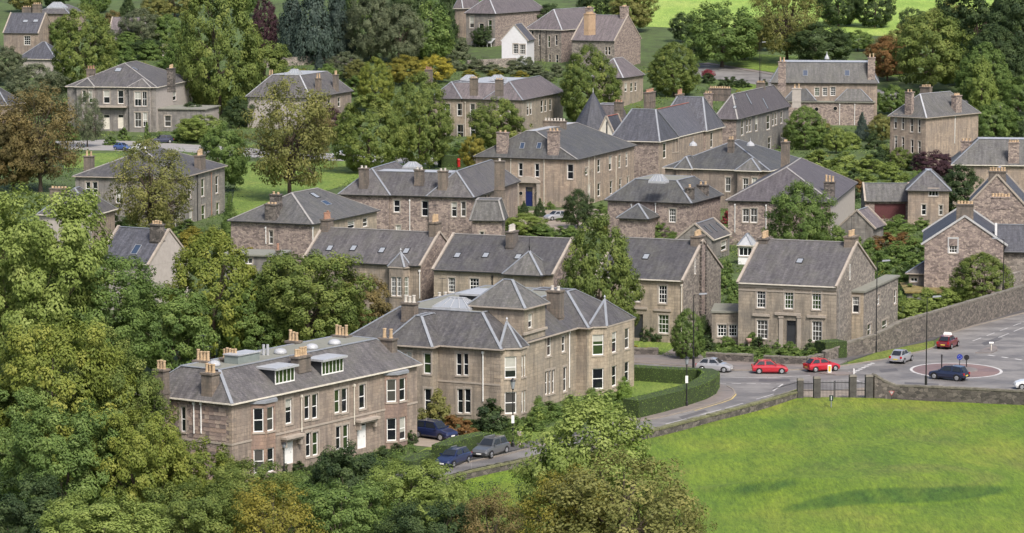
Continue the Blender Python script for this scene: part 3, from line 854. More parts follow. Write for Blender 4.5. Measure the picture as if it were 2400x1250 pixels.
line([(2316, 833), (2420, 848)], 0.4, dash=(1.0, 1.0)); line([(2310, 917), (2400, 910)], 0.4, dash=(1.2, 0.8))
line([(2280, 800), (2400, 755), (2560, 700)], 0.14, dash=(3, 2)); line([(2340, 792), (2400, 768), (2560, 715)], 0.14, dash=(4, 2))
line([(1740, 954), (1521, 1009), (1380, 1045), (1232, 1080), (1103, 1109)], 0.14, PAINTY)
line([(1680, 903), (1703, 910.5), (1719, 918), (1725, 926), (1714, 937), (1690, 945.5), (1628, 963.5)], 0.14, PAINTY)
line([(1990, 872), (2012, 895), (2062, 903)], 0.2, dash=(2, 1.2))
# repairs in the road surface
PATCH = road_mat('asphalt_repair', (0.085, 0.082, 0.085), (0.11, 0.105, 0.107))
for q in ([(1780, 889), (1850, 889), (1852, 895), (1778, 895)], [(2060, 868), (2100, 864), (2106, 870), (2066, 874)], [(1590, 978), (1650, 961), (1660, 965), (1600, 983)], [(2300, 805), (2340, 790), (2350, 795), (2308, 811)], [(2120, 896), (2200, 900), (2200, 905), (2120, 901)], [(1300, 1050), (1370, 1033), (1376, 1038), (1306, 1056)]):
    sheet('road_repair', PATCH, q, 0.025)
# roundabout: white ring, red surface, low stone hump
RC = ground(2241, 869)
def disc(name, r, mat, z, n=64, r0=0.0):
    m = MB()
    for k in range(n):
        a, b = 2 * math.pi * k / n, 2 * math.pi * (k + 1) / n
        P = lambda rr, t: (RC.x + rr * math.cos(t), RC.y + rr * math.sin(t) * 1.12, z)
        m.poly([P(r0, a), P(r, a), P(r, b), P(r0, b)] if r0 else [(RC.x, RC.y, z), P(r, a), P(r, b)])
    return struct(m.build(name, mat))
disc('roundabout_surface', 4.75, REDROAD, 0.026); disc('road_marking', 5.1, PAINT, 0.032, r0=4.78)
m = MB(); m.lathe([(1.95, -0.02), (1.9, 0.1), (1.4, 0.18), (0.2, 0.24)], (RC.x + 0.5, RC.y + 0.4, 0.02), 28)
o = m.build('traffic_island', PAVE, smooth=False); tag(o, 'low round raised island in the middle of the ringed roundabout', 'traffic island')
# splitter islands
def island(pts, label):
    o = sheet('traffic_island', PAVE, pts, 0.14, 0.16); del o['kind']; tag(o, label, 'traffic island')
island([(1921, 877), (1960, 874), (2000, 875), (1998, 880), (1960, 881)], 'narrow kerbed island by the yellow bollard before the roundabout')
island([(2286, 829), (2310, 818), (2335, 812), (2338, 822), (2325, 829)], 'stone kerbed island carrying a white post on the uphill road')

# lawns and far roads
sheet('lawn', LAWN, [(1395, 955), (1470, 977), (1640, 938), (1662, 912), (1580, 900), (1440, 890), (1395, 893)], 0.03)
sheet('lawn', LAWN, [(1440, 800), (1540, 790), (1600, 806), (1570, 826), (1440, 822)], 0.03)
sheet('path', PAVE, [(1548, 834), (1600, 806), (1622, 806), (1655, 846)], 0.035)
sheet('lawn', LAWN, [(955, 1075), (1000, 1050), (1060, 1040), (1100, 1030), (1140, 1050), (1000, 1088), (900, 1112), (880, 1100)], 0.03)
sheet('driveway', GRAVEL, [(970, 1045), (960, 1010), (1080, 1005), (1150, 1030), (1120, 1042), (1020, 1050)], 0.035)
sheet('lawn', LAWN, [(1235, 1035), (1230, 1010), (1300, 1000), (1330, 1010), (1260, 1035)], 0.03)
sheet('path', PAVE, [(1200, 1060), (1235, 1035), (1262, 1038), (1240, 1050)], 0.035)
sheet('park_lawn', LAWN, [(540, 505), (560, 380), (830, 378), (1000, 384), (1010, 420), (820, 430), (700, 470), (620, 520)], 0.03)
sheet('road', LIGHTROAD, [(120, 332), (250, 328), (430, 338), (640, 352), (860, 366), (1100, 374), (1240, 380), (1240, 392), (1000, 386), (830, 379), (560, 368), (430, 356), (160, 352)], 0.035)
sheet('lawn', LAWN, [(150, 363), (270, 358), (300, 372), (240, 392), (150, 395)], 0.03)
sheet('driveway', GRAVEL, [(1225, 495), (1400, 490), (1440, 510), (1400, 540), (1260, 545), (1215, 520)], 0.03)
sheet('park_grass', PARK, [(1440, 60), (2700, 110), (3000, -60), (1200, -110)], 0.05)
sheet('park_grass', LAWN, [(1590, 150), (1640, 120), (2150, 150), (2120, 180), (1830, 172), (1650, 148)], 0.06)
sheet('road', ROAD, [(1600, 158), (1660, 152), (1830, 180), (2090, 215), (2400, 250), (2400, 262), (2060, 232), (1820, 205), (1640, 182)], 0.07)
sheet('pavement', PAVE, [(1602, 154), (1660, 148), (1830, 175), (1830, 179.5), (1660, 151.5), (1604, 157.5)], 0.12, 0.2)
sheet('lawn', LAWN, [(1700, 200), (1760, 190), (1800, 205), (1740, 215)], 0.06)

# the field: a sheet with its own humps and the long bank across it
def field():
    nx, ny = 190, 170
    X0, X1, Y0, Y1 = -30, 95, 250, 352
    V, F, SLOPE = [], [], []
    wl = [ground(x, y) for x, y in ((700, 1240), (1103, 1124), (1540, 1024), (1868, 937), (2045, 937), (2400, 950), (2640, 962))]
    def wall_y(x):
        for a, b in zip(wl, wl[1:]):
            if a.x <= x <= b.x: return a.y + (b.y - a.y) * (x - a.x) / (b.x - a.x)
        return wl[0].y if x < wl[0].x else wl[-1].y
    b0, b1, b2 = ground(1840, 1203), ground(2080, 1192), ground(2330, 1160)
    def hgt(x, y):
        z = 0.04 + 0.06 * (math.sin(x * 0.31 + y * 0.2) + 1) + 0.05 * (math.sin(x * 0.13 - y * 0.37 + 2) + 1)
        t = min(max((x - b0.x) / (b2.x - b0.x), -0.3), 1.5)
        yc = b0.y + (b2.y - b0.y) * t + 0.7 * math.sin(t * 6)
        amp = max(0.0, 1 - abs(t - 0.55) ** 2 * 2.2)
        s = (y - yc) / 1.2
        z += 1.15 * amp * (1 / (1 + math.exp(-s * 2.2))) * max(0, 1 - max(0, (y - yc - 6) / 26))
        c = ground(1790, 1155); dx, dy = (x - c.x) / 5, (y - c.y) / 2.2
        z += 0.8 * math.exp(-(dx * dx + dy * dy))
        return z
    for j in range(ny + 1):
        for i in range(nx + 1):
            x = X0 + (X1 - X0) * i / nx
            top = wall_y(x)
            y = 250 + (top - 250) * j / ny
            V.append((x, y, hgt(x, y) + terrain(x, y)))
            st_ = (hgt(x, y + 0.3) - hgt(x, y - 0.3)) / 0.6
            SLOPE.append(min(max((st_ - 0.12) * 7.0, 0), 1.0) * (0.85 + 0.15 * math.sin(x * 1.7 + 2 * math.sin(y))))  # mask grows with the rise of the ground away from the camera
    for j in range(ny):
        for i in range(nx):
            a = j * (nx + 1) + i
            F.append((a, a + 1, a + nx + 2, a + nx + 1))
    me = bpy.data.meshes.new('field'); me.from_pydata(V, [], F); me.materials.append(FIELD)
    me.polygons.foreach_set('use_smooth', [True] * len(F))
    at = me.attributes.new('bank_slope', 'FLOAT', 'POINT'); at.data.foreach_set('value', SLOPE)
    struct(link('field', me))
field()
# ------------------------------------------------------------------ houses, nearest first
HS = []
# A: long stone villa pair in the left foreground
H = House('stone_villa', 'long two storey stone villa pair with two white box dormers, nearest on the left', (90, 690), (722, 742), (2015, 487), 7.4, 9, wallL=RUB, wallR=PINK, roof=SL); HS.append(H)
A = H.block(0, H.Lb, 0, H.La, rise=2.5, inset=(2.4, 2.8, 3.3, 3.3), flat=FELT, over=0.3)
H.win(A, 'R', (1098, 700, 1145, 875), (1230, 675, 1270, 845), (1283, 665, 1325, 838), (1440, 635, 1480, 800), (1490, 625, 1533, 795), (1612, 598, 1657, 770),
      (1240, 935, 1277, 1105), (1287, 930, 1328, 1095), (1450, 890, 1487, 1055), (1500, 880, 1540, 1050), style='sash')
H.win(A, 'R', (1082, 965, 1157, 1155), (1600, 850, 1665, 1045), style='door', name='door')
H.win(A, 'L', (368, 755, 402, 930))
def bay_px(H, b, face, xa, xb, y, **kw):
    c, v = (0, b['x0']) if face == 'L' else (1, b['y0'])
    p, q = H.on(c, v, xa, y)[1 - c], H.on(c, v, xb, y)[1 - c]
    return H.bay(b, face, min(p, q), max(p, q), **kw)
bay_px(H, A, 'R', 858, 1020, 800, p=0.9, rows=((0.75, 2.95), (4.5, 6.7)), h=7.1, cant=1.0, mats=[REDASH])
bay_px(H, A, 'R', 1790, 1935, 700, p=0.9, rows=((0.75, 2.95), (4.5, 6.7)), h=7.1, cant=1.0, mats=[REDASH])
def canopy(H, b, xa, xb, y, z):
    p, q = H.on(1, b['y0'], xa, y)[0], H.on(1, b['y0'], xb, y)[0]
    m = MB(); m.box(p, q, b['y0'] - 0.7, b['y0'] + 0.0, z, z + 0.22); m.box(p + .1, q - .1, b['y0'] - 0.5, b['y0'], z - 0.2, z)
    for x in (p + 0.2, q - 0.45): m.box(x, x + 0.25, b['y0'] - 0.45, b['y0'], z - 0.75, z - 0.2)
    m.build('door_canopy', SILL, H.root)
canopy(H, A, 1062, 1200, 900, 3.25); canopy(H, A, 1582, 1720, 800, 3.25)
m = MB(); m.box(-0.035, H.Lb + 0.02, -0.05, -0.002, 3.72, 3.9); m.box(-0.05, -0.002, 0.0, H.La, 3.72, 3.9); m.build('string_course', SILL, H.root)
for x, yt, yb in ((1572, 595, 880), (1205, 670, 930)): H.pipe_px(A, 'R', x, yt, yb)
for x, yt, yb in ((462, 720, 940), (512, 720, 940)): H.pipe_px(A, 'L', x, yt, yb, WHITE)
H.chimney(540, 700, 515, 3, 1.1, 1.2); H.chimney(1205, 490, 398, 5, 0.9, 1.9, axis='x')
H.chimney(235, 640, 490, 3, 0.9, 1.1, base=(8.2,)); H.chimney(525, 470, 430, 4, 0.9, 1.6, base=(9.7,), poth=0.9); H.chimney(712, 452, 432, 5, 0.8, 1.7, base=(9.9,), poth=0.9)
H.chimney(1155, 330, 300, 3, 0.9, 1.2, base=(9.8,), poth=0.9); H.chimney(1490, 300, 255, 4, 0.9, 1.6, base=(9.6,), poth=0.9); H.chimney(1812, 392, 275, 2, 0.9, 1.6, base=(8.5,), poth=0.95)
def dormer(H, xa, xb, yt, yb, side='R', roofmat=None):
    r = H.hit((xa + xb) / 2, yb)
    if not r: return
    p = r[0]
    y = p.y
    x0, x1 = H.on(1, y, xa, (yt + yb) / 2)[0], H.on(1, y, xb, (yt + yb) / 2)[0]
    z0 = p.z - 0.05; z1 = H.on(1, y, (xa + xb) / 2, yt)[2]
    m = MB(); d = 3.2
    m.box(x0, x1, y + 0.1, y + d, z0 - 0.3, z1)
    o = m.build('dormer', DKGREY, H.root)
    t = MB(); t.box(x0 - 0.25, x1 + 0.25, y - 0.3, y + d + 0.1, z1 + 0.003, z1 + 0.2); t.build('dormer_roof', roofmat or LEADW, o)
    add_window(o, (x0, y + 0.06, z0 + 0.1), (1, 0), x1 - x0, z1 - z0 - 0.12, 'case', sill=False, recess=-0.02, pane=GLASSG)
dormer(H, 1030, 1165, 487, 592); dormer(H, 1355, 1505, 425, 527)
def dome(H, x, y, r=0.62, z=None, name='roof_dome'):
    q = H.hit(x, y)
    if not q: return
    p = q[0]
    m = MB(); m.lathe([(r, 0), (r, 0.15), (r * 0.92, 0.28), (r * 0.7, 0.42), (r * 0.35, 0.5)], p, 14); m.build(name, LEADW, H.root, True)
for x, y in ((600, 470), (1062, 385), (1282, 352), (1440, 320)): dome(H, x, y)
q = H.hit(795, 440)[0]
m = MB(); m.box(q.x - 1.6, q.x + 1.6, q.y - 0.8, q.y + 0.8, q.z - 0.05, q.z + 0.75); o = m.build('rooflight_box', plain('box_rooflight_grey', (0.2, 0.23, 0.22), 0.5), H.root)
m = MB(); m.box(q.x - 1.7, q.x + 1.7, q.y - 0.9, q.y + 0.9, q.z + 0.753, q.z + 0.85); m.build('lid', LEADW, o)
for x in (946, 974):
    q = H.hit(x, 395)[0]; m = MB(); m.tube(q, q + Vector((0, 0, 1.0)), 0.13, 0.13, 8); m.build('flue', LEADW, H.root)
H.quoins(A, 0, 0, 7.3, PINK)
STONES = [plain('rubble_stone_%d' % i, c, 0.92, vary=0.25) for i, c in enumerate(((0.3, 0.23, 0.2), (0.24, 0.185, 0.165), (0.36, 0.285, 0.24), (0.18, 0.145, 0.135), (0.33, 0.245, 0.2)))]
sm = []
for c in STONES:
    m = MB(); m.hexa([(-0.035, 0.03, 0.04), (0.02, 0, 0), (0.02, 1, 0), (-0.035, 0.97, 0.04), (-0.035, 0.03, 0.95), (0.02, 0, 1), (0.02, 1, 1), (-0.035, 0.97, 0.95)]); sm.append(m.mesh('stone', c))
z = 0.1
while z < 7.0:
    hh_ = RND.uniform(0.3, 0.44); y = 0.66
    while y < H.La * 0.72:
        w_ = RND.uniform(0.38, 0.85)
        if not (3.6 < z + hh_ and z < 3.95) and z + hh_ < 7.1 and not any(H.La - h[1] - 0.1 < y + w_ and y < H.La - h[0] + 0.1 and h[2] - 0.2 < z + hh_ and z < h[3] + 0.1 for h in A['holes']['L']):
            o = link('stone', RND.choice(sm), H.root); o.location = (0, y, z); o.scale = (RND.uniform(0.7, 1.3), w_ - 0.025, hh_ - 0.025)
        y += w_
    z += hh_
H.finish()
# the lean-to behind its left end
# B: turreted villa
H = House('turreted_villa', 'large hip roofed stone villa with a square entrance tower and turreted corner bays', (50, 475), (1105, 540), (1925, 318), 7.2, 10, wallL=WARM, wallR=TAN, roof=SL); HS.append(H)
wing_x = H.on(1, 0.0, 1640, 400)[0]
B = H.block(0, H.Lb - 0.8, 0, H.La, rise=3.0, inset=(4.2, 4.2, 4.2, 4.2), flat=FELT)
H.win(B, 'L', (800, 560, 838, 715), (850, 560, 885, 715), (808, 808, 848, 980), (858, 808, 902, 980))
yw0, yw1 = H.on(0, 0.0, 675, 520)[1], H.on(0, 0.0, 365, 505)[1]
W1 = H.block(-1.6, 5.5, yw0, yw1, kind='hip', rise=2.7, inset=((yw1 - yw0) / 2, (yw1 - yw0) / 2, (yw1 - yw0) / 2, (yw1 - yw0) / 2))
H.win(W1, 'L', (410, 552, 440, 625), (452, 552, 490, 628), (572, 560, 625, 705), (578, 808, 630, 975))
H.win(B, 'R', (1325, 515, 1357, 660), (1435, 440, 1465, 580), (1395, 445, 1425, 590), (1537, 440, 1563, 552), (1547, 655, 1572, 828), (1420, 685, 1440, 850), (1446, 680, 1464, 845), (1470, 675, 1488, 838))
H.win(B, 'R', (1320, 762, 1360, 940), style='door', name='door', frame=plain('pale_door_paint', (0.45, 0.45, 0.43), 0.5))
xb0, xb1 = 0.25, H.on(1, -1.4, 1300, 700)[0]
H.bay(B, 'R', 0.25, max(xb1, 4.6), 1.5, ((0.7, 2.9), (4.3, 6.5)), cant=1.4, roof='cone', rise=2.4, fwin=2)
W2 = H.block(wing_x, H.Lb, -1.2, H.La - 6, rise=3.1, inset=(4.6, 4.6, 4.6, 4.6), mats=(WARM, TAN))
wb = H.Lb - wing_x
H.bay(W2, 'R', wing_x + 0.5, H.Lb - 0.2, 1.5, ((0.7, 2.9), (4.3, 6.5)), cant=1.4, roof='cone', rise=2.3, fwin=2)
# tower
tx0 = H.on(1, 0.2, 1245, 600)[0]; tx1 = H.on(1, 0.2, 1395, 550)[0]
tz = H.on(1, 0.2, 1245, 255)[2]
TW = H.block(tx0, tx1, 0.2 - 0.45, 0.2 + 5.6, h=tz, z0=-0.4, rise=2.5, mats=(WARM, TAN), roof=SLG, over=0.3)
H.win(TW, 'R', (1303, 285, 1333, 385), style='sash')
H.chimney(478, 320, 205, 3, 0.9, 1.5, pot=POTW); H.chimney(1492, 290, 120, 2, 1.1, 1.5, pot=POTW, poth=0.5)
H.chimney(705, 225, 165, 2, 0.9, 1.5, pot=POTW, base=(9.0,), poth=0.5)
q = H.at_h(805, 245, 10.4); lead_lantern(H, q.x, q.y, 10.36, 3.0, 4.2, 1.1)
q = H.at_h(985, 195, 10.4); m = MB(); m.box(q.x - 2.2, q.x + 2.2, q.y - 1.6, q.y + 1.6, 10.3, 11.2); o = m.build('roof_plant_room', DKGREY, H.root)
m = MB(); m.box(q.x - 2.5, q.x + 2.5, q.y - 1.9, q.y + 1.9, 11.203, 11.4); m.build('lid', LEADW, o)
for x, yt, yb, f, b in ((990, 545, 895, 'L', B), (1586, 405, 800, 'R', B)): H.pipe_px(b, f, x, yt, yb, WHITE)
m = MB(); m.box(-0.05, -0.003, -0.02, yw0 - 0.02, 3.6, 3.78); m.box(4.8, tx0 - 0.05, -0.05, -0.003, 3.6, 3.78); m.build('string_course', SILL, H.root)
H.quoins(B, 0, 0, 7.1, WARM); H.finish()
m = MB(); m.box(tx0 - 0.2, tx1 + 0.2, -0.42, -0.26, tz - 2.6, tz - 2.35); m.build('string_course', SILL, H.root)

# C: the row of gabled houses in the middle
def row_house(name, label, P1, P0, P2, h, zoom, rise, **kw):
    H = House(name, label, P1, P0, P2, h, zoom, **kw); HS.append(H)
    b = H.block(0, H.Lb, 0, H.La, kind='gablex', rise=rise, over=0.25, ridge=RIDGE)
    return H, b
H, b = row_house('gabled_house', 'slate roofed house with four rooflights and a bay topped by a small pyramid roof', (334, 828), (1150, 880), (1404, 795), 6.6, 6, 3.6, wallL=WARM, wallR=RUB, roof=SL, win='geo')
bay_px(H, b, 'L', 925, 1075, 980, p=0.9, rows=((2.9, 5.3),), h=6.4, cant=0.5, roof='cone', rise=1.7, style='geo', fwin=2)
for x, y in ((515, 750), (680, 750), (878, 765), (1048, 770)): H.skylight(x, y)
H.ridge_chimney(b, True, 1262, 565, 5, 1.7, poth=0.95); H.ridge_chimney(b, False, 485, 545, 4, 1.7, pot=POTR, poth=0.9)
H.pipe_px(b, 'L', 1143, 900, 1100, WHITE); H.finish()
H, b = row_house('gabled_house', 'slate roofed house with a square pyramid roofed corner block behind the turreted villa', (1240, 905), (2075, 942), (2330, 858), 6.6, 6, 3.7, wallL=TAN, wallR=RUB, roof=SL, win='geo')
H.win(b, 'L', (1340, 955, 1388, 1060), (1490, 960, 1555, 1065), (1755, 968, 1800, 1062))
c0 = H.at_h(1985, 945, 6.6); c1 = H.at_h(1760, 930, 6.6)
PB = H.block(-1.2, c0.x + 4.4, c0.y, c1.y, h=6.6, rise=2.6, roof=SLG, over=0.35, mats=(TAN, TAN))
q = H.planes[-1]; H.pipe_px(b, 'L', 1650, 940, 1050, BLACK)
for x, y in ((1405, 800), (1602, 800), (1828, 810)): H.skylight(x, y)
m = MB(); tp = Vector(((-1.2 + c0.x + 4.4) / 2, (c0.y + c1.y) / 2, 6.6 + 2.7)); m.lathe([(0.12, -0.2), (0.06, 0.4), (0.12, 0.6), (0.03, 0.9), (0.02, 1.7)], tp, 6); m.build('finial', BLACK, H.root)
H.chimney(1785, 725, 628, 5, 0.9, 2.0, axis='x', pot=POTW); H.finish()
H, b = row_house('gabled_house', 'gabled house left of the flat roofed annex with jagged toothing stones down its gable', (-10, 300), (598, 330), (862, 240), 7.3, 11, 4.0, wallL=TAN, wallR=RUBG, roof=SL, win='geo')
H.win(b, 'L', (240, 355, 300, 470), (427, 355, 485, 480), (425, 560, 497, 690)); H.win(b, 'L', (255, 555, 318, 722), style='door', name='door', frame=DKGREY)
q = H.on(1, -0.03, 682, 222); add_window(H.root, (q.x - 0.22, -0.03, q.z - 0.9), (1, 0), 0.45, 1.8, 'sash', recess=-0.01)
H.skylight(340, 155); ctop, cp, cz = H.ridge_chimney(b, True, 705, 5, 5, 2.1, 1.1, mat=STACK, poth=0.6)
for side in (-1, 1):
    for k in range(26):
        z = 2.2 + k * 0.36
        if z > 11.2: break
        mm = MB(); x = cp.x + side * 0.72; w = 0.22 if k % 2 else 0.42
        mm.box(min(x, x + side * w), max(x, x + side * w), -0.22, -0.025, z, z + 0.26); mm.build('toothing_stone', RUBD, H.root)
m = MB(); m.box(cp.x - 0.6, cp.x + 0.6, -0.14, -0.024, 1.5, 10.9); m.build('flue_breast', RUB, H.root)
H.pipe_px(b, 'L', 590, 345, 700)
for x0, x1, y in ((395, 515, 525), (240, 350, 510)):
    p, q = H.on(0, 0.0, x0, y), H.on(0, 0.0, x1, y); m = MB(); m.box(-0.16, -0.003, q.y, p.y, p.z - 0.12, p.z + 0.14); m.build('window_cornice', SILL, H.root)
H.finish(); C3 = H
H, b = row_house('gabled_house', 'symmetrical stone house with pillared doorway behind the red cars', (985, 345), (1670, 372), (1935, 268), 7.4, 11, 4.2, wallL=TAN, wallR=RUBG, roof=SL, win='geo')
C4 = H
H.win(b, 'L', (1112, 385, 1172, 512), (1305, 392, 1367, 520), (1497, 395, 1560, 525), (1497, 605, 1565, 745)); H.win(b, 'L', (1112, 597, 1188, 728), pane=GLASS2)
H.win(b, 'L', (1318, 600, 1385, 775), style='door', name='door', frame=DKGREY)
for x0, x1, y, t in ((1085, 1205, 560, 0.28), (1240, 1420, 552, 0.3), (1465, 1595, 570, 0.28)):
    p, q = H.on(0, 0.0, x0, y), H.on(0, 0.0, x1, y); m = MB(); m.box(-0.22, -0.003, q.y, p.y, p.z - 0.12, p.z + t * 0.6); m.build('window_cornice', SILL, H.root)
for xa, xb in ((1268, 1296), (1395, 1420)):
    p, q = H.on(0, 0.0, xa, 680), H.on(0, 0.0, xb, 680); zt = H.on(0, 0.0, xa, 580)[2]
    m = MB(); m.box(-0.14, -0.004, q.y, p.y, -0.2, zt); m.box(-0.2, -0.004, q.y - .06, p.y + .06, zt + 0.002, zt + 0.2); m.build('pilaster', SILL, H.root)
m = MB(); m.box(-0.06, -0.003, 0.0, H.La, 6.6, 6.78); m.box(-0.1, -0.003, 0, H.La, 7.05, 7.35); m.build('cornice', SILL, H.root)
q = H.on(1, -0.03, 1762, 262); add_window(H.root, (q.x - 0.25, -0.03, q.z - 0.9), (1, 0), 0.5, 1.8, 'sash', recess=-0.01)
H.skylight(1412, 185); H.ridge_chimney(b, True, 1785, 8, 5, 2.2, 1.2, poth=0.6); H.ridge_chimney(b, False, 1140, 20, 5, 2.2, 1.1, poth=0.7)
H.pipe_px(b, 'L', 1690, 380, 720, GREY)
# flat roofed wing of C4 with canted bay, rubble side
H.zoom = 12
w0 = H.at_h(965, 168, 6.1); x1 = H.on(1, w0.y, 1205, 95)[0]
WG = H.block(w0.x, max(x1, w0.x + 6), w0.y, -0.02, h=6.1, kind='flat', flat=FELT, over=0.2, mats=(TAN, RUBG))
H.win(WG, 'L', (800, 195, 843, 308), (885, 195, 933, 310), style='geot')
H.win(WG, 'L', (830, 428, 880, 456), style='case')
H.win(WG, 'R', (1060, 178, 1078, 252), (1175, 145, 1195, 245), (990, 385, 1018, 468), (1092, 358, 1130, 440), style='sash')
H.finish()
# annex between C3 and C4
H = House('flat_annex', 'low flat roofed stone annex with a pair of small paned windows between two houses', (800, 545), (992, 548), None, 3.7, 11, wallL=TAN, Lb=7, fit='L', win='grid'); HS.append(H)
b = H.block(0, 7, 0, H.La, kind='flat', flat=FELT, over=0.15); H.win(b, 'L', (838, 628, 902, 712), (915, 628, 975, 712)); H.finish()
# ------------------------------------------------------------------ second row and beyond
def villa(name, label, P1, P0, P2, h, zoom, rise, inset=None, flat=None, **kw):
    H = House(name, label, P1, P0, P2, h, zoom, **kw); HS.append(H)
    b = H.block(0, H.Lb, 0, H.La, rise=rise, inset=inset, flat=flat)
    return H, b
def rnd_windows(H, b, face, n, z0, z1, w=0.95, s0=0.1, s1=0.9, style=None):
    """A regular row of windows along a face that the photograph shows only edge-on."""
    L = (b['y1'] - b['y0']) if face == 'L' else (b['x1'] - b['x0'])
    for k in range(n):
        c = L * (s0 + (s1 - s0) * (k + 0.5) / n)
        b['win'].append((face, c - w / 2, c + w / 2, z0, z1, style or H.style, None, None, 'window', True, None))
        b['holes'][face].append((c - w / 2, c + w / 2, z0, z1))

H, b = villa('hip_roofed_house', 'low hip roofed rubble house left of the four rooflight roof', (1610 - 1785.7 + 0, 560), (390, 588), (842, 488), 6.0, 6, 3.6, wallL=RUB, wallR=TAN, roof=SLG, flash=RIDGE, win='sash')
H.win(b, 'L', (90, 625, 118, 720)); H.win(b, 'R', (640, 562, 690, 615), (745, 540, 780, 600))
H.chimney(100, 555, 440, 4, 1.2, 1.8, mat=RUBD, pots_=0) if False else H.chimney(100, 555, 440, 3, 1.3, 1.7, mat=RUBD, poth=0.25)
H.chimney(140, 440, 372, 2, 1.0, 1.5, mat=RUBD, base=(8.5,), poth=0.3); H.skylight(410, 382, 1.3, 1.4); H.skylight(490, 435, 1.6, 1.2, True)
H.pipe_px(b, 'L', 70, 600, 720, WHITE); H.pipe_px(b, 'R', 392, 600, 720, WHITE); H.finish()

H = House('villa_with_four_stacks', 'wide stone villa with four tall chimney stacks and a lead flat top', (600, 386), (1495, 398), (1806, 322), 6.6, 6, wallL=RUB, wallR=PINK, roof=SL); HS.append(H)
b = H.block(0, 12, 0, H.La, rise=3.2, inset=(4.4, 4.4, 4.4, 4.4), flat=LEADW)
X = H.block(-0.5, H.Lb, -0.45, 6.4, rise=3.6, roof=SL); X2 = H.block(-0.5, 20, H.La - 7.6, H.La + 0.05, rise=3.7, roof=SL)
H.win(b, 'L', (960, 415, 1003, 500), (1155, 420, 1200, 528), (975, 590, 1010, 660)); H.win(X, 'L', (1363, 430, 1400, 532), (1430, 425, 1463, 530))
H.win(X, 'R', (1595, 375, 1612, 430), (1620, 370, 1637, 425), (1700, 400, 1720, 470))
for x, yb, yt, n in ((742, 355, 190, 2), (1140, 300, 200, 2), (1297, 355, 208, 2), (1690, 335, 140, 1)): H.chimney(x, yb, yt, n, 0.9, 1.4, poth=0.35, pot=POTW)
q = H.at_h(1090, 185, 10.0); lead_lantern(H, q.x, q.y, 9.9, 2.2, 2.6, 0.9)
H.pipe_px(b, 'L', 1073, 410, 640, WHITE); H.pipe_px(b, 'L', 1490, 410, 640, WHITE); H.finish()
H = House('mansard_outhouse', 'small mansard roofed outhouse with dark slates right of the four stack villa', (1508, 560), (1715, 562), None, 4.0, 6, Lb=5, fit='L', wallL=RUB, roof=SLG, flash=RIDGE); HS.append(H)
b = H.block(0, 5, 0, H.La, rise=2.9, inset=0.9); H.win(b, 'L', (1560, 635, 1590, 690)); H.finish()

H, b = villa('blue_door_house', 'tall stone house with a blue front door under a carved porch', (45, 120), (745, 136), (1150, 52), 8.0, 7, 4.3, inset=(3.0, 8.0, 8.4, 8.4), flat=LEADW, wallL=PINK, wallR=PINK, roof=SLG, flash=RIDGE)
H.win(b, 'L', (343, 155, 372, 250), (457, 160, 487, 255), (683, 165, 725, 270))
H.win(b, 'L', (392, 325, 441, 470), style='door', name='door', frame=plain('blue_door_paint', (0.012, 0.02, 0.1), 0.4), label='blue front door')
H.win(b, 'R', (808, 188, 828, 240), (893, 130, 914, 222), (973, 110, 994, 206), (1040, 100, 1056, 190), (1090, 85, 1105, 180), (825, 305, 845, 400), (893, 297, 914, 388), (980, 280, 999, 372), (1045, 265, 1062, 352), (1100, 250, 1115, 345))
p, q = H.on(0, 0.0, 330, 290), H.on(0, 0.0, 495, 290)
m = MB(); m.box(-0.5, -0.003, q.y, q.y + 0.5, -0.3, p.z); m.box(-0.5, -0.003, p.y - 0.5, p.y, -0.3, p.z); m.box(-0.6, -0.003, q.y - .1, p.y + .1, p.z + 0.003, p.z + 0.35)
n = 10
pts = [(q.y + (p.y - q.y) * k / n, p.z + 0.35 + 0.75 * math.sin(math.pi * k / n)) for k in range(n + 1)]
m.poly([(-0.55, y, z) for y, z in pts]); m.poly([(-0.05, y, z) for y, z in reversed(pts)])
for (ya, za), (yb_, zb) in zip(pts, pts[1:]): m.poly([(-0.55, ya, za), (-0.05, ya, za), (-0.05, yb_, zb), (-0.55, yb_, zb)])
m.build('porch', SILL, H.root)
for x in (360, 473):
    q = H.on(0, -0.03, x, 367); m = MB(); m.tube((-0.1, q.y, q.z), (-0.02, q.y, q.z), 0.42, 0.42, 14); o = m.build('round_window', SILL, H.root)
    m = MB(); m.tube((-0.12, q.y, q.z), (-0.09, q.y, q.z), 0.3, 0.3, 14); m.build('pane', GLASS, o)
H.chimney(222, 110, -60, 2, 1.0, 1.9, mat=RUB, poth=0.3); H.chimney(580, 110, -70, 3, 1.0, 1.9, mat=RUB, poth=0.4)
H.chimney(500, -120, -150, 7, 0.9, 4.0, base=(15.0, 9.0, 12.0), poth=0.4, pot=POTW, top=13.4); 
for x, y in ((370, 35), (487, 35)): H.skylight(x, y, 0.8, 1.2, True)
for x in (290, 522): H.pipe_px(b, 'L', x, 125, 460, CREAM)
for x in (830, 870, 1020): H.pipe_px(b, 'R', x, 110, 440, CREAM)
for x in (815, 850):
    q = H.on(1, -0.35, x, 205); m = MB(); m.lathe([(0.05, 0), (0.22, 0.03), (0.36, 0.12)], (0, 0, 0), 12); d = m.build('satellite_dish', WHITE, H.root); d.location = q; d.rotation_euler = (R(70), 0, R(20))
H.finish()

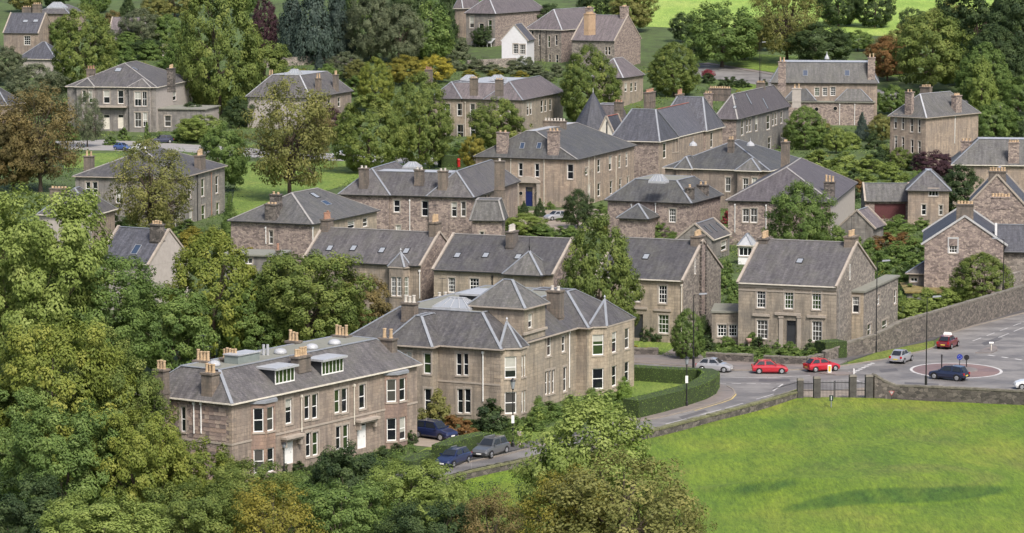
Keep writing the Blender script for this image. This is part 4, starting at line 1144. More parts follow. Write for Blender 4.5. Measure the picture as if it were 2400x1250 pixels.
# steep roofed house with the pointed turret
H = House('turret_roof_house', 'steep roofed house with red ridge tiles, half timbering and two pyramid hips', (880, 990), (1022, 994), (1455, 890), 7.6, 3, wallL=RUB, wallR=PINK, roof=SLB); HS.append(H)
b = H.block(0, 11, 0, max(H.La, 9.0), rise=5.4, inset=(5.6, 5.6, 2.6, 2.6), ridge=RIDGER)
xc = H.Lb
T2 = H.block(xc - 11, xc + 0.3, -0.3, 9.2, rise=6.0, inset=(5.8, 5.8, 2.6, 2.6), ridge=RIDGER)
T3 = H.block(6.2, H.Lb - 6, 0.05, 8.9, rise=4.9, kind='gabley', over=0.1, ridge=RIDGER)
H.win(b, 'R', (1053, 1000, 1076, 1105), (1118, 972, 1136, 1062), (1142, 965, 1160, 1060)); H.win(T2, 'R', (1293, 945, 1312, 1046), (1383, 925, 1402, 1030))
p = H.at_h(840, 880, 9.5)
G = H.block(1.5, 8.0, max(H.La, 9.0) - 0.5, max(H.La, 9.0) + 3.4, h=7.0, rise=4.8, kind='gabley', mats=(CREAM, RUB), ridge=RIDGER)
for y0, y1, z0, z1 in ((0.5, 0.5, 7.0, 9.0), (1.7, 1.7, 7.0, 11.0), (2.9, 2.9, 7.0, 9.0)):
    m = MB(); yb = max(H.La, 9.0) - 0.5; m.box(1.5 - 0.12, 1.5 - 0.03, yb + y0, yb + y0 + 0.2, z0, z1); m.build('timber', DKGREY, H.root)
H.chimney(960, 700, 640, 8, 1.0, 4.2, base=(12.9,), poth=0.5, pot=POTR, axis='x'); H.chimney(1170, 690, 655, 5, 1.0, 2.4, base=(13.0,), poth=0.9, pot=POTR, axis='x'); H.chimney(745, 760, 710, 3, 0.9, 1.6, base=(12.0,), poth=0.4, pot=POTR)
H.finish()
# pointed turret belongs to it
c = H.at_h(565, 860, 9.0); bz = 8.0
m = MB(); m.lathe([(3.0, 0), (3.0, bz)], (c.x, c.y, 0), 16); m.build('turret', PINK, H.root)
m = MB(); zt = H.on(1, c.y, 575, 640)[2]; m.lathe([(4.2, bz), (3.9, bz + 0.4), (1.6, bz + (zt - bz) * 0.62), (0.05, zt)], (c.x, c.y, 0), 12); o = m.build('turret_roof', SLB, H.root)
m = MB(); m.lathe([(0.16, zt - 0.5), (0.1, zt), (0.03, zt + 0.8)], (c.x, c.y, 0), 6); m.build('finial', LEADW, o)
p = H.at_h(690, 760, 12)
m = MB(); m.box(c.x + 1, c.x + 8, c.y - 4.2, c.y + 1.0, 0, 9.0); m.build('wall', RUB, H.root)
m = MB()
E0 = [Vector((c.x + 0.8, c.y - 4.5, 9)), Vector((c.x + 8.2, c.y - 4.5, 9)), Vector((c.x + 8.2, c.y + 1.2, 9)), Vector((c.x + 0.8, c.y + 1.2, 9))]
T0 = [Vector((c.x + 2.6, c.y - 3.4, 12.4)), Vector((c.x + 7, c.y - 3.4, 12.4)), Vector((c.x + 7, c.y + 0.2, 12.4)), Vector((c.x + 2.6, c.y + 0.2, 12.4))]
for i in range(4): m.poly([E0[i], E0[(i + 1) % 4], T0[(i + 1) % 4], T0[i]])
m.poly(T0); o = m.build('roof', SLP, H.root)
for i in range(4): w = MB(); w.bar(T0[i], T0[(i + 1) % 4], 0.3, 0.08, lift=0.02); w.build('roof_edge', LEADW, o)

H, b = villa('long_pot_row_house', 'stone house with long white rooflights, a pot row and a tall aerial', (1418, 835), (1565, 838), (1930, 747), 8.0, 3, 4.6, inset=(5.0, 5.0, 5.0, 5.0), wallL=RUB, wallR=GREY, roof=SLP, flash=RIDGE)
H.win(b, 'R', (1598, 835, 1617, 945), (1634, 830, 1650, 925), (1655, 826, 1671, 920), (1697, 815, 1714, 915), (1775, 805, 1800, 905), (1815, 790, 1830, 880), (1836, 785, 1850, 872), (1872, 780, 1888, 862), (1785, 958, 1806, 1042), (1875, 935, 1890, 990), (1610, 1000, 1628, 1080))
H.chimney(1368, 760, 650, 3, 1.0, 1.6, mat=RUB, base=(9.5,), poth=0.4); H.chimney(1450, 650, 615, 9, 0.8, 4.4, base=(12.6,), poth=0.35); H.chimney(1735, 620, 575, 4, 1.0, 1.7, base=(12.4,), poth=0.3)
for x, y in ((1650, 690), (1765, 722)): H.skylight(x, y, 0.8, 2.6)
for x, y in ((1553, 683), (1555, 748)): H.skylight(x, y, 0.7, 0.9)
q = H.at_h(1735, 560, 14.0); m = MB(); m.tube((q.x, q.y, 12.0), (q.x, q.y, 22.0), 0.05, 0.03, 6)
for k in (0, 1, 2): m.tube((q.x - 0.8, q.y, 14.2 + k * 0.3), (q.x + 0.8, q.y, 14.2 + k * 0.3), 0.025, 0.025, 5)
m.build('aerial', BLACK, H.root); H.finish()

# mansion with the long grey front roof
H, b = villa('mansard_mansion', 'broad grey mansard roofed mansion with a chimney at each end and round windows', (320, 590), (1060, 585), None, 9.0, 4, 4.4, inset=(2.4, 2.4, 2.6, 2.6), flat=LEADW, th=84, wallL=PINK, roof=SLG, fit='L', Lb=12.0)
H.chimney(395, 585, 430, 2, 1.3, 1.6, poth=0.9, mat=RUB); H.chimney(1018, 575, 400, 2, 1.3, 1.6, poth=0.9, mat=RUB)
for x in (558, 850): H.skylight(x, 510, 1.1, 1.4, True)
q = H.at_h(708, 410, 13.6); m = MB(); m.lathe([(0.6, 0), (0.5, 0.4), (0.1, 1.1), (0.1, 1.3), (0.03, 1.7)], (q.x, q.y, 13.5), 8); m.build('roof_ventilator', LEADW, H.root)
H.win(b, 'L', (622, 612, 655, 672), (678, 612, 710, 670), (732, 608, 768, 668), style='geo')
y0_, y1_ = H.on(0, -2.0, 1035, 720)[1], H.on(0, -2.0, 400, 720)[1]; hz = H.on(0, -2.0, 700, 715)[2]
F1_ = H.block(-2.0, 1.0, y0_, y1_, h=hz, kind='flat', flat=FELT, mats=(RUB, RUB))
for xa, xb in ((410, 630), (770, 1020)):
    a_, b_ = H.on(0, -2.0, xb, 715)[1], H.on(0, -2.0, xa, 715)[1]
    H.block(-2.02, 4.5, a_, b_, h=hz + 0.23, z0=hz, kind='hip', rise=3.9, inset=((b_ - a_) / 2 + 0.3,) * 4, roof=SLG, over=0.15)
for x, y in ((637, 762), (767, 757)):
    q = H.on(0, -2.05, x, y); m = MB(); m.tube((-2.1, q.y, q.z), (-2.01, q.y, q.z), 0.55, 0.55, 16); o = m.build('round_window', SILL, H.root)
    m = MB(); m.tube((-2.14, q.y, q.z), (-2.09, q.y, q.z), 0.4, 0.4, 16); m.build('pane', GLASS, o)
H.win(F1_, 'L', (745, 880, 770, 930), (680, 885, 705, 950)); H.chimney(497, 700, 615, 2, 1.5, 1.9, poth=0.9, mat=HARL, base=(hz + 1.0,))
for x in (798, 903): H.pipe_px(F1_, 'L', x, 725, 980, WHITE)
H.finish()

H, b = villa('tall_corner_house', 'tall stone house turned cornerwise with a chimney stack rising from each wall', (1150, 770), (1400, 828), (1765, 745), 9.6, 4, 4.2, th=50, wallL=PINK, wallR=PINK, roof=SLG, flash=LEADW)
H.win(b, 'L', (1178, 800, 1196, 897), (1230, 808, 1247, 906), (1290, 828, 1310, 922), (1344, 835, 1361, 926), (1180, 950, 1198, 1046), (1231, 958, 1246, 1060), (1294, 975, 1311, 1070), (1344, 985, 1362, 1072))
H.chimney(1275, 800, 640, 2, 0.9, 1.5, mat=RUB, poth=0.4); H.chimney(1640, 800, 665, 4, 1.1, 2.0, axis='x', mat=RUB, poth=0.4); H.chimney(1400, 640, 605, 5, 1.0, 2.2, base=(13.2,), poth=0.4)
H.pipe_px(b, 'R', 1600, 800, 1000, WHITE); H.finish()

H, b = villa('twin_dome_house', 'hip roofed house with two small white ridge domes and a tall stack at right', (1365 - 1785.7, 200), (305, 216), (552, 168), 6.4, 8, 4.0, wallL=PINK, wallR=RUB, roof=SLG, flash=LEAD)
H.win(b, 'L', (0, 255, 35, 356), style='sashv'); H.win(b, 'L', (-340, 240, -245, 300), style='garage', frame=CREAM, name='garage_door')
for xa, xb in ((95, 245), (-330, -230)):
    a_, b_ = H.on(0, 0.0, xb, 215)[1], H.on(0, 0.0, xa, 215)[1]
    gb = H.block(-0.9, 4.0, a_, b_, rise=1.9, inset=((b_ - a_) / 2 + 0.3,) * 4)
    if xa > 0: H.win(gb, 'L', (122, 262, 160, 350), (185, 258, 222, 350), style='sashv')
H.chimney(418, 195, 5, 4, 1.1, 1.5, axis='x', poth=0.3)
for x in (-225, 175):
    q = H.at_h(x, 35, 10.2); m = MB(); m.lathe([(0.7, 0), (0.62, 0.3), (0.3, 0.6), (0.06, 0.75), (0.03, 1.3)], (q.x, q.y, 10.2), 10); m.build('ridge_dome', LEADW, H.root)
H.chimney(40, 30, -10, 2, 0.8, 1.0, base=(10.2,), poth=0.5); H.pipe_px(b, 'L', 110, 240, 400, WHITE); H.finish()

H, b = villa('lantern_roof_house', 'rubble house with a pale flat roof top carrying a white pyramid lantern', (965, 422), (1540, 441), (1752, 394), 6.2, 7, 3.0, inset=(3.4, 3.4, 3.6, 3.6), flat=FELT, wallL=RUB, wallR=RUB, roof=SLG, flash=LEAD)
H.win(b, 'L', (1393, 475, 1440, 570), style='geo'); q = H.at_h(1320, 290, 9.4); lead_lantern(H, q.x, q.y, 9.36, 2.0, 2.6, 1.2, 'roof_lantern')
H.chimney(1572, 420, 325, 1, 0.9, 1.2, mat=RUBD, poth=0.4); H.chimney(1675, 395, 305, 2, 0.9, 1.6, mat=RUBD, poth=0.4)
pq, pp = H.on(0, -3.0, 1262, 548), H.on(0, -3.0, 1070, 548)
PO = H.block(-4.5, 0.0, pq.y, pp.y, h=H.on(0, -4.5, 1200, 550)[2], rise=2.0, mats=(RUB, RUB))
H.pipe_px(b, 'L', 1132, 440, 520, WHITE); H.pipe_px(b, 'L', 1300, 430, 560, WHITE); H.finish()

H, b = villa('purple_slate_house', 'house with a purplish hip roof half hidden by a feathery tree', (20, 432), (735, 436), (905, 388), 6.6, 8, 4.4, wallL=RUB, wallR=HARL, roof=SLP, flash=RIDGE)
H.win(b, 'L', (120, 475, 165, 570), (175, 472, 223, 572), style='sashv', pane=GLASS2)
H.chimney(770, 400, 285, 3, 1.0, 1.6, poth=0.9, mat=RUBD); H.pipe_px(b, 'L', 68, 440, 640, WHITE); H.pipe_px(b, 'L', 285, 445, 640, WHITE)
H.finish()
H = House('conservatory', 'small white conservatory with a pale roof against the purple slate house', (90, 735), (185, 738), None, 2.6, 8, Lb=3, fit='L', wallL=WHITE, roof=LEADW, win='case', cat='conservatory'); HS.append(H)
b = H.block(0, 3, 0, H.La, rise=1.5, over=0.1); H.win(b, 'L', (95, 745, 185, 805), style='case'); H.finish()
H = House('glazed_outbuilding', 'low outbuilding with a row of pale rooflights between two rubble houses', (1590, 625), (1690, 700), (1815, 600), 3.0, 7, th=70, wallL=GREY, roof=SL, fit='R', La=5.0); HS.append(H)
b = H.block(0, max(H.Lb, 7), 0, 5.0, kind='gabley', rise=2.2, over=0.2); H.win(b, 'R', (1755, 700, 1795, 765))
for x, y in ((1665, 620), (1700, 608), (1750, 598)): H.skylight(x, y, 0.5, 1.6)
H.finish()

# right hand group
H = House('red_garage', 'garage with a slate roof and a dark red door', (975, 428), (1290, 428), None, 3.4, 8, Lb=6, fit='L', wallL=RUB, roof=SLG, cat='garage'); HS.append(H)
b = H.block(0, 6, 0, H.La, kind='gablex', rise=2.6, over=0.25); H.win(b, 'L', (1040, 440, 1258, 545), style='garage', frame=plain('dark_red_door', (0.09, 0.025, 0.028), 0.6), name='garage_door'); H.finish()
H, b = villa('small_hip_house', 'small hip roofed stone house joined to the red garage', (1275, 352), (1560, 355), None, 5.6, 8, 2.9, inset=(3.2, 3.2, 3.2, 3.2), flat=LEADW, wallL=PINK, roof=SL, fit='L', Lb=9)
H.win(b, 'L', (1418, 338, 1486, 388), style='case'); H.win(b, 'L', (1368, 445, 1400, 520), (1490, 450, 1515, 520)); H.finish()
H, b = villa('moss_roof_house', 'house at the right edge with a pale flat roof top and red stacks', (1590, 172), (2300, 180), None, 7.0, 8, 4.0, inset=(4.5, 4.5, 4.5, 4.5), flat=LEADW, wallL=PINK, roof=SLG, fit='L', Lb=12)
H.chimney(1680, 60, 0, 3, 1.0, 1.8, base=(9.2,), mat=RUB, poth=0.4); H.chimney(2010, 150, 10, 4, 1.0, 1.8, mat=RUB, poth=0.4); H.finish()
# gabled pair on the right: gable wall faces the camera
H = House('gable_front_house', 'stone house whose gable with white bargeboards faces the field, behind the roadside wall', (1390, 730), (1945, 738), None, 7.2, 8, Lb=16, fit='L', wallL=RUB, roof=SLB, win='geo', trim=plain('bargeboard_paint', (0.42, 0.42, 0.42), 0.6)); HS.append(H)
b = H.block(0, 16, 0, H.La, kind='gabley', rise=H.La * 0.36, over=0.3)
H.win(b, 'L', (1560, 685, 1618, 785), pane=GLASS2)
H.chimney(1670, 520, 440, 5, 1.0, 2.2, poth=0.4, base=(0.7, H.La / 2, b['top'] - 0.5))
H.block(2.0, 8.0, -3.0, 1.0, h=6.2, kind='gablex', rise=3.2, mats=(RUBG, RUBG), over=0.4)
sc_ = H.blocks[-1]; rnd_windows(H, sc_, 'L', 1, 1.0, 3.0, 1.6, style='case'); rnd_windows(H, sc_, 'R', 2, 3.6, 5.4, 1.2, style='case'); rnd_windows(H, sc_, 'R', 2, 0.8, 2.6, 1.2, style='case')
H.finish()
H = House('gable_front_house', 'taller gabled stone house with red ridge and tall stack at the right edge', (1700, 442), (2085, 470), None, 9.0, 8, Lb=14, fit='L', th=80, wallL=RUB, roof=SLB, win='geo'); HS.append(H)
b = H.block(0, 14, 0, H.La, kind='gabley', rise=4.4, over=0.3)
H.chimney(1860, 290, 210, 6, 1.1, 2.4, poth=0.5, base=(0.8, H.La / 2, 13.0)); H.chimney(1920, 460, 390, 6, 1.1, 2.6, poth=0.4, base=(10.5,), mat=RUB); H.finish()
H, b = villa('garden_extension', 'low hip roofed extension with a white rooflight beside the roadside wall', (1280, 930), (1700, 945), None, 3.2, 8, 2.6, wallL=GREY, roof=SL, fit='L', Lb=7)
H.skylight(1545, 890, 1.9, 1.1); H.win(b, 'L', (1290, 955, 1340, 985), style='case'); H.finish()
H = House('mossy_shed', 'flat roofed shed covered in yellow moss behind the roadside wall', (1270, 1062), (1600, 1064), None, 1.5, 8, Lb=9, fit='L', wallL=GREY, cat='shed'); HS.append(H)
b = H.block(0, 9, 0, H.La, kind='flat', flat=plain('yellow_moss', (0.19, 0.15, 0.055), 0.95, vary=0.5)); H.win(b, 'L', (1420, 1070, 1470, 1090), style='case'); H.finish()
H = House('greenhouse', 'small slate roofed garden store beyond the symmetrical stone house', (870, 580), (1030, 620), (1110, 590), 2.8, 8, La=5.0, Lb=6.0, fit='R', wallL=GREY, roof=SLP, cat='shed'); HS.append(H)
b = H.block(0, 6.0, 0, 5.0, kind='gabley', rise=2.6, over=0.3); H.finish()

# left side
H, b = villa('grey_ashlar_house', 'grey stone house with buff chimney pots behind a bare brownish tree', (525, 262), (1240, 268), (1566, 205), 7.6, 5, 3.6, wallL=GREY, wallR=GREY, roof=SL, flash=RIDGE)
H.win(b, 'L', (598, 288, 630, 382), (645, 288, 680, 382)); H.win(b, 'L', (808, 330, 858, 437), style='sashv')
H.win(b, 'R', (1308, 285, 1333, 406), (1403, 265, 1426, 390), (1502, 245, 1523, 368), (1405, 450, 1431, 580), (1508, 430, 1530, 540), (1320, 480, 1340, 600), (1228, 490, 1262, 610))
H.chimney(1395, 190, 100, 5, 1.2, 2.2, axis='x', poth=0.9); H.chimney(622, 200, 105, 2, 1.0, 1.5, base=(8.3,), poth=0.8); H.skylight(1215, 140, 0.9, 1.3)
H.pipe_px(b, 'R', 1372, 240, 610, BLACK); H.pipe_px(b, 'R', 1470, 220, 600, POTR); H.finish()
H, b = villa('hidden_roof_house', 'low roof with a wide chimney half hidden behind leafy trees at far left', (275, 505), (640, 528), (800, 440), 5.0, 5, 3.6, wallL=HARL, wallR=PINK, roof=SL, flash=LEAD)
H.chimney(412, 365, 330, 5, 1.0, 2.6, base=(8.0,), poth=0.25); H.finish()
H = House('harled_gable_house', 'pale harled house with a blank gable between the leafy trees', (690, 838), (1040, 872), (1216, 765), 6.0, 5, th=60, wallL=HARL, wallR=HARL, roof=SLB, fit='L', flash=LEAD); HS.append(H)
H.Lb = 8.5
b = H.block(0, H.Lb, 0, H.La, kind='gablex', rise=4.0, over=0.2); b['ro'].data.materials[3] = WHITE
H.chimney(1115, 690, 580, 4, 1.0, 1.6, base=(9.0,), mat=RUBD, poth=0.4); H.skylight(950, 760, 1.0, 1.6, True); H.finish()
H = House('flat_roof_outbuilding', 'low grey flat roofed outbuilding with a single red chimney pot', (1560, 800), (1935, 808), None, 3.4, 5, Lb=6, fit='L', wallL=GREY, cat='outbuilding'); HS.append(H)
b = H.block(0, 6, 0, H.La, kind='flat', flat=FELT); H.win(b, 'L', (1700, 820, 1760, 860), style='case'); H.chimney(1940, 790, 760, 1, 0.5, 0.5, base=(3.6,), pot=POTR, poth=0.9); H.finish()
H, b = villa('double_door_villa', 'villa with twin arched front doors and a garage wing on the left background', (470, 610), (1087, 614), (1340, 590), 9.6, 1, 4.6, th=80, wallL=GREY, wallR=HARL, roof=SL, flash=RIDGE, fit='L')
H.win(b, 'L', (722, 632, 765, 722), (822, 632, 862, 725))
H.win(b, 'L', (722, 800, 765, 902), (822, 800, 862, 897), style='door', name='door', frame=CREAM); H.win(b, 'L', (950, 925, 985, 962), style='case'); H.win(b, 'R', (1205, 640, 1230, 702))
for xa, xb in ((905, 1050), (540, 660)):
    a_, b_ = H.on(0, 0.0, xb, 615)[1], H.on(0, 0.0, xa, 615)[1]
    gb = H.block(-0.7, 4.0, a_, b_, rise=1.7, inset=((b_ - a_) / 2 + 0.3,) * 4)
    if xa > 700: H.win(gb, 'L', (938, 640, 985, 742), (992, 640, 1024, 742), (940, 785, 985, 888), (997, 785, 1027, 885), style='sashv')
    else: H.win(gb, 'L', (575, 632, 600, 720), (620, 632, 645, 720), (620, 790, 648, 878))
p, q = H.on(0, 0.0, 680, 740), H.on(0, 0.0, 890, 740); m = MB(); m.box(-1.2, -0.003, q.y, p.y, p.z - 0.25, p.z + 0.1); m.build('balcony', SILL, H.root)
H.chimney(1195, 590, 475, 5, 1.2, 2.4, axis='x', mat=RUBD, poth=0.7); H.chimney(635, 510, 480, 3, 1.0, 1.8, base=(12.4,), pot=POTR, poth=0.6); H.skylight(940, 480, 1.2, 1.6); H.skylight(825, 488, 1.4, 1.8)
G_ = H.block(1.5, 13.0, -10.5, 0.0, h=H.on(0, 1.5, 1250, 765)[2], kind='flat', flat=FELT, mats=(GREY, HARL))
H.win(G_, 'L', (1148, 808, 1192, 884)); H.win(G_, 'L', (1133, 915, 1217, 972), style='garage', frame=WHITE, name='garage_door'); H.finish()
H, b = villa('lead_top_house', 'hip roofed house with a pale lead platform behind the golden tree', (-60, 660), (375, 688), (665, 648), 7.0, 2, 4.6, inset=(4.8, 4.8, 4.4, 4.4), flat=LEADW, th=72, wallL=HARL, wallR=PINK, roof=SL, flash=LEADW)
H.chimney(438, 640, 545, 2, 0.9, 1.2, poth=0.9); H.chimney(563, 630, 520, 2, 0.9, 1.4, poth=0.9, axis='x'); H.chimney(105, 540, 525, 2, 0.9, 1.2, base=(11.0,), poth=1.0)
q = H.at_h(270, 520, 11.8); lead_lantern(H, q.x, q.y, 11.76, 2.2, 3.0, 1.2); H.win(b, 'R', (500, 690, 520, 770), (570, 680, 588, 745)); H.finish()
H, b = villa('twin_cupola_house', 'purple slate villa with two glazed cupolas and a hipped wing', (1235, 690), (1845, 702), (2125, 648), 8.2, 2, 3.2, inset=(4.2, 4.2, 4.2, 4.2), flat=LEADW, wallL=WARM, wallR=TAN, roof=SLP)
H.win(b, 'L', (1493, 725, 1527, 810), (1495, 865, 1528, 952))
XR = H.block(-0.6, H.Lb + 0.3, -0.45, 7.8, rise=3.7); XL = H.block(-0.6, 20, H.La - 6.5, H.La + 0.05, rise=3.4)
H.win(XL, 'L', (1318, 725, 1354, 810), (1403, 722, 1437, 810), (1328, 868, 1356, 960), (1403, 870, 1446, 976)); H.win(XR, 'L', (1690, 722, 1722, 808), (1770, 724, 1800, 810), (1690, 868, 1722, 950))
H.win(XR, 'R', (1888, 715, 1905, 806), (1910, 712, 1925, 800), (1985, 700, 2003, 785), (2012, 695, 2028, 780), (2045, 690, 2062, 772))
for x in (1490, 1685): q = H.at_h(x, 558, 11.9); lead_lantern(H, q.x, q.y, 11.86, 2.6, 3.4, 1.1)
H.chimney(1520, 615, 545, 3, 0.9, 1.6, poth=0.35, base=(11.2,)); H.chimney(1697, 620, 555, 3, 0.9, 1.6, poth=0.35, base=(11.2,)); H.chimney(1205, 545, 485, 3, 0.9, 1.6, base=(11.0,), poth=0.6, pot=POTR)
for x in (1395, 1460): H.pipe_px(b, 'L', x, 710, 960, CREAM)
H.finish()
H, b = villa('striped_hip_house', 'house with pale striped hips half hidden by the tall lime tree', (560, 548), (770, 548), (915, 526), 6.5, 3, 4.2, th=66, wallL=WARM, wallR=WARM, roof=SLP, flash=LEADW)
H.win(b, 'R', (785, 580, 803, 640), (825, 578, 842, 640), (855, 575, 870, 635)); H.win(b, 'L', (700, 590, 720, 672), (730, 590, 745, 670)); H.finish()
# far row
H = House('top_left_gable_house', 'gabled stone house with two rooflights in the upper left corner', (25, 235), (268, 237), None, 5.5, 1, th=75, wallL=PINK, wallR=PINK, roof=SLB, fit='L', Lb=10); HS.append(H)
b = H.block(0, 10, 0, H.La, kind='gablex', rise=5.0, over=0.2); H.win(b, 'L', (168, 252, 212, 315), style='geo'); H.skylight(178, 148, 1.4, 1.0); H.skylight(250, 146, 1.4, 1.0)
H.chimney(190, 80, 50, 4, 1.0, 2.6, base=(10.2,), poth=0.3); H.finish()
H = House('white_gable_house', 'small white gabled house with paired small paned windows among the far gardens', (1715, 295), (1890, 290), None, 6.8, 2, th=78, wallL=WHITE_WALL, roof=SLB, fit='L', Lb=9, win='geo', La=6.5); HS.append(H)
b = H.block(0, 9, 0, 6.5, kind='gabley', rise=4.0, over=0.3); H.win(b, 'L', (1793, 308, 1828, 375), (1840, 312, 1877, 380)); H.finish()
H, b = villa('glazed_porch_house', 'far grey house with a pale roof, dormer and glass verandah', (1465, 88), (1668, 100), (2020, 72), 8.6, 2, 4.4, th=62, wallL=GREY, wallR=RUB, roof=SLP, flash=LEADW, fit='L')
H.win(b, 'L', (1490, 112, 1520, 196), (1620, 140, 1645, 215), (1556, 165, 1588, 240)); H.finish()
p, q = H.on(0, -2.5, 1500, 300), H.on(0, -2.5, 1640, 300); z1 = p.z
m = MB(); m.hexa([(-2.6, q.y, z1), (0, q.y, z1 + 1.1), (0, p.y, z1 + 1.1), (-2.6, p.y, z1), (-2.6, q.y, z1 + 0.12), (0, q.y, z1 + 1.22), (0, p.y, z1 + 1.22), (-2.6, p.y, z1 + 0.12)]); o = m.build('verandah_roof', LEADW, H.root)
for k in range(6):
    m = MB(); y = q.y + (p.y - q.y) * k / 5; m.box(-2.5, -2.38, y - 0.05, y + 0.05, 0, z1); m.build('verandah_post', WHITE, o)
H, b = villa('buff_stack_house', 'far stone house with a broad buff chimney stack crowned with many pots', (100, 190), (345, 214), (700, 196), 8.2, 3, 5.0, th=60, wallL=RUBG, wallR=RUB, roof=SLP, flash=LEADW, fit='L')
H.win(b, 'L', (135, 215, 150, 295), (185, 240, 200, 320), (250, 250, 265, 332), (302, 245, 318, 318), (130, 350, 145, 420), (256, 380, 270, 450), (305, 382, 322, 455)); H.win(b, 'R', (535, 255, 552, 315), (556, 252, 570, 312))
H.chimney(542, 200, 95, 8, 1.3, 3.6, axis='x', mat=plain('buff_stack', (0.42, 0.29, 0.19), 0.85), poth=0.4)
for x in (200, 240): H.pipe_px(b, 'L', x, 190, 440, BLACK)
H.finish()
H = House('big_gable_house', 'far house showing a large blank stone gable with stacks on the ridge', (615, 285), (715, 292), (1200, 285), 7.0, 3, th=62, wallL=RUBG, wallR=RUB, roof=SLP, fit='L', La=10, Lb=15, flash=LEADW); HS.append(H)
b = H.block(0, 15, 0, 12, kind='gablex', rise=6.2, over=0.2); H.win(b, 'L', (648, 325, 662, 385), (670, 328, 686, 385))
H.chimney(885, 150, 125, 4, 1.3, 2.2, base=(7.0, 10.6, 12.4), axis='x', mat=RUB, poth=0.3, top=15.2); H.chimney(985, 120, 100, 4, 1.3, 2.6, base=(7.6, 1.0, 12.4), axis='x', mat=RUB, poth=0.3, top=15.6); H.finish()
H, b = villa('edge_roof_house', 'far house whose wall just shows left of the glazed porch house', (1385, 60), (1440, 64), (1520, 40), 8.0, 2, 4.0, th=62, wallL=PINK, wallR=PINK, roof=SLP, fit='L', Lb=10); H.finish()
H = House('grey_roof_cottage', 'long low grey roof of a cottage among far left trees', (760, 235), (985, 240), None, 3.0, 1, Lb=7, fit='L', th=80, wallL=HARL, roof=SLP, cat='cottage'); HS.append(H)
b = H.block(0, 7, 0, H.La, kind='gablex', rise=4.2, over=0.3); H.win(b, 'L', (880, 250, 920, 270), style='case'); H.finish()
H, b = villa('corner_roof_house', 'low hip roofed house below the two rooflight gable in the upper left', (130, 415), (385, 418), None, 4.5, 1, 4.0, th=75, wallL=HARL, roof=SLB, fit='L', Lb=9); H.finish()
H, b = villa('left_edge_house', 'house roof at the left edge behind the brown leaved tree', (-220, 735), (45, 740), None, 6.0, 1, 4.0, th=75, wallL=PINK, roof=SL, fit='L', Lb=9); H.finish()
H, b = villa('far_lantern_house', 'farthest left roof with a white glazed lantern at the top edge', (250, 100), (480, 100), None, 6.0, 1, 2.2, inset=(4, 4, 4, 4), flat=LEADW, th=75, wallL=PINK, roof=SL, fit='L', Lb=12); 
q = H.at_h(400, 55, 8.4); lead_lantern(H, q.x, q.y, 8.3, 3, 5, 1.6); H.chimney(260, 50, 30, 4, 1, 2.4, base=(8.5,), poth=0.4); H.finish()
# ------------------------------------------------------------------ trees, shrubs, hedges
def leaf_mat(name, ca, cb, cc, trans=0.36):
    t = NT(name, 0.6)
    a = t.n('Attribute', _attribute_name='tone')
    inf = t.n('ObjectInfo')
    v = t.math('ADD', a.outputs['Fac'], t.math('MULTIPLY', t.math('SUBTRACT', inf.outputs['Random'], 0.5), 0.12))
    c = t.ramp(v, (0.08, ca), (0.5, cb), (0.95, cc))
    t.col(c); t.b.inputs['Specular IOR Level'].default_value = 0.25
    tr = t.n('BsdfTranslucent', Color=t.mix(0.5, c, (0.3, 0.4, 0.05), 'MULTIPLY'))
    t.l(c, tr.inputs[0])
    mx = t.n('MixShader', Fac=trans)
    t.l(t.b.outputs[0], mx.inputs[1]); t.l(tr.outputs[0], mx.inputs[2]); t.l(mx.outputs[0], t.out.inputs[0])
    return t.m
LV = dict(
    lime=leaf_mat('leaves_lime', (0.075, 0.115, 0.028), (0.155, 0.206, 0.05), (0.28, 0.315, 0.085)),
    green=leaf_mat('leaves_green', (0.066, 0.115, 0.03), (0.138, 0.21, 0.054), (0.25, 0.325, 0.095)),
    fresh=leaf_mat('leaves_fresh', (0.13, 0.18, 0.04), (0.22, 0.285, 0.07), (0.34, 0.4, 0.12)),
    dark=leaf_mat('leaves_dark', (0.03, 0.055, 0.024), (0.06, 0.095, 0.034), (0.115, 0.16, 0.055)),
    blue=leaf_mat('needles_blue', (0.026, 0.045, 0.038), (0.05, 0.075, 0.06), (0.085, 0.12, 0.09), 0.1),
    grey=leaf_mat('leaves_grey_green', (0.08, 0.105, 0.058), (0.14, 0.165, 0.09), (0.21, 0.235, 0.13)),
    yellowgreen=leaf_mat('leaves_yellow_green', (0.098, 0.14, 0.026), (0.195, 0.236, 0.045), (0.33, 0.34, 0.075)),
    gold=leaf_mat('leaves_gold', (0.16, 0.155, 0.03), (0.255, 0.235, 0.045), (0.38, 0.32, 0.06)),
    olive=leaf_mat('leaves_olive', (0.11, 0.125, 0.036), (0.195, 0.202, 0.06), (0.305, 0.29, 0.095)),
    brown=leaf_mat('leaves_brown', (0.105, 0.095, 0.04), (0.19, 0.155, 0.06), (0.275, 0.205, 0.08)),
    rust=leaf_mat('leaves_rust', (0.11, 0.075, 0.03), (0.21, 0.12, 0.045), (0.3, 0.165, 0.06)),
    purple=leaf_mat('leaves_purple', (0.04, 0.022, 0.03), (0.08, 0.04, 0.05), (0.135, 0.07, 0.075)),
    red=leaf_mat('leaves_red', (0.18, 0.02, 0.035), (0.3, 0.04, 0.06), (0.4, 0.08, 0.1)),
    yellow=leaf_mat('leaves_yellow', (0.24, 0.22, 0.035), (0.38, 0.34, 0.05), (0.54, 0.43, 0.07)),
    hedge=leaf_mat('hedge_leaves', (0.085, 0.145, 0.026), (0.15, 0.235, 0.04), (0.23, 0.33, 0.065), 0.15),
)
BARK = plain('bark', (0.085, 0.065, 0.048), 0.9, vary=0.3)
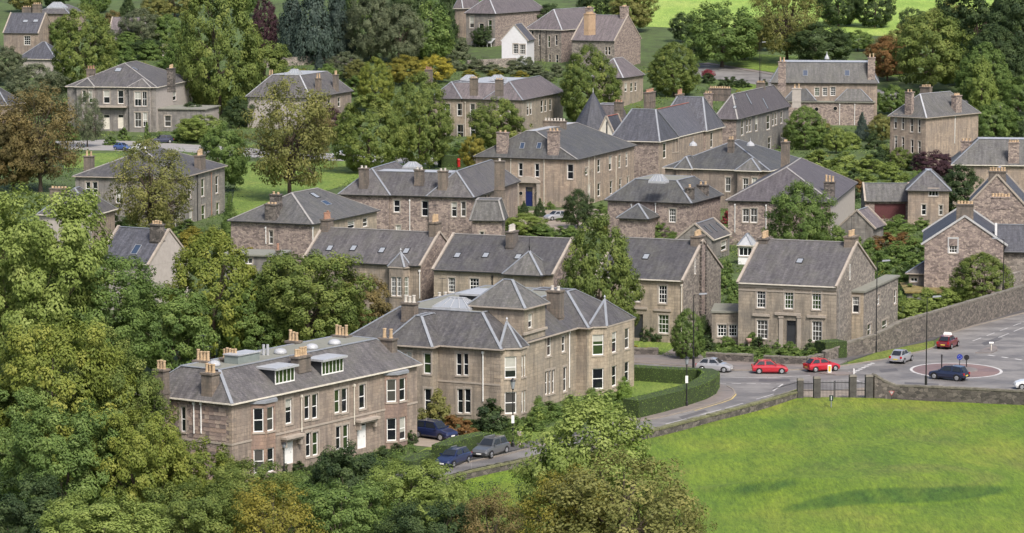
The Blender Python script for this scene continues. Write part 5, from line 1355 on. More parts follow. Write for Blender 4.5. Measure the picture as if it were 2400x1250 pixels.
BARKD = plain('bark_dark', (0.04, 0.034, 0.028), 0.9, vary=0.3)

def env(kind, z):
    """Crown radius (0..0.5) at height z (0..1 of the crown)."""
    z = np.clip(z, 0, 1)
    if kind == 'round': return 0.5 * np.sqrt(np.clip(1 - ((z - 0.45) / 0.56) ** 2, 0, 1))
    if kind == 'ovoid': return 0.5 * np.clip(1 - np.abs((z - 0.36) / np.where(z > 0.36, 0.645, 0.42)) ** 2.1, 0, 1) ** 0.62
    if kind == 'cone': return 0.5 * (1 - z) ** 0.8 * np.clip(z / 0.08, 0.3, 1)
    if kind == 'column': return 0.5 * np.clip(1 - z ** 3.0, 0, 1) ** 0.6 * np.clip(0.6 + z * 2, 0, 1)
    if kind == 'spread': return 0.5 * np.clip(1 - ((z - 0.55) / 0.6) ** 2, 0, 1) ** 0.4
    if kind == 'bush': return 0.5 * np.sqrt(np.clip(1 - z ** 2, 0, 1))
    return 0.5 * np.sqrt(np.clip(1 - (2 * z - 1) ** 2, 0, 1))
def crown_data(rng, kind, nclump, nleaf, leaf, base, clump_r, fill=0.45, aspect=1.0, droop=0.0):
    """Leaf faces in a unit tree (height 1, width 1); returns verts, faces, tones and clump centres."""
    cz = rng.uniform(0, 1, nclump * 6)
    w = env(kind, cz); keep = rng.uniform(0, 0.5, cz.size) < w
    cz = cz[keep][:nclump]; n = cz.size
    ang = rng.uniform(0, 2 * np.pi, n)
    lb_ = 0.35 if kind in ('ovoid', 'column', 'cone') else 1.0
    lob = 1 + lb_ * 0.16 * np.sin(ang * 3 + rng.uniform(0, 6)) * np.sin(cz * 5 + rng.uniform(0, 6)) + lb_ * 0.1 * rng.normal(size=n)
    rr = env(kind, cz) * lob * (fill + (1 - fill) * np.sqrt(rng.uniform(0, 1, n))) - clump_r * 0.55
    rr = np.clip(rr, 0, None)
    C = np.stack([rr * np.cos(ang), rr * np.sin(ang), base + (1 - base) * cz * 0.97], 1)
    tone = rng.normal(0.48, 0.14, n)
    size = clump_r * rng.uniform(0.65, 1.35, n)
    idx = rng.choice(n, nleaf, p=size ** 2 / np.sum(size ** 2))
    d = rng.normal(size=(nleaf, 3)); d /= np.linalg.norm(d, axis=1)[:, None]
    d[:, 2] += 0.25; 
    rad = rng.uniform(0.35, 1.0, nleaf) ** 0.5
    P = C[idx] + d * (size[idx] * rad)[:, None] * np.array([1, 1, aspect * 0.8])
    P[:, 2] -= droop * rng.uniform(0, 1, nleaf) * size[idx]
    axis = P.copy(); axis[:, 2] = (P[:, 2] - base - 0.35 * (1 - base)) * 0.8; axis /= np.linalg.norm(axis, axis=1)[:, None] + 1e-6
    nrm = d * 0.75 + axis * 0.75 + rng.normal(size=(nleaf, 3)) * 0.33 + np.array([0, 0, 0.25])
    nrm /= np.linalg.norm(nrm, axis=1)[:, None]
    t = np.cross(nrm, rng.normal(size=(nleaf, 3))); t /= np.linalg.norm(t, axis=1)[:, None]
    b = np.cross(nrm, t)
    s = leaf * rng.uniform(0.6, 1.35, nleaf)[:, None]
    sz = np.array([1, 1, aspect])
    V = np.stack([P - t * s * sz, P + b * s * 0.55 * sz + nrm * s * 0.12, P + t * s * sz, P - b * s * 0.55 * sz + nrm * s * 0.12], 1).reshape(-1, 3)
    V[:, 2] = np.clip(V[:, 2], 0.004, None)
    tn = np.clip(tone[idx] + rng.normal(0, 0.085, nleaf), 0, 1)
    return V, tn, C
def leaf_mesh(name, V, tn):
    n = len(tn)
    me = bpy.data.meshes.new(name)
    me.vertices.add(n * 4); me.vertices.foreach_set('co', V.astype(np.float32).ravel())
    me.loops.add(n * 4); me.loops.foreach_set('vertex_index', np.arange(n * 4, dtype=np.int32))
    me.polygons.add(n); me.polygons.foreach_set('loop_start', np.arange(0, n * 4, 4, dtype=np.int32))
    at = me.attributes.new('tone', 'FLOAT', 'FACE'); at.data.foreach_set('value', tn.astype(np.float32))
    me.update(calc_edges=True)
    me.materials.append(LV['green'])
    return me
def trunk_mesh(name, rng, C, base, r=0.022, limbs=10, mat=None, straight=False, reach=0.85):
    m = MB()
    top = 0.93 if straight else base + (1 - base) * 0.5
    pts = [Vector((0, 0, -0.02)), Vector((0.004, 0.003, base * 0.6)), Vector((rng.normal(0, .012), rng.normal(0, .012), base + (top - base) * 0.4)), Vector((rng.normal(0, .02), rng.normal(0, .02), top))]
    rad = [r * 1.35, r, r * 0.8, r * 0.35]
    for i in range(3): m.tube(pts[i], pts[i + 1], rad[i], rad[i + 1], 7, caps=False)
    if not straight:
        sel = rng.choice(len(C), min(limbs, len(C)), replace=False)
        for k in sel:
            c = Vector(C[k]); f = rng.uniform(0.15, 0.8)
            a = pts[1].lerp(pts[3], f); mid = a.lerp(c, 0.45) + Vector((0, 0, 0.02))
            e = a.lerp(c, reach)
            m.tube(a, mid, r * 0.42, r * 0.26, 5, caps=False); m.tube(mid, e, r * 0.26, r * 0.08, 5, caps=False)
            for _ in range(2):
                q = mid.lerp(e, rng.uniform(0.2, 0.7)); w = e + Vector(rng.normal(0, 0.05, 3)); m.tube(q, w, r * 0.14, r * 0.05, 4, caps=False)
    return m.mesh(name, mat or BARK)
PROTO = {}
def proto(key, kind, seeds, nclump, nleaf, leaf, base, clump_r, **kw):
    tk = {k: kw.pop(k) for k in ('r', 'limbs', 'straight', 'reach') if k in kw}
    mt = kw.pop('mat', None)
    PROTO[key] = []
    for sd_ in seeds:
        rng = np.random.default_rng(sd_)
        V, tn, C = crown_data(rng, kind, nclump, nleaf, leaf, base, clump_r, **kw)
        PROTO[key].append((leaf_mesh('crown_' + key, V, tn), trunk_mesh('trunk_' + key, rng, C, base, mat=mt, **tk)))
proto('big', 'spread', (1, 2, 3, 4), 330, 46000, 0.0115, 0.1, 0.062, limbs=20)
proto('ovoid', 'ovoid', (11, 12, 13), 520, 36000, 0.012, 0.04, 0.046, fill=0.6)
proto('round', 'round', (21, 22, 23), 240, 24000, 0.0145, 0.12, 0.065)
proto('open', 'round', (31, 32, 33), 260, 17000, 0.0115, 0.14, 0.065, limbs=70, r=0.02, fill=0.3)
proto('cone', 'cone', (41, 42), 260, 16000, 0.017, 0.03, 0.065, straight=True, droop=0.8, mat=BARKD)
proto('column', 'column', (51, 52), 160, 10000, 0.022, 0.02, 0.09, straight=True)
proto('feather', 'round', (61,), 260, 26000, 0.013, 0.1, 0.06, droop=0.6)
proto('shrub', 'bush', (71, 72, 73), 60, 4200, 0.034, 0.0, 0.11, limbs=6, r=0.02)
proto('bloom', 'bush', (81, 82), 40, 2600, 0.042, 0.0, 0.12, limbs=6, r=0.02)
TREE_N = [0]
def tree(px, yb, yt, w, kind, leaf, label, name='tree', cat='tree', group=None, lift=0.0):
    """px, yb: foot in the photo; yt: top row; w: crown width in photo pixels."""
    TREE_N[0] += 1; k = TREE_N[0]
    rng = random.Random(k * 17 + 3)
    p = ground(px, yb); s = pxm(p)
    hgt = (yb - yt) / s / math.cos(PITCH); wid = w / s * 1.06
    crown, trunk = PROTO[kind][k % len(PROTO[kind])]
    o = thing(name, label, cat, (p.x, p.y, p.z - 0.03), rng.uniform(0, 6.28), group)
    for nm, me in (('crown', crown), ('trunk', trunk)):
        c = link(nm, me, o); c.scale = (wid, wid, hgt)
        if nm == 'crown':
            c.material_slots[0].link = 'OBJECT'; c.material_slots[0].material = LV[leaf]
    return o
ORD = ['leftmost', 'second', 'third', 'fourth', 'fifth', 'sixth', 'seventh', 'eighth', 'ninth', 'tenth', 'eleventh', 'twelfth', 'thirteenth', 'fourteenth', 'fifteenth', 'sixteenth']
def shrubs(label, group, leaf, spots, kind='shrub', name='shrub', cat='shrub'):
    for k, (x, yb, w, h) in enumerate(sorted(spots)):
        lb = label if len(spots) == 1 else label + (', leftmost of them' if k == 0 else ', rightmost of them' if k == len(spots) - 1 else ', %s from the left' % ORD[k])
        tree(x, yb, yb - h, w, kind, leaf, lb, name, cat, group)

# --- left mass, front to back
T = tree
T(95, 910, 452, 340, 'big', 'fresh', 'tallest light green tree at the left edge beside the harled gable')
T(235, 900, 600, 270, 'big', 'green', 'dense green tree directly below the harled gable')
T(20, 860, 520, 240, 'big', 'fresh', 'pale green tree cut by the left frame edge')
T(500, 850, 535, 230, 'ovoid', 'yellowgreen', 'yellow green tree in front of the low rubble house')
T(400, 880, 670, 210, 'round', 'green', 'bright green tree just left behind the long villa roof')
T(600, 850, 640, 190, 'ovoid', 'green', 'deep green tree right behind the long villa chimneys')
T(720, 850, 592, 260, 'big', 'lime', 'broad yellowish tree below the four rooflight roof')
T(845, 820, 645, 150, 'round', 'brown', 'russet autumn tree at the corner bay of the four rooflight house')
T(800, 830, 690, 150, 'round', 'green', 'green tree at the left hip of the turreted villa')
T(905, 730, 640, 70, 'round', 'green', 'small green tree beneath the pyramid topped bay')
T(1075, 735, 665, 70, 'open', 'olive', 'thin yellowing tree behind the glazed cupola of the turreted villa')
T(130, 1170, 755, 300, 'big', 'yellowgreen', 'yellow topped tree in the lower left crowd of trees')
T(280, 1160, 845, 215, 'big', 'lime', 'leafy green tree left of the long villa gable')
T(250, 1060, 760, 180, 'ovoid', 'lime', 'slim yellow green tree against the darker crowns at left')
T(340, 1090, 885, 100, 'round', 'green', 'rounded tree touching the left chimney of the long villa')
T(30, 1190, 900, 230, 'big', 'green', 'shadowy green tree at the lower left edge')
T(160, 1290, 960, 290, 'big', 'green', 'large green crown low in the left corner')
T(330, 1290, 960, 230, 'big', 'yellowgreen', 'sunlit crown below the rubble end of the long villa')
T(470, 1260, 1025, 200, 'round', 'yellowgreen', 'low crown before the rubble end wall of the long villa')
T(590, 1290, 1085, 210, 'big', 'lime', 'green crown below the left bay of the long villa')
T(30, 1380, 1120, 260, 'big', 'dark', 'dark crown in the extreme lower left corner')
T(230, 1400, 1165, 300, 'big', 'fresh', 'pale mottled crown on the bottom edge at left')
T(450, 1390, 1140, 230, 'big', 'lime', 'green crown on the bottom edge below the villa')
T(640, 1390, 1120, 240, 'open', 'gold', 'yellow spotted thin tree on the bottom edge')
T(820, 1260, 1035, 190, 'round', 'dark', 'dark tree hiding the long villa front garden')
T(960, 1310, 1080, 230, 'big', 'fresh', 'pale green tree before the parked blue estate car')
T(800, 1380, 1130, 250, 'big', 'green', 'deep green crown on the bottom edge left of centre')
T(1010, 1390, 1180, 220, 'big', 'dark', 'dark leafed crown on the bottom edge at centre')
T(1150, 1390, 1145, 200, 'open', 'brown', 'brown tinged tree on the bottom edge beside the field')
T(1060, 1330, 1130, 120, 'round', 'fresh', 'fresh green crown below the iron railings')
T(1380, 1290, 922, 330, 'feather', 'fresh', 'broad pale green tree before the clipped hedge corner')
T(1450, 1400, 1055, 400, 'open', 'olive', 'wide thinning tree with yellow leaves in front of the field')
T(1330, 1400, 1090, 240, 'open', 'gold', 'yellow leaved thin tree left of the wide thinning tree')
T(1560, 1390, 1130, 220, 'open', 'olive', 'twiggy tree leaning over the lower field')
# --- middle
T(1405, 825, 500, 185, 'ovoid', 'lime', 'tall dense lime tree between the turreted villa and the gabled house')
T(1612, 842, 722, 78, 'ovoid', 'green', 'small street tree on the corner before the flat annex')
T(1875, 600, 425, 155, 'feather', 'green', 'feathery green tree in front of the purple slate house')
T(1355, 535, 443, 72, 'feather', 'dark', 'slender birch below the blue door house')
T(2252, 520, 388, 112, 'round', 'dark', 'rounded dark tree beside the small hip house')
T(2300, 722, 592, 150, 'ovoid', 'lime', 'round green tree behind the roadside wall at right')
T(1382, 300, 103, 140, 'ovoid', 'lime', 'tall lime tree left of the pointed turret roof')
T(1580, 225, 98, 118, 'ovoid', 'lime', 'lime tree before the big blank gable')
T(1886, 350, 248, 100, 'ovoid', 'green', 'dark conical tree in front of the mansion')
T(985, 395, 168, 150, 'ovoid', 'lime', 'tallest lime tree of the pair by the park')
T(866, 405, 218, 172, 'ovoid', 'lime', 'broad lime tree with golden crown at the park edge')
T(1165, 360, 228, 125, 'round', 'lime', 'young lime tree hiding the twin cupola house corner')
T(880, 260, 133, 85, 'ovoid', 'yellowgreen', 'light yellow green tree behind the park limes')
T(950, 200, 130, 90, 'round', 'gold', 'yellowing tree behind the tallest park lime')
T(1020, 195, 128, 80, 'round', 'yellow', 'bright yellow small tree left of the glass verandah')
T(680, 470, 183, 225, 'open', 'olive', 'golden thinning tree on the park lawn')
T(745, 380, 245, 90, 'open', 'brown', 'brownish tree behind the golden park tree')
T(352, 560, 328, 195, 'open', 'olive', 'bare branched tree before the grey stone house')
T(95, 450, 198, 210, 'open', 'brown', 'brown leaved autumn tree at the left edge')
T(30, 450, 260, 140, 'round', 'brown', 'dull brown tree half outside the left edge')
T(205, 345, 218, 75, 'open', 'grey', 'thin grey green tree before the double door villa')
T(85, 260, 150, 150, 'feather', 'grey', 'soft grey green tree below the two rooflight gable')
T(200, 215, 8, 150, 'ovoid', 'lime', 'lime tree beside the two rooflight gable')
T(515, 270, -70, 195, 'ovoid', 'lime', 'towering lime tree behind the double door villa')
T(620, 235, 92, 130, 'round', 'lime', 'yellowish tree right of the towering lime')
T(440, 215, 60, 110, 'ovoid', 'green', 'green tree merging with the towering lime')
T(490, 250, 150, 90, 'cone', 'dark', 'dark pointed evergreen at the foot of the towering lime')
T(622, 130, -10, 65, 'ovoid', 'purple', 'purple leaved tree left of the dark evergreens')
T(685, 145, -60, 95, 'cone', 'blue', 'leftmost of the tall dark blue evergreens')
T(735, 150, -90, 120, 'cone', 'blue', 'tallest of the dark blue evergreens')
T(790, 140, -70, 90, 'cone', 'blue', 'dark blue evergreen right of the tallest')
T(825, 130, -40, 70, 'cone', 'dark', 'green black evergreen beside the grey green tree')
T(870, 145, -25, 120, 'feather', 'grey', 'grey green feathery tree by the evergreens')
T(935, 150, 10, 120, 'feather', 'grey', 'second grey green tree beside the bright tree')
T(1010, 140, 0, 115, 'column', 'green', 'bright green tree left of the far stone houses')
T(1045, 110, -60, 70, 'cone', 'dark', 'dark evergreen against the far stone houses')
T(750, 190, 116, 45, 'cone', 'blue', 'small conical evergreen by the lead platform house')
T(815, 190, 122, 85, 'round', 'grey', 'rounded grey green bush tree by the lead platform house', 'tree')
T(525, 450, 288, 115, 'round', 'green', 'dense green tree right of the grey stone house')
T(470, 335, 270, 110, 'round', 'fresh', 'light green tree beside the garage wing')
T(540, 600, 448, 75, 'cone', 'green', 'pointed evergreen between the grey house and the rubble house')
T(262, 560, 497, 55, 'column', 'dark', 'dark clipped evergreen beside the hidden roof')
T(1265, 508, 463, 34, 'cone', 'dark', 'small evergreen right of the blue door')
T(1228, 500, 470, 26, 'cone', 'dark', 'small evergreen left of the blue door')
T(1110, 400, 315, 60, 'round', 'gold', 'small golden tree beside the blue door house')
T(1235, 555, 500, 100, 'round', 'fresh', 'fresh green bushy tree behind the row house ridge', 'tree')
T(1545, 570, 515, 70, 'round', 'green', 'bushy green tree behind the toothed gable', 'tree')
# --- upper right
T(1692, 158, 5, 175, 'round', 'green', 'large park tree beside the curving road')
T(1640, 120, 40, 70, 'cone', 'dark', 'dark slender tree left of the park tree')
T(1845, 150, -60, 160, 'open', 'olive', 'tall bare topped tree in the park')
T(1780, 120, 40, 80, 'round', 'olive', 'small olive tree in the park')
T(1925, 160, 55, 150, 'round', 'dark', 'dark spreading tree behind the mansion roof')
T(1965, 62, -60, 105, 'ovoid', 'dark', 'dark park tree on the pale grass, left of a pair')
T(2050, 65, -50, 95, 'ovoid', 'dark', 'dark park tree on the pale grass, right of a pair')
T(2080, 190, 85, 100, 'round', 'rust', 'rusty autumn tree behind the mansion')
T(2180, 215, 28, 185, 'round', 'lime', 'broad lime tree right of the mansion')
T(2110, 175, 60, 90, 'round', 'olive', 'olive tree behind the broad lime')
T(2290, 150, -60, 180, 'round', 'dark', 'dark tree on the top edge at right')
T(2390, 180, -40, 170, 'round', 'dark', 'very dark tree in the top right corner')
T(2330, 230, 60, 150, 'ovoid', 'dark', 'dark tree below the top right corner')
T(2305, 255, 98, 125, 'ovoid', 'green', 'green tree behind the tall corner house')
T(2300, 270, 135, 75, 'column', 'fresh', 'light green column tree behind the tall corner house')
T(2225, 110, 0, 110, 'round', 'olive', 'olive crowned tree at the park edge')
T(2385, 270, 180, 90, 'round', 'green', 'green tree at the right edge')
T(2090, 270, 200, 75, 'round', 'green', 'small green tree between mansion and tall corner house')
T(2020, 330, 262, 48, 'cone', 'blue', 'blue green spruce beside the mansion')
T(2068, 335, 268, 65, 'round', 'olive', 'olive bushy tree beside the spruce', 'tree')
T(2330, 345, 238, 105, 'round', 'green', 'green tree before the tall corner house')
T(2190, 420, 352, 110, 'round', 'purple', 'purple leaved tree below the tall corner house')
T(1290, 85, 10, 90, 'round', 'dark', 'dark tree behind the far stone houses')
T(1480, 75, -30, 110, 'round', 'olive', 'olive tree behind the big blank gable')
T(1395, 60, -30, 90, 'round', 'dark', 'second dark tree behind the far stone houses')
T(330, 110, 20, 100, 'feather', 'grey', 'grey green tree behind the cottage roof')
T(390, 110, 35, 80, 'round', 'green', 'green garden tree right of the cottage roof')
T(300, 60, -20, 60, 'cone', 'dark', 'dark evergreen at the top edge above the cottage')
T(360, 60, -5, 70, 'round', 'olive', 'olive tree at the top edge left of the towering lime')
T(265, 90, 25, 50, 'round', 'brown', 'brownish bush tree beside the far lantern roof', 'tree')
T(570, 40, -60, 80, 'round', 'green', 'tree peeping over the towering lime')
T(1740, 335, 300, 55, 'feather', 'green', 'small feathery tree before the long rooflight house')
T(1660, 184, 163, 32, 'round', 'red', 'crimson maple beside the curving road')
T(1130, 110, 60, 50, 'round', 'dark', 'dark tree beside the glass verandah')
T(2150, 480, 400, 60, 'round', 'green', 'garden tree left of the small hip house')

# --- more of the far wood and hedgerow
for (x, yb, yt, w, k, lf, lb) in (
    (150, 120, 40, 70, 'round', 'green', 'green tree behind the two rooflight gable'), (60, 30, -40, 80, 'round', 'olive', 'olive tree on the top edge at far left'),
    (240, 120, 60, 70, 'round', 'grey', 'grey bushy tree left of the cottage roof'), (300, 120, 75, 60, 'round', 'green', 'green bushy tree below the cottage roof'),
    (345, 135, 90, 70, 'round', 'dark', 'dark bushy tree right below the cottage roof'), (420, 150, 85, 80, 'round', 'lime', 'bright bushy tree left of the towering lime'),
    (225, 30, -40, 70, 'ovoid', 'green', 'green tree on the top edge above the cottage'), (410, 40, -40, 90, 'round', 'olive', 'olive tree on the top edge beside the towering lime'),
    (130, 20, -50, 70, 'round', 'dark', 'dark tree on the top edge above the far lantern roof'), (850, 60, -60, 100, 'ovoid', 'green', 'green tree behind the grey feathery trees'),
    (960, 60, -50, 90, 'ovoid', 'dark', 'dark tree behind the bright green tree'), (1090, 30, -50, 70, 'round', 'dark', 'dark tree above the far stone houses at left'),
    (1190, 20, -60, 80, 'round', 'olive', 'olive tree above the far stone houses'), (1230, 160, 130, 40, 'round', 'grey', 'small grey tree before the buff stack house'),
    (770, 215, 150, 60, 'round', 'green', 'green tree beside the lead platform house chimney'), (840, 200, 140, 60, 'round', 'olive', 'olive bushy tree left of the yellow green tree'),
    (560, 300, 225, 70, 'round', 'dark', 'dark bushy tree left of the lead platform house'), (450, 300, 240, 60, 'round', 'dark', 'dark bushy tree behind the garage wing'),
    (780, 330, 250, 60, 'round', 'purple', 'purple tree right of the golden park tree'), (1000, 350, 280, 60, 'round', 'green', 'green bushy tree at the twin cupola house left corner'),
    (20, 200, 110, 80, 'round', 'grey', 'grey tree at the left edge near the top'), (150, 300, 240, 70, 'round', 'grey', 'grey green tree left of the double door villa'),
    (2010, 120, 70, 70, 'round', 'green', 'green tree between the two dark park trees and the mansion'), (2140, 110, 20, 80, 'round', 'dark', 'dark tree at the park edge behind the rusty tree'),
    (2400, 60, -70, 120, 'round', 'dark', 'dark tree on the top edge in the corner'), (2350, 100, 0, 110, 'round', 'dark', 'dark tree left of the top right corner'),
    (2250, 200, 120, 80, 'round', 'green', 'green tree between the broad lime and the column tree'), (2160, 250, 205, 60, 'round', 'dark', 'dark bushy tree behind the tall corner house chimney'),
    (2370, 330, 260, 70, 'round', 'dark', 'dark bushy tree at the right edge below the column tree'), (2250, 330, 270, 60, 'round', 'green', 'green bushy tree right of the tall corner house'),
    (1960, 360, 300, 60, 'round', 'fresh', 'fresh green tree below the mansion'), (1830, 330, 280, 50, 'round', 'green', 'green bushy tree left of the mansion garden'),
    (1925, 340, 285, 55, 'round', 'olive', 'olive bushy tree below the mansion'), (2110, 400, 345, 55, 'round', 'lime', 'yellow green bushy tree left of the purple tree'),
    (1745, 140, 60, 90, 'round', 'olive', 'olive tree beside the large park tree'), (1600, 100, 30, 60, 'round', 'dark', 'dark tree at the corner of the curving road')):
    T(x, yb, yt, w, k, lf, lb)
# --- shrubs by garden
shrubs('fresh green shrub in the walled gardens below the mansion', 'shrubs in the walled gardens', 'fresh',
       [(1920, 392, 70, 40), (1980, 400, 80, 45), (2040, 405, 80, 42), (2085, 420, 60, 40), (1960, 430, 70, 38), (2030, 445, 70, 40), (2090, 450, 60, 35), (2120, 435, 50, 30), (1905, 420, 50, 35), (1990, 350, 60, 40), (2110, 470, 60, 35), (2070, 380, 60, 40)])
shrubs('dark shrub in the walled gardens below the mansion', 'dark shrubs in the walled gardens', 'dark',
       [(1935, 345, 60, 45), (2060, 395, 60, 50), (2150, 400, 60, 40), (2000, 425, 50, 30), (1945, 455, 70, 40), (2140, 450, 60, 40), (2050, 350, 50, 40), (1990, 470, 60, 40)])
shrubs('reddish shrub beyond the symmetrical stone house', 'reddish garden shrubs', 'rust', [(2075, 585, 70, 40), (2120, 575, 60, 30), (2010, 450, 36, 30), (2150, 470, 40, 30)])
shrubs('green shrub in the steep garden behind the roadside wall', 'shrubs behind the roadside wall', 'green',
       [(2060, 640, 70, 50), (2100, 620, 80, 55), (2140, 600, 70, 45), (2075, 690, 70, 55), (2120, 665, 70, 50), (2150, 640, 60, 45), (2040, 610, 60, 50), (2180, 570, 60, 35), (2110, 545, 70, 40), (2160, 540, 50, 30), (2085, 560, 60, 40), (2040, 570, 60, 50), (2130, 705, 50, 40), (2100, 715, 50, 40)])
shrubs('leafy shrub spilling over the roadside wall', 'shrubs topping the roadside wall', 'fresh', [(2122, 748, 60, 50), (2150, 742, 70, 52), (2185, 735, 70, 52), (2220, 728, 70, 50), (2250, 720, 60, 48), (2285, 712, 70, 50), (2330, 700, 80, 62), (2375, 690, 90, 66), (2396, 670, 70, 50), (2168, 720, 60, 45), (2205, 712, 60, 40)])
shrubs('shrub behind the twin roofs of the row houses', 'shrubs behind the row houses', 'green', [(1270, 560, 80, 35), (1200, 545, 50, 30), (1310, 565, 60, 35), (1450, 565, 80, 35), (1500, 570, 60, 30), (1580, 575, 60, 30), (1340, 570, 60, 40), (1610, 585, 40, 25)])
shrubs('orange tinted shrub behind the tall dense lime tree', 'orange shrubs behind the row', 'rust', [(1470, 560, 40, 22), (1520, 562, 30, 18)])
shrubs('green shrub in the gap beside the toothed gable', 'shrubs in the gap garden', 'green', [(1700, 690, 50, 60), (1720, 710, 40, 50), (1705, 640, 30, 30), (1715, 730, 40, 40)])
shrubs('green plant in the front garden of the symmetrical house', 'front garden planting', 'green', [(1700, 818, 50, 30), (1740, 830, 50, 25), (1790, 838, 45, 22), (1830, 842, 50, 26), (1870, 846, 50, 30), (1905, 845, 45, 30), (1765, 815, 40, 35), (1820, 815, 50, 35), (1690, 800, 40, 30), (1720, 835, 40, 20), (1850, 830, 40, 30)])
shrubs('dark shrub against the symmetrical house and its neighbour', 'dark planting by the walls', 'dark', [(1752, 805, 40, 40), (1810, 812, 36, 40), (1780, 820, 40, 30), (1900, 835, 40, 40), (1650, 800, 40, 60), (1545, 800, 50, 60), (1520, 800, 40, 40), (1660, 825, 40, 40)])
shrubs('purple leaved bush beside the pillared doorway', None, 'purple', [(1875, 815, 50, 42)])
shrubs('climbing shrub at the left ground floor of the toothed gable house', None, 'green', [(1525, 790, 50, 60)])
shrubs('pale flowering plant behind the low garden wall', 'pale flowers by the low wall', 'yellow', [(1460, 822, 30, 12), (1490, 822, 30, 12), (1520, 824, 26, 12)], 'bloom', 'flowering_plant', 'plant')
shrubs('large dark shrub in front of the corner bay of the turreted villa', None, 'dark', [(1150, 1010, 95, 75)])
shrubs('bare reddish shrub against the turreted villa wall', 'reddish shrubs by the villa', 'rust', [(1065, 1010, 70, 40), (1095, 1020, 50, 35)], 'bloom')
shrubs('tangled green shrub on the side wall of the turreted villa', 'shrubs on the villa side wall', 'olive', [(1030, 1000, 70, 85), (1005, 1005, 60, 60)])
shrubs('green shrub under the right bays of the turreted villa', 'shrubs along the villa front', 'green', [(1250, 1010, 60, 45), (1290, 985, 70, 45), (1340, 965, 60, 40), (1390, 950, 60, 40), (1430, 945, 50, 32), (1460, 960, 40, 30), (1210, 1015, 40, 40), (1265, 990, 50, 60)])
shrubs('clipped bright green cylinder bush by the gate pier', None, 'green', [(1190, 1044, 30, 36)], 'column')
shrubs('shrub in the front garden of the long villa', 'shrubs before the long villa', 'dark', [(655, 1110, 40, 45), (700, 1105, 40, 25), (840, 1060, 40, 35), (900, 1075, 50, 30), (930, 1062, 40, 24), (965, 1040, 30, 32), (760, 1110, 60, 50), (800, 1090, 60, 40)])
shrubs('purple shrub at the right corner of the long villa', None, 'purple', [(960, 1030, 30, 30)])
shrubs('shrub along the far villa gardens on the left', 'far left garden shrubs', 'green', [(430, 330, 60, 35), (400, 160, 60, 40), (350, 140, 60, 45), (300, 150, 50, 40), (380, 130, 50, 35), (420, 165, 40, 30), (290, 330, 30, 30), (345, 325, 14, 36), (460, 330, 60, 50), (130, 210, 60, 50), (260, 340, 40, 20), (330, 345, 40, 18), (160, 330, 50, 40), (130, 160, 40, 30), (290, 130, 60, 40), (430, 120, 50, 40)])
shrubs('garden shrub below the white gabled house', 'shrubs below the white gable', 'grey', [(1150, 170, 60, 24), (1200, 172, 70, 30), (1250, 175, 60, 28), (1110, 165, 60, 30), (1060, 165, 60, 35), (1300, 180, 50, 30), (1080, 140, 50, 50), (1280, 190, 40, 22)])
shrubs('yellowish border plant below the white gabled house', 'yellow border plants', 'gold', [(1160, 178, 40, 16), (1220, 182, 40, 16), (1100, 180, 40, 18)])
shrubs('shrub beside the twin cupola house', 'shrubs by the twin cupola house', 'green', [(1075, 385, 60, 50), (1050, 380, 50, 30), (1150, 380, 50, 30), (790, 240, 40, 40), (830, 225, 60, 45), (700, 300, 60, 50)])
shrubs('bush along the curving road verge', 'bushes by the curving road', 'dark', [(1700, 205, 40, 24), (1720, 200, 30, 20), (1740, 205, 40, 20), (1660, 195, 36, 24), (1790, 210, 30, 24)])
shrubs('shrub in the courtyard of the blue door house', 'shrubs in the blue door courtyard', 'green', [(1210, 510, 40, 24), (1240, 515, 30, 16), (1330, 520, 40, 24), (1400, 530, 50, 30), (1290, 490, 24, 18), (1440, 545, 40, 24), (1410, 500, 40, 22)])
shrubs('yellow bush beside the lantern roof house', 'yellow bushes by the lantern roof', 'gold', [(1690, 480, 30, 50), (1420, 545, 40, 25)])
shrubs('red flowered bush between the lantern roof house and the purple slate house', None, 'red', [(1702, 525, 24, 30)])
shrubs('shrub behind the purple slate house conservatory', 'shrubs by the conservatory', 'green', [(1770, 610, 40, 35), (1690, 590, 40, 30), (1680, 560, 30, 25), (1960, 590, 60, 60), (1930, 600, 60, 60), (1985, 600, 50, 50), (1660, 605, 50, 30), (2010, 580, 40, 40)])
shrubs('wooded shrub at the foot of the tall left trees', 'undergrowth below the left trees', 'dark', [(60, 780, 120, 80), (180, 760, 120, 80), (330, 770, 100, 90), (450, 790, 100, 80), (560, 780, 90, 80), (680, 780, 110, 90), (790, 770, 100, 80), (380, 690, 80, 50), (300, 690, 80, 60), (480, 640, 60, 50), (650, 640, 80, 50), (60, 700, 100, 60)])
shrubs('shrub on the slope below the left villas', 'shrubs on the left slope', 'green', [(440, 545, 60, 30), (560, 560, 50, 40), (300, 540, 60, 40), (230, 520, 60, 40), (500, 570, 50, 35), (400, 560, 50, 35)])
shrubs('yellowing shrub beside the harled gable', 'yellow shrubs by the harled gable', 'gold', [(430, 590, 70, 45), (450, 560, 50, 30), (590, 620, 60, 40)])
shrubs('thicket below the railings of the near street', 'thicket below the near street', 'green', [(700, 1240, 100, 70), (880, 1210, 90, 70), (760, 1290, 120, 90), (1040, 1180, 80, 50), (960, 1160, 80, 50), (1100, 1260, 90, 70), (540, 1240, 100, 80), (400, 1250, 110, 90), (640, 1170, 90, 60), (1240, 1210, 90, 60), (1270, 1300, 120, 80)])

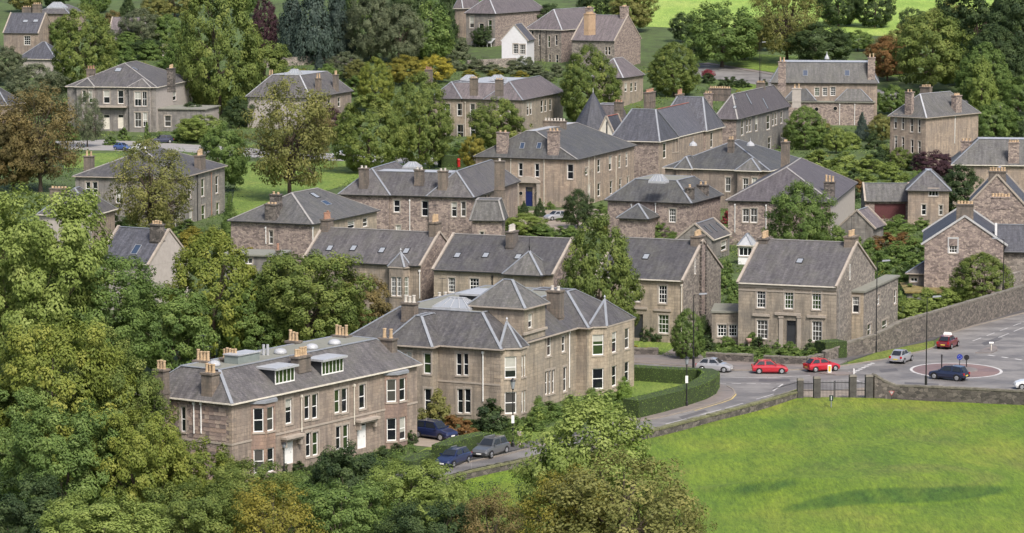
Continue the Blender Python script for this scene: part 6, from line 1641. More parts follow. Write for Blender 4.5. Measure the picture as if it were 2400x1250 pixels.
# --- clipped hedges: solid core with a leafy skin
def hedge(path, width, hgt, label, seed=5, leaf='hedge', density=150):
    P = [ground(x, y) for x, y in path]
    rng = np.random.default_rng(seed)
    L, Rr = [], []
    for i, p in enumerate(P):
        a, b = P[max(i - 1, 0)], P[min(i + 1, len(P) - 1)]
        d = (b - a).normalized(); n = Vector((-d.y, d.x, 0)) * (width / 2)
        L.append(p + n); Rr.append(p - n)
    m = MB(); faces = []
    hh = hgt if isinstance(hgt, (list, tuple)) else [hgt] * len(P)
    up = [Vector((0, 0, q)) for q in hh]
    for i in range(len(P) - 1):
        for q in ([L[i], L[i + 1], L[i + 1] + up[i + 1], L[i] + up[i]], [Rr[i + 1], Rr[i], Rr[i] + up[i], Rr[i + 1] + up[i + 1]], [L[i] + up[i], L[i + 1] + up[i + 1], Rr[i + 1] + up[i + 1], Rr[i] + up[i]]):
            m.poly(q); faces.append(q)
    for i, s in ((0, 1), (-1, -1)):
        q = [Rr[i], L[i], L[i] + up[i], Rr[i] + up[i]]; q = q if s == 1 else q[::-1]
        m.poly(q); faces.append(q)
    o = thing('hedge', label, 'hedge', P[0])
    core = m.build('hedge_body', plain('hedge_core', (0.03, 0.05, 0.012), 0.95, vary=0.2), o); core.location = -P[0]
    Vs, ts = [], []
    for q in faces:
        a, b, c, d = (np.array(v) for v in q)
        area = np.linalg.norm(np.cross(b - a, d - a)); n = int(area * density)
        nr = np.cross(b - a, d - a); nr = nr / (np.linalg.norm(nr) + 1e-9)
        s, t = rng.uniform(0, 1, (n, 1)), rng.uniform(0, 1, (n, 1))
        pt = a + (b - a) * s + (d - a) * t + nr * rng.uniform(0.0, 0.09, (n, 1)) - np.array(P[0])
        nn = nr + rng.normal(size=(n, 3)) * 0.45; nn /= np.linalg.norm(nn, axis=1)[:, None]
        tt = np.cross(nn, rng.normal(size=(n, 3))); tt /= np.linalg.norm(tt, axis=1)[:, None]; bb = np.cross(nn, tt)
        sz = rng.uniform(0.05, 0.1, (n, 1))
        Vs.append(np.stack([pt - tt * sz, pt + bb * sz * .7, pt + tt * sz, pt - bb * sz * .7], 1).reshape(-1, 3)); ts.append(np.clip(rng.normal(0.5, 0.16, n), 0, 1))
    me = leaf_mesh('foliage', np.concatenate(Vs), np.concatenate(ts))
    f = link('foliage', me, o); f.material_slots[0].link = 'OBJECT'; f.material_slots[0].material = LV[leaf]
    return o
hedge([(1478, 981), (1540, 966), (1600, 949), (1636, 937), (1658, 925), (1666, 911), (1652, 900), (1612, 897), (1530, 893), (1440, 887)], 1.9, [1.9, 1.85, 1.8, 1.8, 1.85, 1.8, 1.6, 1.5, 1.5, 1.5], 'long clipped hedge curving round the corner lawn of the turreted villa')
hedge([(1030, 1088), (1075, 1070), (1137, 1056)], 1.6, 1.75, 'sloping clipped hedge behind the parked grey and blue cars', 6)
hedge([(950, 1106), (1015, 1080)], 1.5, 1.0, 'low hedge at the gate of the long villa', 7)
hedge([(1922, 842), (1972, 838)], 2.2, 2.0, 'boxy dark hedge at the corner of the roadside wall', 8, 'hedge', 120)
hedge([(1030, 392), (1098, 390)], 2.0, 2.2, 'clipped hedge near a red post box in the middle distance', 9, 'hedge', 60)
hedge([(790, 222), (840, 218)], 2.0, 2.0, 'far clipped hedge right of the lead platform house', 10, 'hedge', 60)
T(1462, 945, 882, 38, 'column', 'hedge', 'clipped dome bush on the corner lawn', 'topiary_bush', 'bush')
# ------------------------------------------------------------------ walls, gates, railings
def stone_wall(path, h, w, label, mat, cope=None, cope_len=0.6, hs=None, name='stone_wall', cope_name='coping_stone', tops=None):
    P = [ground(x, y) for x, y in path]
    o = thing(name, label, 'wall', P[0])
    m = MB()
    for i, (a, b) in enumerate(zip(P, P[1:])):
        ha, hb = (hs[i], hs[i + 1]) if hs else (h, h)
        d = (b - a).normalized(); n = Vector((-d.y, d.x, 0)) * (w / 2)
        e = d * (w / 2 - 0.02)
        A_, B_ = a - (e if i else Vector()) - P[0], b + (e if i < len(P) - 2 else Vector()) - P[0]
        lo = Vector((0, 0, -0.3))
        m.hexa([A_ - n + lo, B_ - n + lo, B_ + n + lo, A_ + n + lo, A_ - n + Vector((0, 0, ha)), B_ - n + Vector((0, 0, hb)), B_ + n + Vector((0, 0, hb)), A_ + n + Vector((0, 0, ha))])
    body = m.build('wall_body', mat, o)
    if cope:
        k = 0
        for i, (a, b) in enumerate(zip(P, P[1:])):
            L = (b - a).length; d = (b - a) / L; n = max(1, int(L / cope_len))
            ha, hb = (hs[i], hs[i + 1]) if hs else (h, h)
            for j in range(n):
                s0, s1 = L * j / n + 0.01, L * (j + 1) / n - 0.01
                r = RND.uniform(-0.03, 0.04)
                p, q = a + d * s0 - P[0], a + d * s1 - P[0]
                p.z, q.z = ha + (hb - ha) * j / n + 0.1 + r * 0.5, ha + (hb - ha) * (j + 1) / n + 0.1 + r * 0.5
                cm = MB(); cm.bar(p, q, w + 0.08 + r, 0.19 + r); cm.build(cope_name, cope, o)
    return o
COPE = plain('coping_stone', (0.17, 0.155, 0.13), 0.9, vary=0.35)
COPEG = plain('mossy_coping', (0.15, 0.15, 0.08), 0.95, vary=0.35)
stone_wall([(1868, 937), (1740, 973), (1540, 1026)], 0.75, 0.5, 'low stone field wall left of the park gates', RUBD, COPEG)
stone_wall([(1540, 1026), (1380, 1062), (1240, 1096), (1103, 1125), (900, 1181)], 0.75, 0.5, 'low stone wall carrying iron railings along the near street', RUBD, COPEG)
stone_wall([(2046, 936), (2066, 934), (2100, 935), (2170, 939), (2290, 946), (2400, 953), (2560, 962)], 1.5, 0.5, 'dark stone field wall right of the park gates', RUBD, COPE, hs=[2.5, 1.9, 1.35, 1.4, 1.45, 1.5, 1.5])
stone_wall([(1930, 847), (1985, 838), (2053, 828), (2110, 813), (2170, 797), (2290, 760), (2400, 726), (2560, 676)], 2.6, 0.5, 'tall rubble retaining wall rising along the pavement', RUBW, COPE, 0.8, hs=[0.9, 1.6, 2.1, 2.9, 3.0, 3.0, 3.0, 3.0])
stone_wall([(1655, 846), (1765, 851)], 0.8, 0.4, 'low garden wall in front of the annex beside the silver car', RUBD, COPE)
stone_wall([(1790, 853), (1890, 857), (1926, 849)], 0.8, 0.4, 'low garden wall with a street name sign behind the red cars', RUBD, COPE)
stone_wall([(1440, 832), (1543, 834)], 0.7, 0.4, 'low garden wall below the flower border', RUBD, COPE)
stone_wall([(1588, 838), (1612, 840)], 0.9, 0.4, 'short garden wall stub behind the small street tree', RUBD, COPE)
stone_wall([(2340, 728), (2388, 712)], 4.2, 0.6, 'tall gate pier wall at the right edge above the pavement', RUBG)
stone_wall([(1095, 166), (1210, 160)], 2.6, 0.5, 'terrace wall in front of the glass verandah house', RUBG)
stone_wall([(600, 160), (760, 150), (830, 158)], 2.2, 0.5, 'garden wall at the foot of the tall dark evergreens', RUBG)
stone_wall([(380, 132), (420, 130)], 3.2, 0.5, 'pale garden wall left of the towering lime', HARL)

def railing(path, h, label, step=0.16, base=0.0, posts=True):
    P = [ground(x, y) for x, y in path]
    o = thing('railing', label, 'railing', P[0])
    rail, bars = MB(), MB()
    for a, b in zip(P, P[1:]):
        L = (b - a).length; d = (b - a) / L
        p, q = a - P[0], b - P[0]
        for z in (base + 0.12, base + h - 0.12): rail.bar(p + Vector((0, 0, z)), q + Vector((0, 0, z)), 0.04, 0.04)
        for k in range(int(L / step)):
            c = p + d * (k * step); bars.bar(c + Vector((0, 0, base)), c + Vector((0, 0, base + h)), 0.014, 0.014)
    rail.build('rail', BLACK, o); bo = bars.build('bars', BLACK, o); bo['kind'] = 'stuff'
    return o
railing([(1240, 1096), (1103, 1125), (900, 1181)], 1.15, 'iron railing on the wall beside the parked cars', base=0.85)
railing([(1868, 937), (1812, 953)], 1.1, 'iron railing on the field wall left of the park gates', 0.2, base=0.85)
# park gates: four piers, two leaves and two side panels
PIER = plain('gate_pier_stone', (0.075, 0.07, 0.066), 0.9, vary=0.4)
def pier(x, y, w, h, label):
    p = ground(x, y); o = thing('gate_pier', label, 'gate pier', p, R(4), 'stone piers of the park gates')
    m = MB(); m.box(-w / 2, w / 2, -w / 2, w / 2, -0.3, h); m.build('shaft', PIER, o)
    m = MB(); m.hexa([(-w * .56, -w * .56, h + .003), (w * .56, -w * .56, h + .003), (w * .56, w * .56, h + .003), (-w * .56, w * .56, h + .003), (-w * .45, -w * .45, h + .2), (w * .45, -w * .45, h + .2), (w * .45, w * .45, h + .2), (-w * .45, w * .45, h + .2)]); m.build('cap', COPE, o)
pier(1875, 938, 0.62, 2.1, 'leftmost stone pier of the park gates'); pier(1914, 938, 0.7, 2.3, 'stone pier left of the wide park gate')
pier(1998, 936, 0.72, 2.4, 'stone pier right of the wide park gate'); pier(2036, 936, 0.75, 2.4, 'rightmost stone pier of the park gates')
def gate(x0, x1, y, h, label):
    a, b = ground(x0, y), ground(x1, y)
    o = thing('iron_gate', label, 'gate', a, math.atan2(b.y - a.y, b.x - a.x)); L = (b - a).length
    f, bars = MB(), MB()
    for z in (0.15, h * 0.5, h - 0.2): f.bar((0, 0, z), (L, 0, z), 0.06, 0.06)
    for x in (0.03, L - 0.03): f.bar((x, 0, 0.08), (x, 0, h), 0.07, 0.07)
    f.build('gate_frame', BLACK, o)
    for k in range(1, int(L / 0.14)): bars.bar((k * 0.14, 0, 0.1), (k * 0.14, 0, h - 0.05 + 0.1 * math.sin(math.pi * k * 0.14 / L)), 0.026, 0.026)
    bo = bars.build('bars', BLACK, o); bo['kind'] = 'stuff'
gate(1882, 1907, 937, 1.9, 'narrow iron side gate at the left of the park gates'); gate(1921, 1955, 937, 2.0, 'left leaf of the wide iron park gate')
gate(1956, 1991, 936.5, 2.0, 'right leaf of the wide iron park gate'); gate(2006, 2029, 936, 1.9, 'narrow iron side gate at the right of the park gates')

# ------------------------------------------------------------------ street furniture
def lamp(x, yb, yt, label, side=1, col=BLACK):
    p = ground(x, yb); h = (yb - yt) / pxm(p)
    o = thing('lamp_post', label, 'lamp post', p)
    m = MB(); m.lathe([(0.14, 0), (0.14, 1.4), (0.07, 1.5), (0.045, h)], n=8); m.build('post', col, o)
    m = MB(); m.bar((0, 0, h - 0.05), (side * 1.0, 0, h + 0.08), 0.06, 0.06); m.build('bracket', col, o)
    m = MB(); m.hexa([(side * 0.55, -.13, h), (side * 1.5, -.1, h + .08), (side * 1.5, .1, h + .08), (side * 0.55, .13, h), (side * 0.6, -.1, h + .18), (side * 1.45, -.07, h + .22), (side * 1.45, .07, h + .22), (side * 0.6, .1, h + .18)] if side > 0 else
                     [(side * 1.5, -.1, h + .08), (side * 0.55, -.13, h), (side * 0.55, .13, h), (side * 1.5, .1, h + .08), (side * 1.45, -.07, h + .22), (side * 0.6, -.1, h + .18), (side * 0.6, .1, h + .18), (side * 1.45, .07, h + .22)]); m.build('lantern', LEAD, o)
lamp(2053, 829, 612, 'tall lamp post standing before the rubble side wing'); lamp(2170, 912, 696, 'tall lamp post beside the roundabout on the near verge')
lamp(1625, 866, 690, 'tall lamp post behind the clipped hedge and small street tree'); lamp(2350, 735, 560, 'tall dark lamp post at the right edge above the wall', -1)
lamp(1622, 150, 82, 'far lamp post left of the park trees'); lamp(1780, 195, 100, 'far lamp post on the curving road'); lamp(1155, 760, 622, 'lamp post behind the turreted villa roof', -1); lamp(2310, 262, 195, 'far lamp post right of the tall corner house', -1)
def heritage(x, yb, yt, label, sign=False):
    p = ground(x, yb); h = (yb - yt) / pxm(p)
    o = thing('heritage_lamp', label, 'lamp post', p)
    m = MB(); m.lathe([(0.16, 0), (0.16, 0.5), (0.09, 0.6), (0.07, h * 0.3), (0.05, h * 0.82), (0.12, h * 0.84)], n=8); m.build('post', BLACK, o)
    m = MB(); m.lathe([(0.13, h * 0.845), (0.24, h * 0.95)], n=8); m.build('lantern_glass', ROOFGLASS, o)
    m = MB(); m.lathe([(0.28, h * 0.951), (0.12, h * 0.985), (0.04, h)], n=8); m.build('lantern_cap', BLACK, o)
    if sign:
        m = MB(); m.box(-0.14, 0.14, -0.1, -0.075, sign, sign + 0.75); m.build('sign_plate', WHITE, o)
heritage(1609, 954, 834, 'heritage lamp in front of the clipped hedge', 2.5); heritage(1202, 1050, 884, 'heritage lamp with a white plate before the turreted villa', 2.4)
heritage(666, 1120, 1035, 'small old lamp at the left door of the long villa')
# roundabout posts and signs
BLUE = plain('sign_blue', (0.01, 0.03, 0.28), 0.4, vary=0)
YEL = plain('bollard_yellow', (0.62, 0.42, 0.04), 0.45, vary=0.05)
p = ground(2249, 862, 0); o = thing('direction_sign', 'blue keep left sign on the roundabout island', 'road sign', p)
m = MB(); m.tube((0, 0, 0.1), (0, 0, 1.0), 0.04, 0.04, 8); m.build('post', BLACK, o)
m = MB(); m.tube((0, -0.05, 1.2), (0, -0.02, 1.2), 0.32, 0.32, 20); f = m.build('sign_face', BLUE, o)
m = MB()
for k in range(3):
    a = R(90 + 120 * k); m.bar((0.2 * math.cos(a), -0.058, 1.2 + 0.2 * math.sin(a)), (0.2 * math.cos(a + 1.5), -0.058, 1.2 + 0.2 * math.sin(a + 1.5)), 0.012, 0.06, up=(0, -1, 0))
m.build('arrows', WHITE, f)
p = ground(2265, 863); o = thing('sign_post', 'black backed round sign on the roundabout island', 'road sign', p)
m = MB(); m.tube((0, 0, 0.1), (0, 0, 1.4), 0.06, 0.05, 8); m.build('post', BLACK, o)
m = MB(); m.tube((0, -0.03, 1.2), (0, 0.0, 1.2), 0.3, 0.3, 18); m.build('sign_face', BLACK, o)
p = ground(2207, 864); o = thing('bollard', 'thin dark bollard at the left of the roundabout island', 'bollard', p)
m = MB(); m.lathe([(0.07, 0), (0.07, 1.35), (0.09, 1.37), (0.09, 1.5), (0.05, 1.6)], n=8); m.build('post', BLACK, o)
p = ground(1944, 876); o = thing('bollard', 'yellow and white lit bollard on the narrow island', 'bollard', p)
m = MB(); m.box(-0.2, 0.2, -0.12, 0.12, 0.0, 0.95); m.build('body', WHITE, o); m = MB(); m.box(-0.13, 0.13, -0.135, -0.122, 0.25, 0.85); m.build('panel', YEL, o)
p = ground(2001, 880); o = thing('bollard', 'short white post at the tip of the narrow island', 'bollard', p); m = MB(); m.lathe([(0.07, 0), (0.07, 0.7), (0.04, 0.75)], n=8); m.build('post', WHITE, o)
p = ground(2323, 824); o = thing('bollard', 'white topped post on the uphill traffic island', 'bollard', p); m = MB(); m.lathe([(0.06, 0), (0.06, 0.9)], n=8); m.build('post', CREAM, o); m = MB(); m.tube((-0.25, 0, 0.98), (0.25, 0, 0.98), 0.12, 0.12, 8); m.build('head', WHITE, o)
p = ground(1870, 856); o = thing('street_name_sign', 'white street name plate in front of the low garden wall', 'street sign', p)
m = MB(); m.box(-0.45, 0.45, -0.04, -0.01, 0.55, 0.85); m.build('plate', WHITE, o)
for x in (-0.35, 0.35): m = MB(); m.box(x - 0.03, x + 0.03, -0.008, 0.04, 0, 0.8); m.build('leg', BLACK, o)
p = ground(1948, 958); o = thing('notice_post', 'dark notice board on a pale post in the field before the gates', 'notice board', p)
m = MB(); m.tube((0, 0, -0.1), (0, 0, 1.0), 0.05, 0.05, 8); m.build('post', LEAD, o); m = MB(); m.box(-0.2, 0.2, -0.06, -0.02, 0.8, 1.4); f = m.build('board', plain('notice_dark_green', (0.01, 0.03, 0.03), 0.5), o)
m = MB(); m.box(-0.03, 0.03, -0.068, -0.061, 0.88, 1.32); m.build('lettering', WHITE, f)
p = ground(1470, 978); o = thing('litter_bin', 'dark blue litter bin at the end of the clipped hedge', 'litter bin', p)
m = MB(); m.box(-0.3, 0.3, -0.3, 0.3, 0, 1.15); m.build('body', plain('bin_navy', (0.01, 0.015, 0.05), 0.5), o); m = MB(); m.hexa([(-.34, -.34, 1.153), (.34, -.34, 1.153), (.34, .34, 1.153), (-.34, .34, 1.153), (-.2, -.2, 1.4), (.2, -.2, 1.4), (.2, .2, 1.4), (-.2, .2, 1.4)]); m.build('lid', BLACK, o)
p = ground(2088, 938); o = thing('give_way_sign', 'small triangular give way sign low against the field wall', 'road sign', p + Vector((0, -0.6, 0)))
m = MB(); m.poly([(0, 0, 0.55), (0.3, 0, 1.05), (-0.3, 0, 1.05)]); m.poly([(-0.3, 0.03, 1.05), (0.3, 0.03, 1.05), (0, 0.03, 0.55)]); f = m.build('plate', plain('sign_red', (0.35, 0.02, 0.02), 0.5), o)
m = MB(); m.poly([(0, -0.008, 0.65), (0.21, -0.008, 1.0), (-0.21, -0.008, 1.0)]); m.build('face', LEADW, f); m = MB(); m.tube((0, 0.05, 0), (0, 0.05, 1.0), 0.03, 0.03, 6); m.build('post', BLACK, o)
p = ground(1075, 392); o = thing('post_box', 'red post box beside the clipped hedge in the middle distance', 'post box', p); m = MB(); m.lathe([(0.3, 0), (0.3, 1.4), (0.36, 1.45), (0.3, 1.6), (0.1, 1.7)], n=12); m.build('body', plain('post_box_red', (0.45, 0.02, 0.02), 0.4), o); m = MB(); m.box(-0.16, 0.16, -0.33, -0.29, 1.15, 1.22); m.build('slot', BLACK, o)
p = ground(1219, 1046); o = thing('gate_pier', 'pale stone gate pier beside the clipped cylinder bush', 'gate pier', p); m = MB(); m.box(-.22, .22, -.22, .22, -.2, 1.25); m.build('shaft', SILL, o); m = MB(); m.box(-.27, .27, -.27, .27, 1.253, 1.4); m.build('cap', SILL, o)
p = ground(1755, 818); o = thing('stone_urn', 'pale stone urn on a pedestal in the front garden', 'urn', p); m = MB(); m.lathe([(0.2, 0), (0.2, 0.1), (0.12, 0.16), (0.12, 0.6), (0.2, 0.66)], n=10); m.build('pedestal', SILL, o); m = MB(); m.lathe([(0.1, 0.665), (0.3, 0.9), (0.36, 1.15), (0.3, 1.2)], n=10); m.build('bowl', plain('urn_pink', (0.45, 0.28, 0.24), 0.8), o)

# ------------------------------------------------------------------ cars
TYRE = plain('tyre_rubber', (0.012, 0.012, 0.013), 0.85, vary=0)
RIM = plain('wheel_rim', (0.42, 0.43, 0.45), 0.35, metal=0.6, vary=0)
CGLASS = glass('car_glass', (0.02, 0.024, 0.03), 0.04)
HEADL = plain('headlight', (0.75, 0.77, 0.8), 0.15, vary=0)
TAILL = plain('taillight', (0.4, 0.01, 0.012), 0.25, vary=0)
PLATEW = plain('plate_white', (0.7, 0.7, 0.68), 0.5, vary=0); PLATEY = plain('plate_yellow', (0.65, 0.5, 0.08), 0.5, vary=0)
def paint(name, c, metal=0.0): return plain('car_paint_' + name, c, 0.32, metal, 1.0, vary=0)
SHAPES = {  # length, width, height, bonnet length share, windscreen base/top, roof end, tailgate foot, ground clearance
    'hatch': (3.95, 1.72, 1.5, [(-1.0, .62, .86), (-.97, .9, .93), (-.62, .97, .98), (.36, .99, .97), (.62, .93, .92), (.93, .72, .86), (1.0, .55, .74)], (.40, .08, -.62, -.90)),
    'estate': (4.6, 1.8, 1.5, [(-1.0, .6, .88), (-.97, .9, .94), (-.62, .96, .98), (.38, .97, .98), (.62, .9, .93), (.93, .7, .87), (1.0, .52, .75)], (.42, .12, -.72, -.92)),
    'suv': (4.6, 1.9, 1.72, [(-1.0, .62, .88), (-.97, 1.0, .95), (-.62, 1.06, .99), (.4, 1.08, .98), (.62, 1.02, .94), (.93, .86, .9), (1.0, .62, .8)], (.44, .14, -.76, -.93)),
}
def car(x, y, fx, fy, shape, pm, label, extra=None, scale=1.0):
    """x, y: photo pixel of the point on the road under the car's middle; fx, fy: a pixel further ahead along its heading."""
    p, q = ground(x, y), ground(fx, fy)
    a = math.atan2(q.y - p.y, q.x - p.x)
    o = thing('car', label, 'car', (p.x, p.y, p.z + 0.025), a)
    L, W, Hh, prof, (wb, wt, re, rf) = SHAPES[shape]; L, W, Hh = L * scale, W * scale, Hh * scale
    hl, hw = L / 2, W / 2
    gc = 0.2 if shape != 'suv' else 0.26
    m = MB(); rings = []
    for t, z, w in prof:                      # lower body: cross sections from tail to nose
        X = t * hl; ww = hw * w; zt = z * scale
        lo = gc + (0.12 if abs(t) > 0.95 else 0.0)
        rings.append([(X, -ww * 0.92, lo), (X, -ww, lo + 0.16), (X, -ww, zt * 0.72), (X, -ww * 0.94, zt - 0.05), (X, -ww * 0.82, zt), (X, ww * 0.82, zt), (X, ww * 0.94, zt - 0.05), (X, ww, zt * 0.72), (X, ww, lo + 0.16), (X, ww * 0.92, lo)])
    for r0, r1 in zip(rings, rings[1:]):
        for k in range(10): m.poly([r0[k], r0[(k + 1) % 10], r1[(k + 1) % 10], r1[k]])
    m.poly(rings[0][::-1]); m.poly(rings[-1])
    m.build('body', pm, o)
    belt = prof[3][1] * scale
    zb = lambda t: np.interp(t, [r[0] for r in prof], [r[1] for r in prof]) * scale - 0.02
    # cabin
    sec = [(wb, zb(wb), 0.80, 0.80), (wt, Hh - 0.06, 0.80, 0.62), ((wt + re) / 2, Hh, 0.8, 0.62), (re, Hh - 0.07, 0.79, 0.6), (rf, zb(rf), 0.74, 0.74)]
    c = MB()
    top = [(t * hl, z, hw * w2) for t, z, w1, w2 in sec]
    bl = lambda t: (t * hl, zb(t))
    for (x0, z0, w0), (x1, z1, w1) in zip(top[1:3], top[2:4]): c.poly([(x0, -w0, z0), (x0, w0, z0), (x1, w1, z1), (x1, -w1, z1)])
    for s in (-1, 1):
        Q = [(top[0][0], s * hw * .8, top[0][1])] + [(x_, s * w_, z_) for x_, z_, w_ in top[1:4]] + [(top[4][0], s * hw * .74, top[4][1])]
        c.poly(Q if s < 0 else Q[::-1])
    c.poly([(top[0][0], hw * .8, top[0][1]), (top[0][0], -hw * .8, top[0][1]), (top[1][0], -top[1][2], top[1][1]), (top[1][0], top[1][2], top[1][1])][::-1])
    c.poly([(top[4][0], -hw * .74, top[4][1]), (top[4][0], hw * .74, top[4][1]), (top[3][0], top[3][2], top[3][1]), (top[3][0], -top[3][2], top[3][1])][::-1])
    c.build('roof', pm, o)
    def pane(name, pts, lift):
        g = MB(); v = [Vector(t) for t in pts]; n = (v[1] - v[0]).cross(v[2] - v[0]).normalized()
        ctr = sum(v, Vector()) / len(v)
        g.poly([(t - ctr) * 0.9 + ctr + n * lift for t in v]); return g.build(name, CGLASS, o)
    f0, f1, r0_, r1_ = top[0], top[1], top[3], top[4]
    pane('windscreen', [(f0[0], -hw * .78, f0[1] + .03), (f0[0], hw * .78, f0[1] + .03), (f1[0], f1[2], f1[1]), (f1[0], -f1[2], f1[1])], 0.015)
    mid = r1_[1] + 0.3 * (r0_[1] - r1_[1]) * 0
    pane('rear_window', [(r1_[0], hw * .7, r1_[1] + .06), (r1_[0], -hw * .7, r1_[1] + .06), (r0_[0], -r0_[2], r0_[1]), (r0_[0], r0_[2], r0_[1])], 0.015)
    xm = (wt + re) / 2 * hl
    for s in (-1, 1):
        w_lo, w_hi = hw * .795, hw * .625
        for xa, xb, ta, tb in ((f0[0] - 0.15, xm + 0.05, f1[0] - 0.05, xm + 0.05), (xm - 0.05, r1_[0] + 0.18, xm - 0.05, r0_[0] + 0.02)):
            pts = [(xa, s * w_lo, belt + .0), (xb, s * w_lo * .97, belt + .0), (tb, s * w_hi, Hh - .1), (ta, s * w_hi, Hh - .1)]
            pane('side_window', pts if s > 0 else pts[::-1], 0.02)
    rw = 0.31 * scale if shape != 'suv' else 0.36
    for sx in (-0.62, 0.64):
        for s in (-1, 1):
            w = MB(); cx, cyy = sx * hl, s * (hw - 0.13)
            w.tube((cx, cyy - 0.1, rw), (cx, cyy + 0.14 * (1 if s > 0 else 1), rw), rw, rw, 18) if s > 0 else w.tube((cx, cyy - 0.14, rw), (cx, cyy + 0.1, rw), rw, rw, 18)
            ty = w.build('wheel', TYRE, o)
            w = MB(); yy = cyy + s * 0.14; w.tube((cx, yy, rw), (cx, yy + s * 0.015, rw), rw * 0.66, rw * 0.6, 12); w.build('rim', RIM, ty)
            w = MB(); n = 10; ya = s * (hw * 0.995 + 0.004)
            arc = [(cx + (rw + .07) * math.cos(math.pi * k / n), ya, rw + (rw + .07) * math.sin(math.pi * k / n)) for k in range(n + 1)]
            w.poly(arc if s < 0 else arc[::-1]); w.build('wheel_arch', TYRE, o)
    for s in (-1, 1):
        w = MB(); w.box(hl * .9, hl * .985, min(s * hw * .38, s * hw * .7), max(s * hw * .38, s * hw * .7), zb(1.0) * .82, zb(1.0) * 1.06); w.build('headlight', HEADL, o)
        w = MB(); w.box(-hl * 1.006, -hl * .93, min(s * hw * .62, s * hw * .88), max(s * hw * .62, s * hw * .88), zb(-.97) * .72, zb(-.97) * 1.0); w.build('taillight', TAILL, o)
        w = MB(); w.box(f0[0] - 0.25, f0[0] - 0.1, min(s * hw * .86, s * hw * 1.06), max(s * hw * .86, s * hw * 1.06), belt + .0, belt + .14); w.build('wing_mirror', pm, o)
    w = MB(); w.box(hl * 1.0, hl * 1.006 + .01, -.26, .26, gc + .16, gc + .28); w.build('number_plate', PLATEW, o)
    w = MB(); w.box(-hl * 1.006 - .01, -hl * 1.0, -.26, .26, gc + .28, gc + .4); w.build('number_plate', PLATEY, o)
    if extra == 'rails':
        for s in (-1, 1): w = MB(); w.bar((top[1][0], s * hw * .58, Hh + .03), (top[3][0], s * hw * .56, Hh - .01), .04, .04); w.build('roof_rail', RIM, o)
    if extra == 'sign':
        w = MB(); w.hexa([(-.35, -.5, Hh), (-.1, -.5, Hh), (-.1, .5, Hh), (-.35, .5, Hh), (-.28, -.42, Hh + .32), (-.17, -.42, Hh + .32), (-.17, .42, Hh + .32), (-.28, .42, Hh + .32)]); w.build('roof_sign', WHITE, o)
    return o
REDP = paint('red', (0.4, 0.006, 0.018)); SILV = paint('silver', (0.42, 0.42, 0.44), 0.35); DRED = paint('dark_red', (0.14, 0.008, 0.014))
NAVY = paint('navy', (0.012, 0.018, 0.05)); BLU = paint('blue', (0.014, 0.022, 0.075), 0.2); DGR = paint('dark_grey', (0.13, 0.135, 0.14), 0.4); WHT = paint('white', (0.7, 0.7, 0.7)); MBLUE = paint('mid_blue', (0.06, 0.11, 0.3))
car(1675, 871, 1735, 874, 'hatch', SILV, 'silver hatchback, last in the queue behind the red cars')
car(1804, 875, 1860, 875, 'hatch', REDP, 'red hatchback following the silver car to the roundabout, left of two red cars')
car(1926, 870, 1985, 866, 'hatch', REDP, 'red hatchback passing the yellow bollard, nearest the roundabout')
car(2112, 849, 2140, 838, 'hatch', SILV, 'silver car seen from behind driving up the hill')
car(2222, 815, 2262, 799, 'hatch', DRED, 'dark red car with a white roof sign driving uphill', 'sign')
car(2224, 890, 2170, 885, 'suv', NAVY, 'dark navy car circling the roundabout in front of the island', scale=0.93)
car(2420, 912, 2370, 912, 'hatch', WHT, 'white car just entering at the right edge')
car(1020, 1028, 1075, 1036, 'suv', BLU, 'blue estate car parked on the gravel drive beside the long villa', 'rails')
car(1062, 1089, 1020, 1103, 'estate', BLU, 'blue estate car parked at the kerb, front car of the pair', 'rails')
car(1150, 1068, 1108, 1081, 'suv', DGR, 'dark grey car parked behind the blue estate', 'rails')
car(1302, 516, 1275, 518, 'hatch', SILV, 'silver car parked in the courtyard of the blue door house')
car(380, 336, 350, 337, 'suv', NAVY, 'dark car parked before the garage wing of the double door villa')
car(287, 352, 315, 354, 'hatch', MBLUE, 'blue car on the pale road at far left')
car(330, 355, 360, 357, 'hatch', WHT, 'white car half hidden on the pale road at far left')
car(800, 372, 830, 374, 'hatch', WHT, 'pale car on the far road behind the broad lime')

# ------------------------------------------------------------------ low ground cover in the gardens and grass tufts on the field
def inside(poly, x, y):
    c = False; j = len(poly) - 1
    for i in range(len(poly)):
        (xi, yi), (xj, yj) = poly[i], poly[j]
        if (yi > y) != (yj > y) and x < (xj - xi) * (y - yi) / (yj - yi) + xi: c = not c
        j = i
    return c
def leaves_at(C, rad, hgt, n_each, leaf, rng):
    """Leaf faces in low domes at the points C."""
    k = len(C); idx = np.repeat(np.arange(k), n_each); n = len(idx)
    d = rng.normal(size=(n, 3)); d /= np.linalg.norm(d, axis=1)[:, None]; d[:, 2] = np.abs(d[:, 2])
    P = C[idx] + d * np.stack([rad[idx], rad[idx], hgt[idx]], 1) * (rng.uniform(0.4, 1, n) ** 0.5)[:, None]
    nr = d * 0.7 + rng.normal(size=(n, 3)) * 0.5 + np.array([0, 0, 0.5]); nr /= np.linalg.norm(nr, axis=1)[:, None]
    t = np.cross(nr, rng.normal(size=(n, 3))); t /= np.linalg.norm(t, axis=1)[:, None]; b = np.cross(nr, t)
    s = (leaf[idx] * rng.uniform(0.6, 1.3, n))[:, None]
    V = np.stack([P - t * s, P + b * s * .6, P + t * s, P - b * s * .6], 1).reshape(-1, 3)
    tone = rng.normal(0.45, 0.2, k)
    return V, np.clip(tone[idx] + rng.normal(0, 0.12, n), 0, 1)
FOOT = []
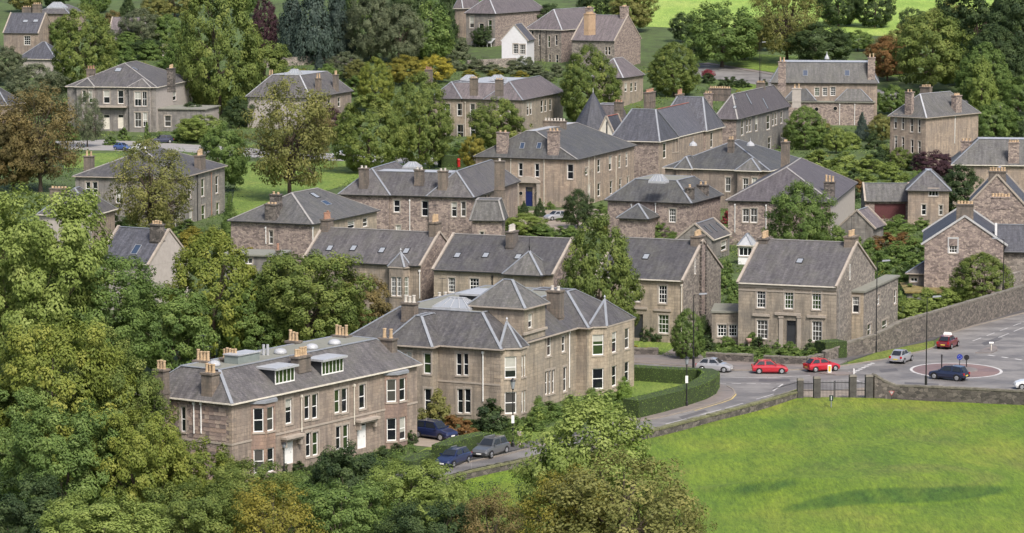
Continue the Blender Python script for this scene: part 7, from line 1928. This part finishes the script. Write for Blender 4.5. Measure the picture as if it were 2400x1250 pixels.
for h in HS:
    for b in h.blocks:
        FOOT.append([tuple((h.W @ Vector((x, y, 0))).xy) for x, y in ((b['x0'] - .4, b['y0'] - .4), (b['x1'] + .4, b['y0'] - .4), (b['x1'] + .4, b['y1'] + .4), (b['x0'] - .4, b['y1'] + .4))])
KEEP_OFF = []
for ob in list(COL.objects):
    if ob.get('kind') == 'structure' and ob.name.split('.')[0] in ('road', 'pavement', 'lawn', 'park_lawn', 'park_grass', 'path', 'driveway', 'verge', 'field') and len(ob.data.polygons) < 400:
        for pl in ob.data.polygons:
            if pl.normal.z > 0.5: KEEP_OFF.append([ob.data.vertices[v].co.xy[:] for v in pl.vertices])
BOXES = [(min(p[0] for p in q), max(p[0] for p in q), min(p[1] for p in q), max(p[1] for p in q), q) for q in FOOT + KEEP_OFF]
def blocked(x, y):
    return any(a <= x <= b and c <= y <= d and inside(q, x, y) for a, b, c, d, q in BOXES)
def cover(name, label, leaf, region, n, rmin, rmax, hmin, hmax, seed, each=34):
    rng = np.random.default_rng(seed); r2 = random.Random(seed)
    pts = []
    xs, ys = [p[0] for p in region], [p[1] for p in region]
    tries = 0
    while len(pts) < n and tries < n * 6:
        tries += 1
        px, py = r2.uniform(min(xs), max(xs)), r2.uniform(min(ys), max(ys))
        if not inside(region, px, py): continue
        g = ground(px, py)
        if blocked(g.x, g.y): continue
        pts.append((g.x, g.y, g.z))
    C = np.array(pts); k = len(C)
    sc = C[:, 1] / 400.0
    V, tn = leaves_at(C, rng.uniform(rmin, rmax, k), rng.uniform(hmin, hmax, k), each, 0.11 * sc ** 0.8, rng)
    o = link(name, leaf_mesh(name, V, tn)); o.material_slots[0].link = 'OBJECT'; o.material_slots[0].material = LV[leaf]
    o['kind'] = 'stuff'; o['label'] = label; o['category'] = 'ground cover'
FAR = [(-40, 130), (500, 110), (1100, 140), (1560, 160), (1650, 200), (2420, 230), (2420, 700), (2100, 720), (1740, 800), (1440, 790), (1400, 700), (1000, 740), (600, 800), (-40, 800)]
cover('ground_cover', 'mixed green planting that fills the gardens between the houses', 'green', FAR, 3400, 0.8, 2.6, 0.4, 1.6, 3)
cover('ground_cover', 'darker low planting scattered through the gardens between the houses', 'dark', FAR, 2000, 0.8, 2.4, 0.4, 1.6, 4)
cover('ground_cover', 'paler low planting scattered through the gardens between the houses', 'fresh', FAR, 1300, 0.6, 1.8, 0.3, 1.2, 5)
cover('ground_cover', 'yellowing low planting scattered through the gardens between the houses', 'gold', FAR, 300, 0.5, 1.4, 0.3, 0.9, 6)
cover('ground_cover', 'low planting in the gardens in front of the two nearest villas', 'green', [(560, 1120), (980, 1020), (1300, 960), (1430, 930), (1440, 990), (1240, 1030), (1000, 1085), (560, 1195)], 420, 0.3, 0.9, 0.2, 0.7, 7)
cover('ground_cover', 'border planting behind the low walls of the street front gardens', 'green', [(1440, 795), (1640, 800), (1930, 815), (1930, 842), (1800, 850), (1640, 842), (1440, 828)], 260, 0.3, 0.8, 0.2, 0.7, 8)
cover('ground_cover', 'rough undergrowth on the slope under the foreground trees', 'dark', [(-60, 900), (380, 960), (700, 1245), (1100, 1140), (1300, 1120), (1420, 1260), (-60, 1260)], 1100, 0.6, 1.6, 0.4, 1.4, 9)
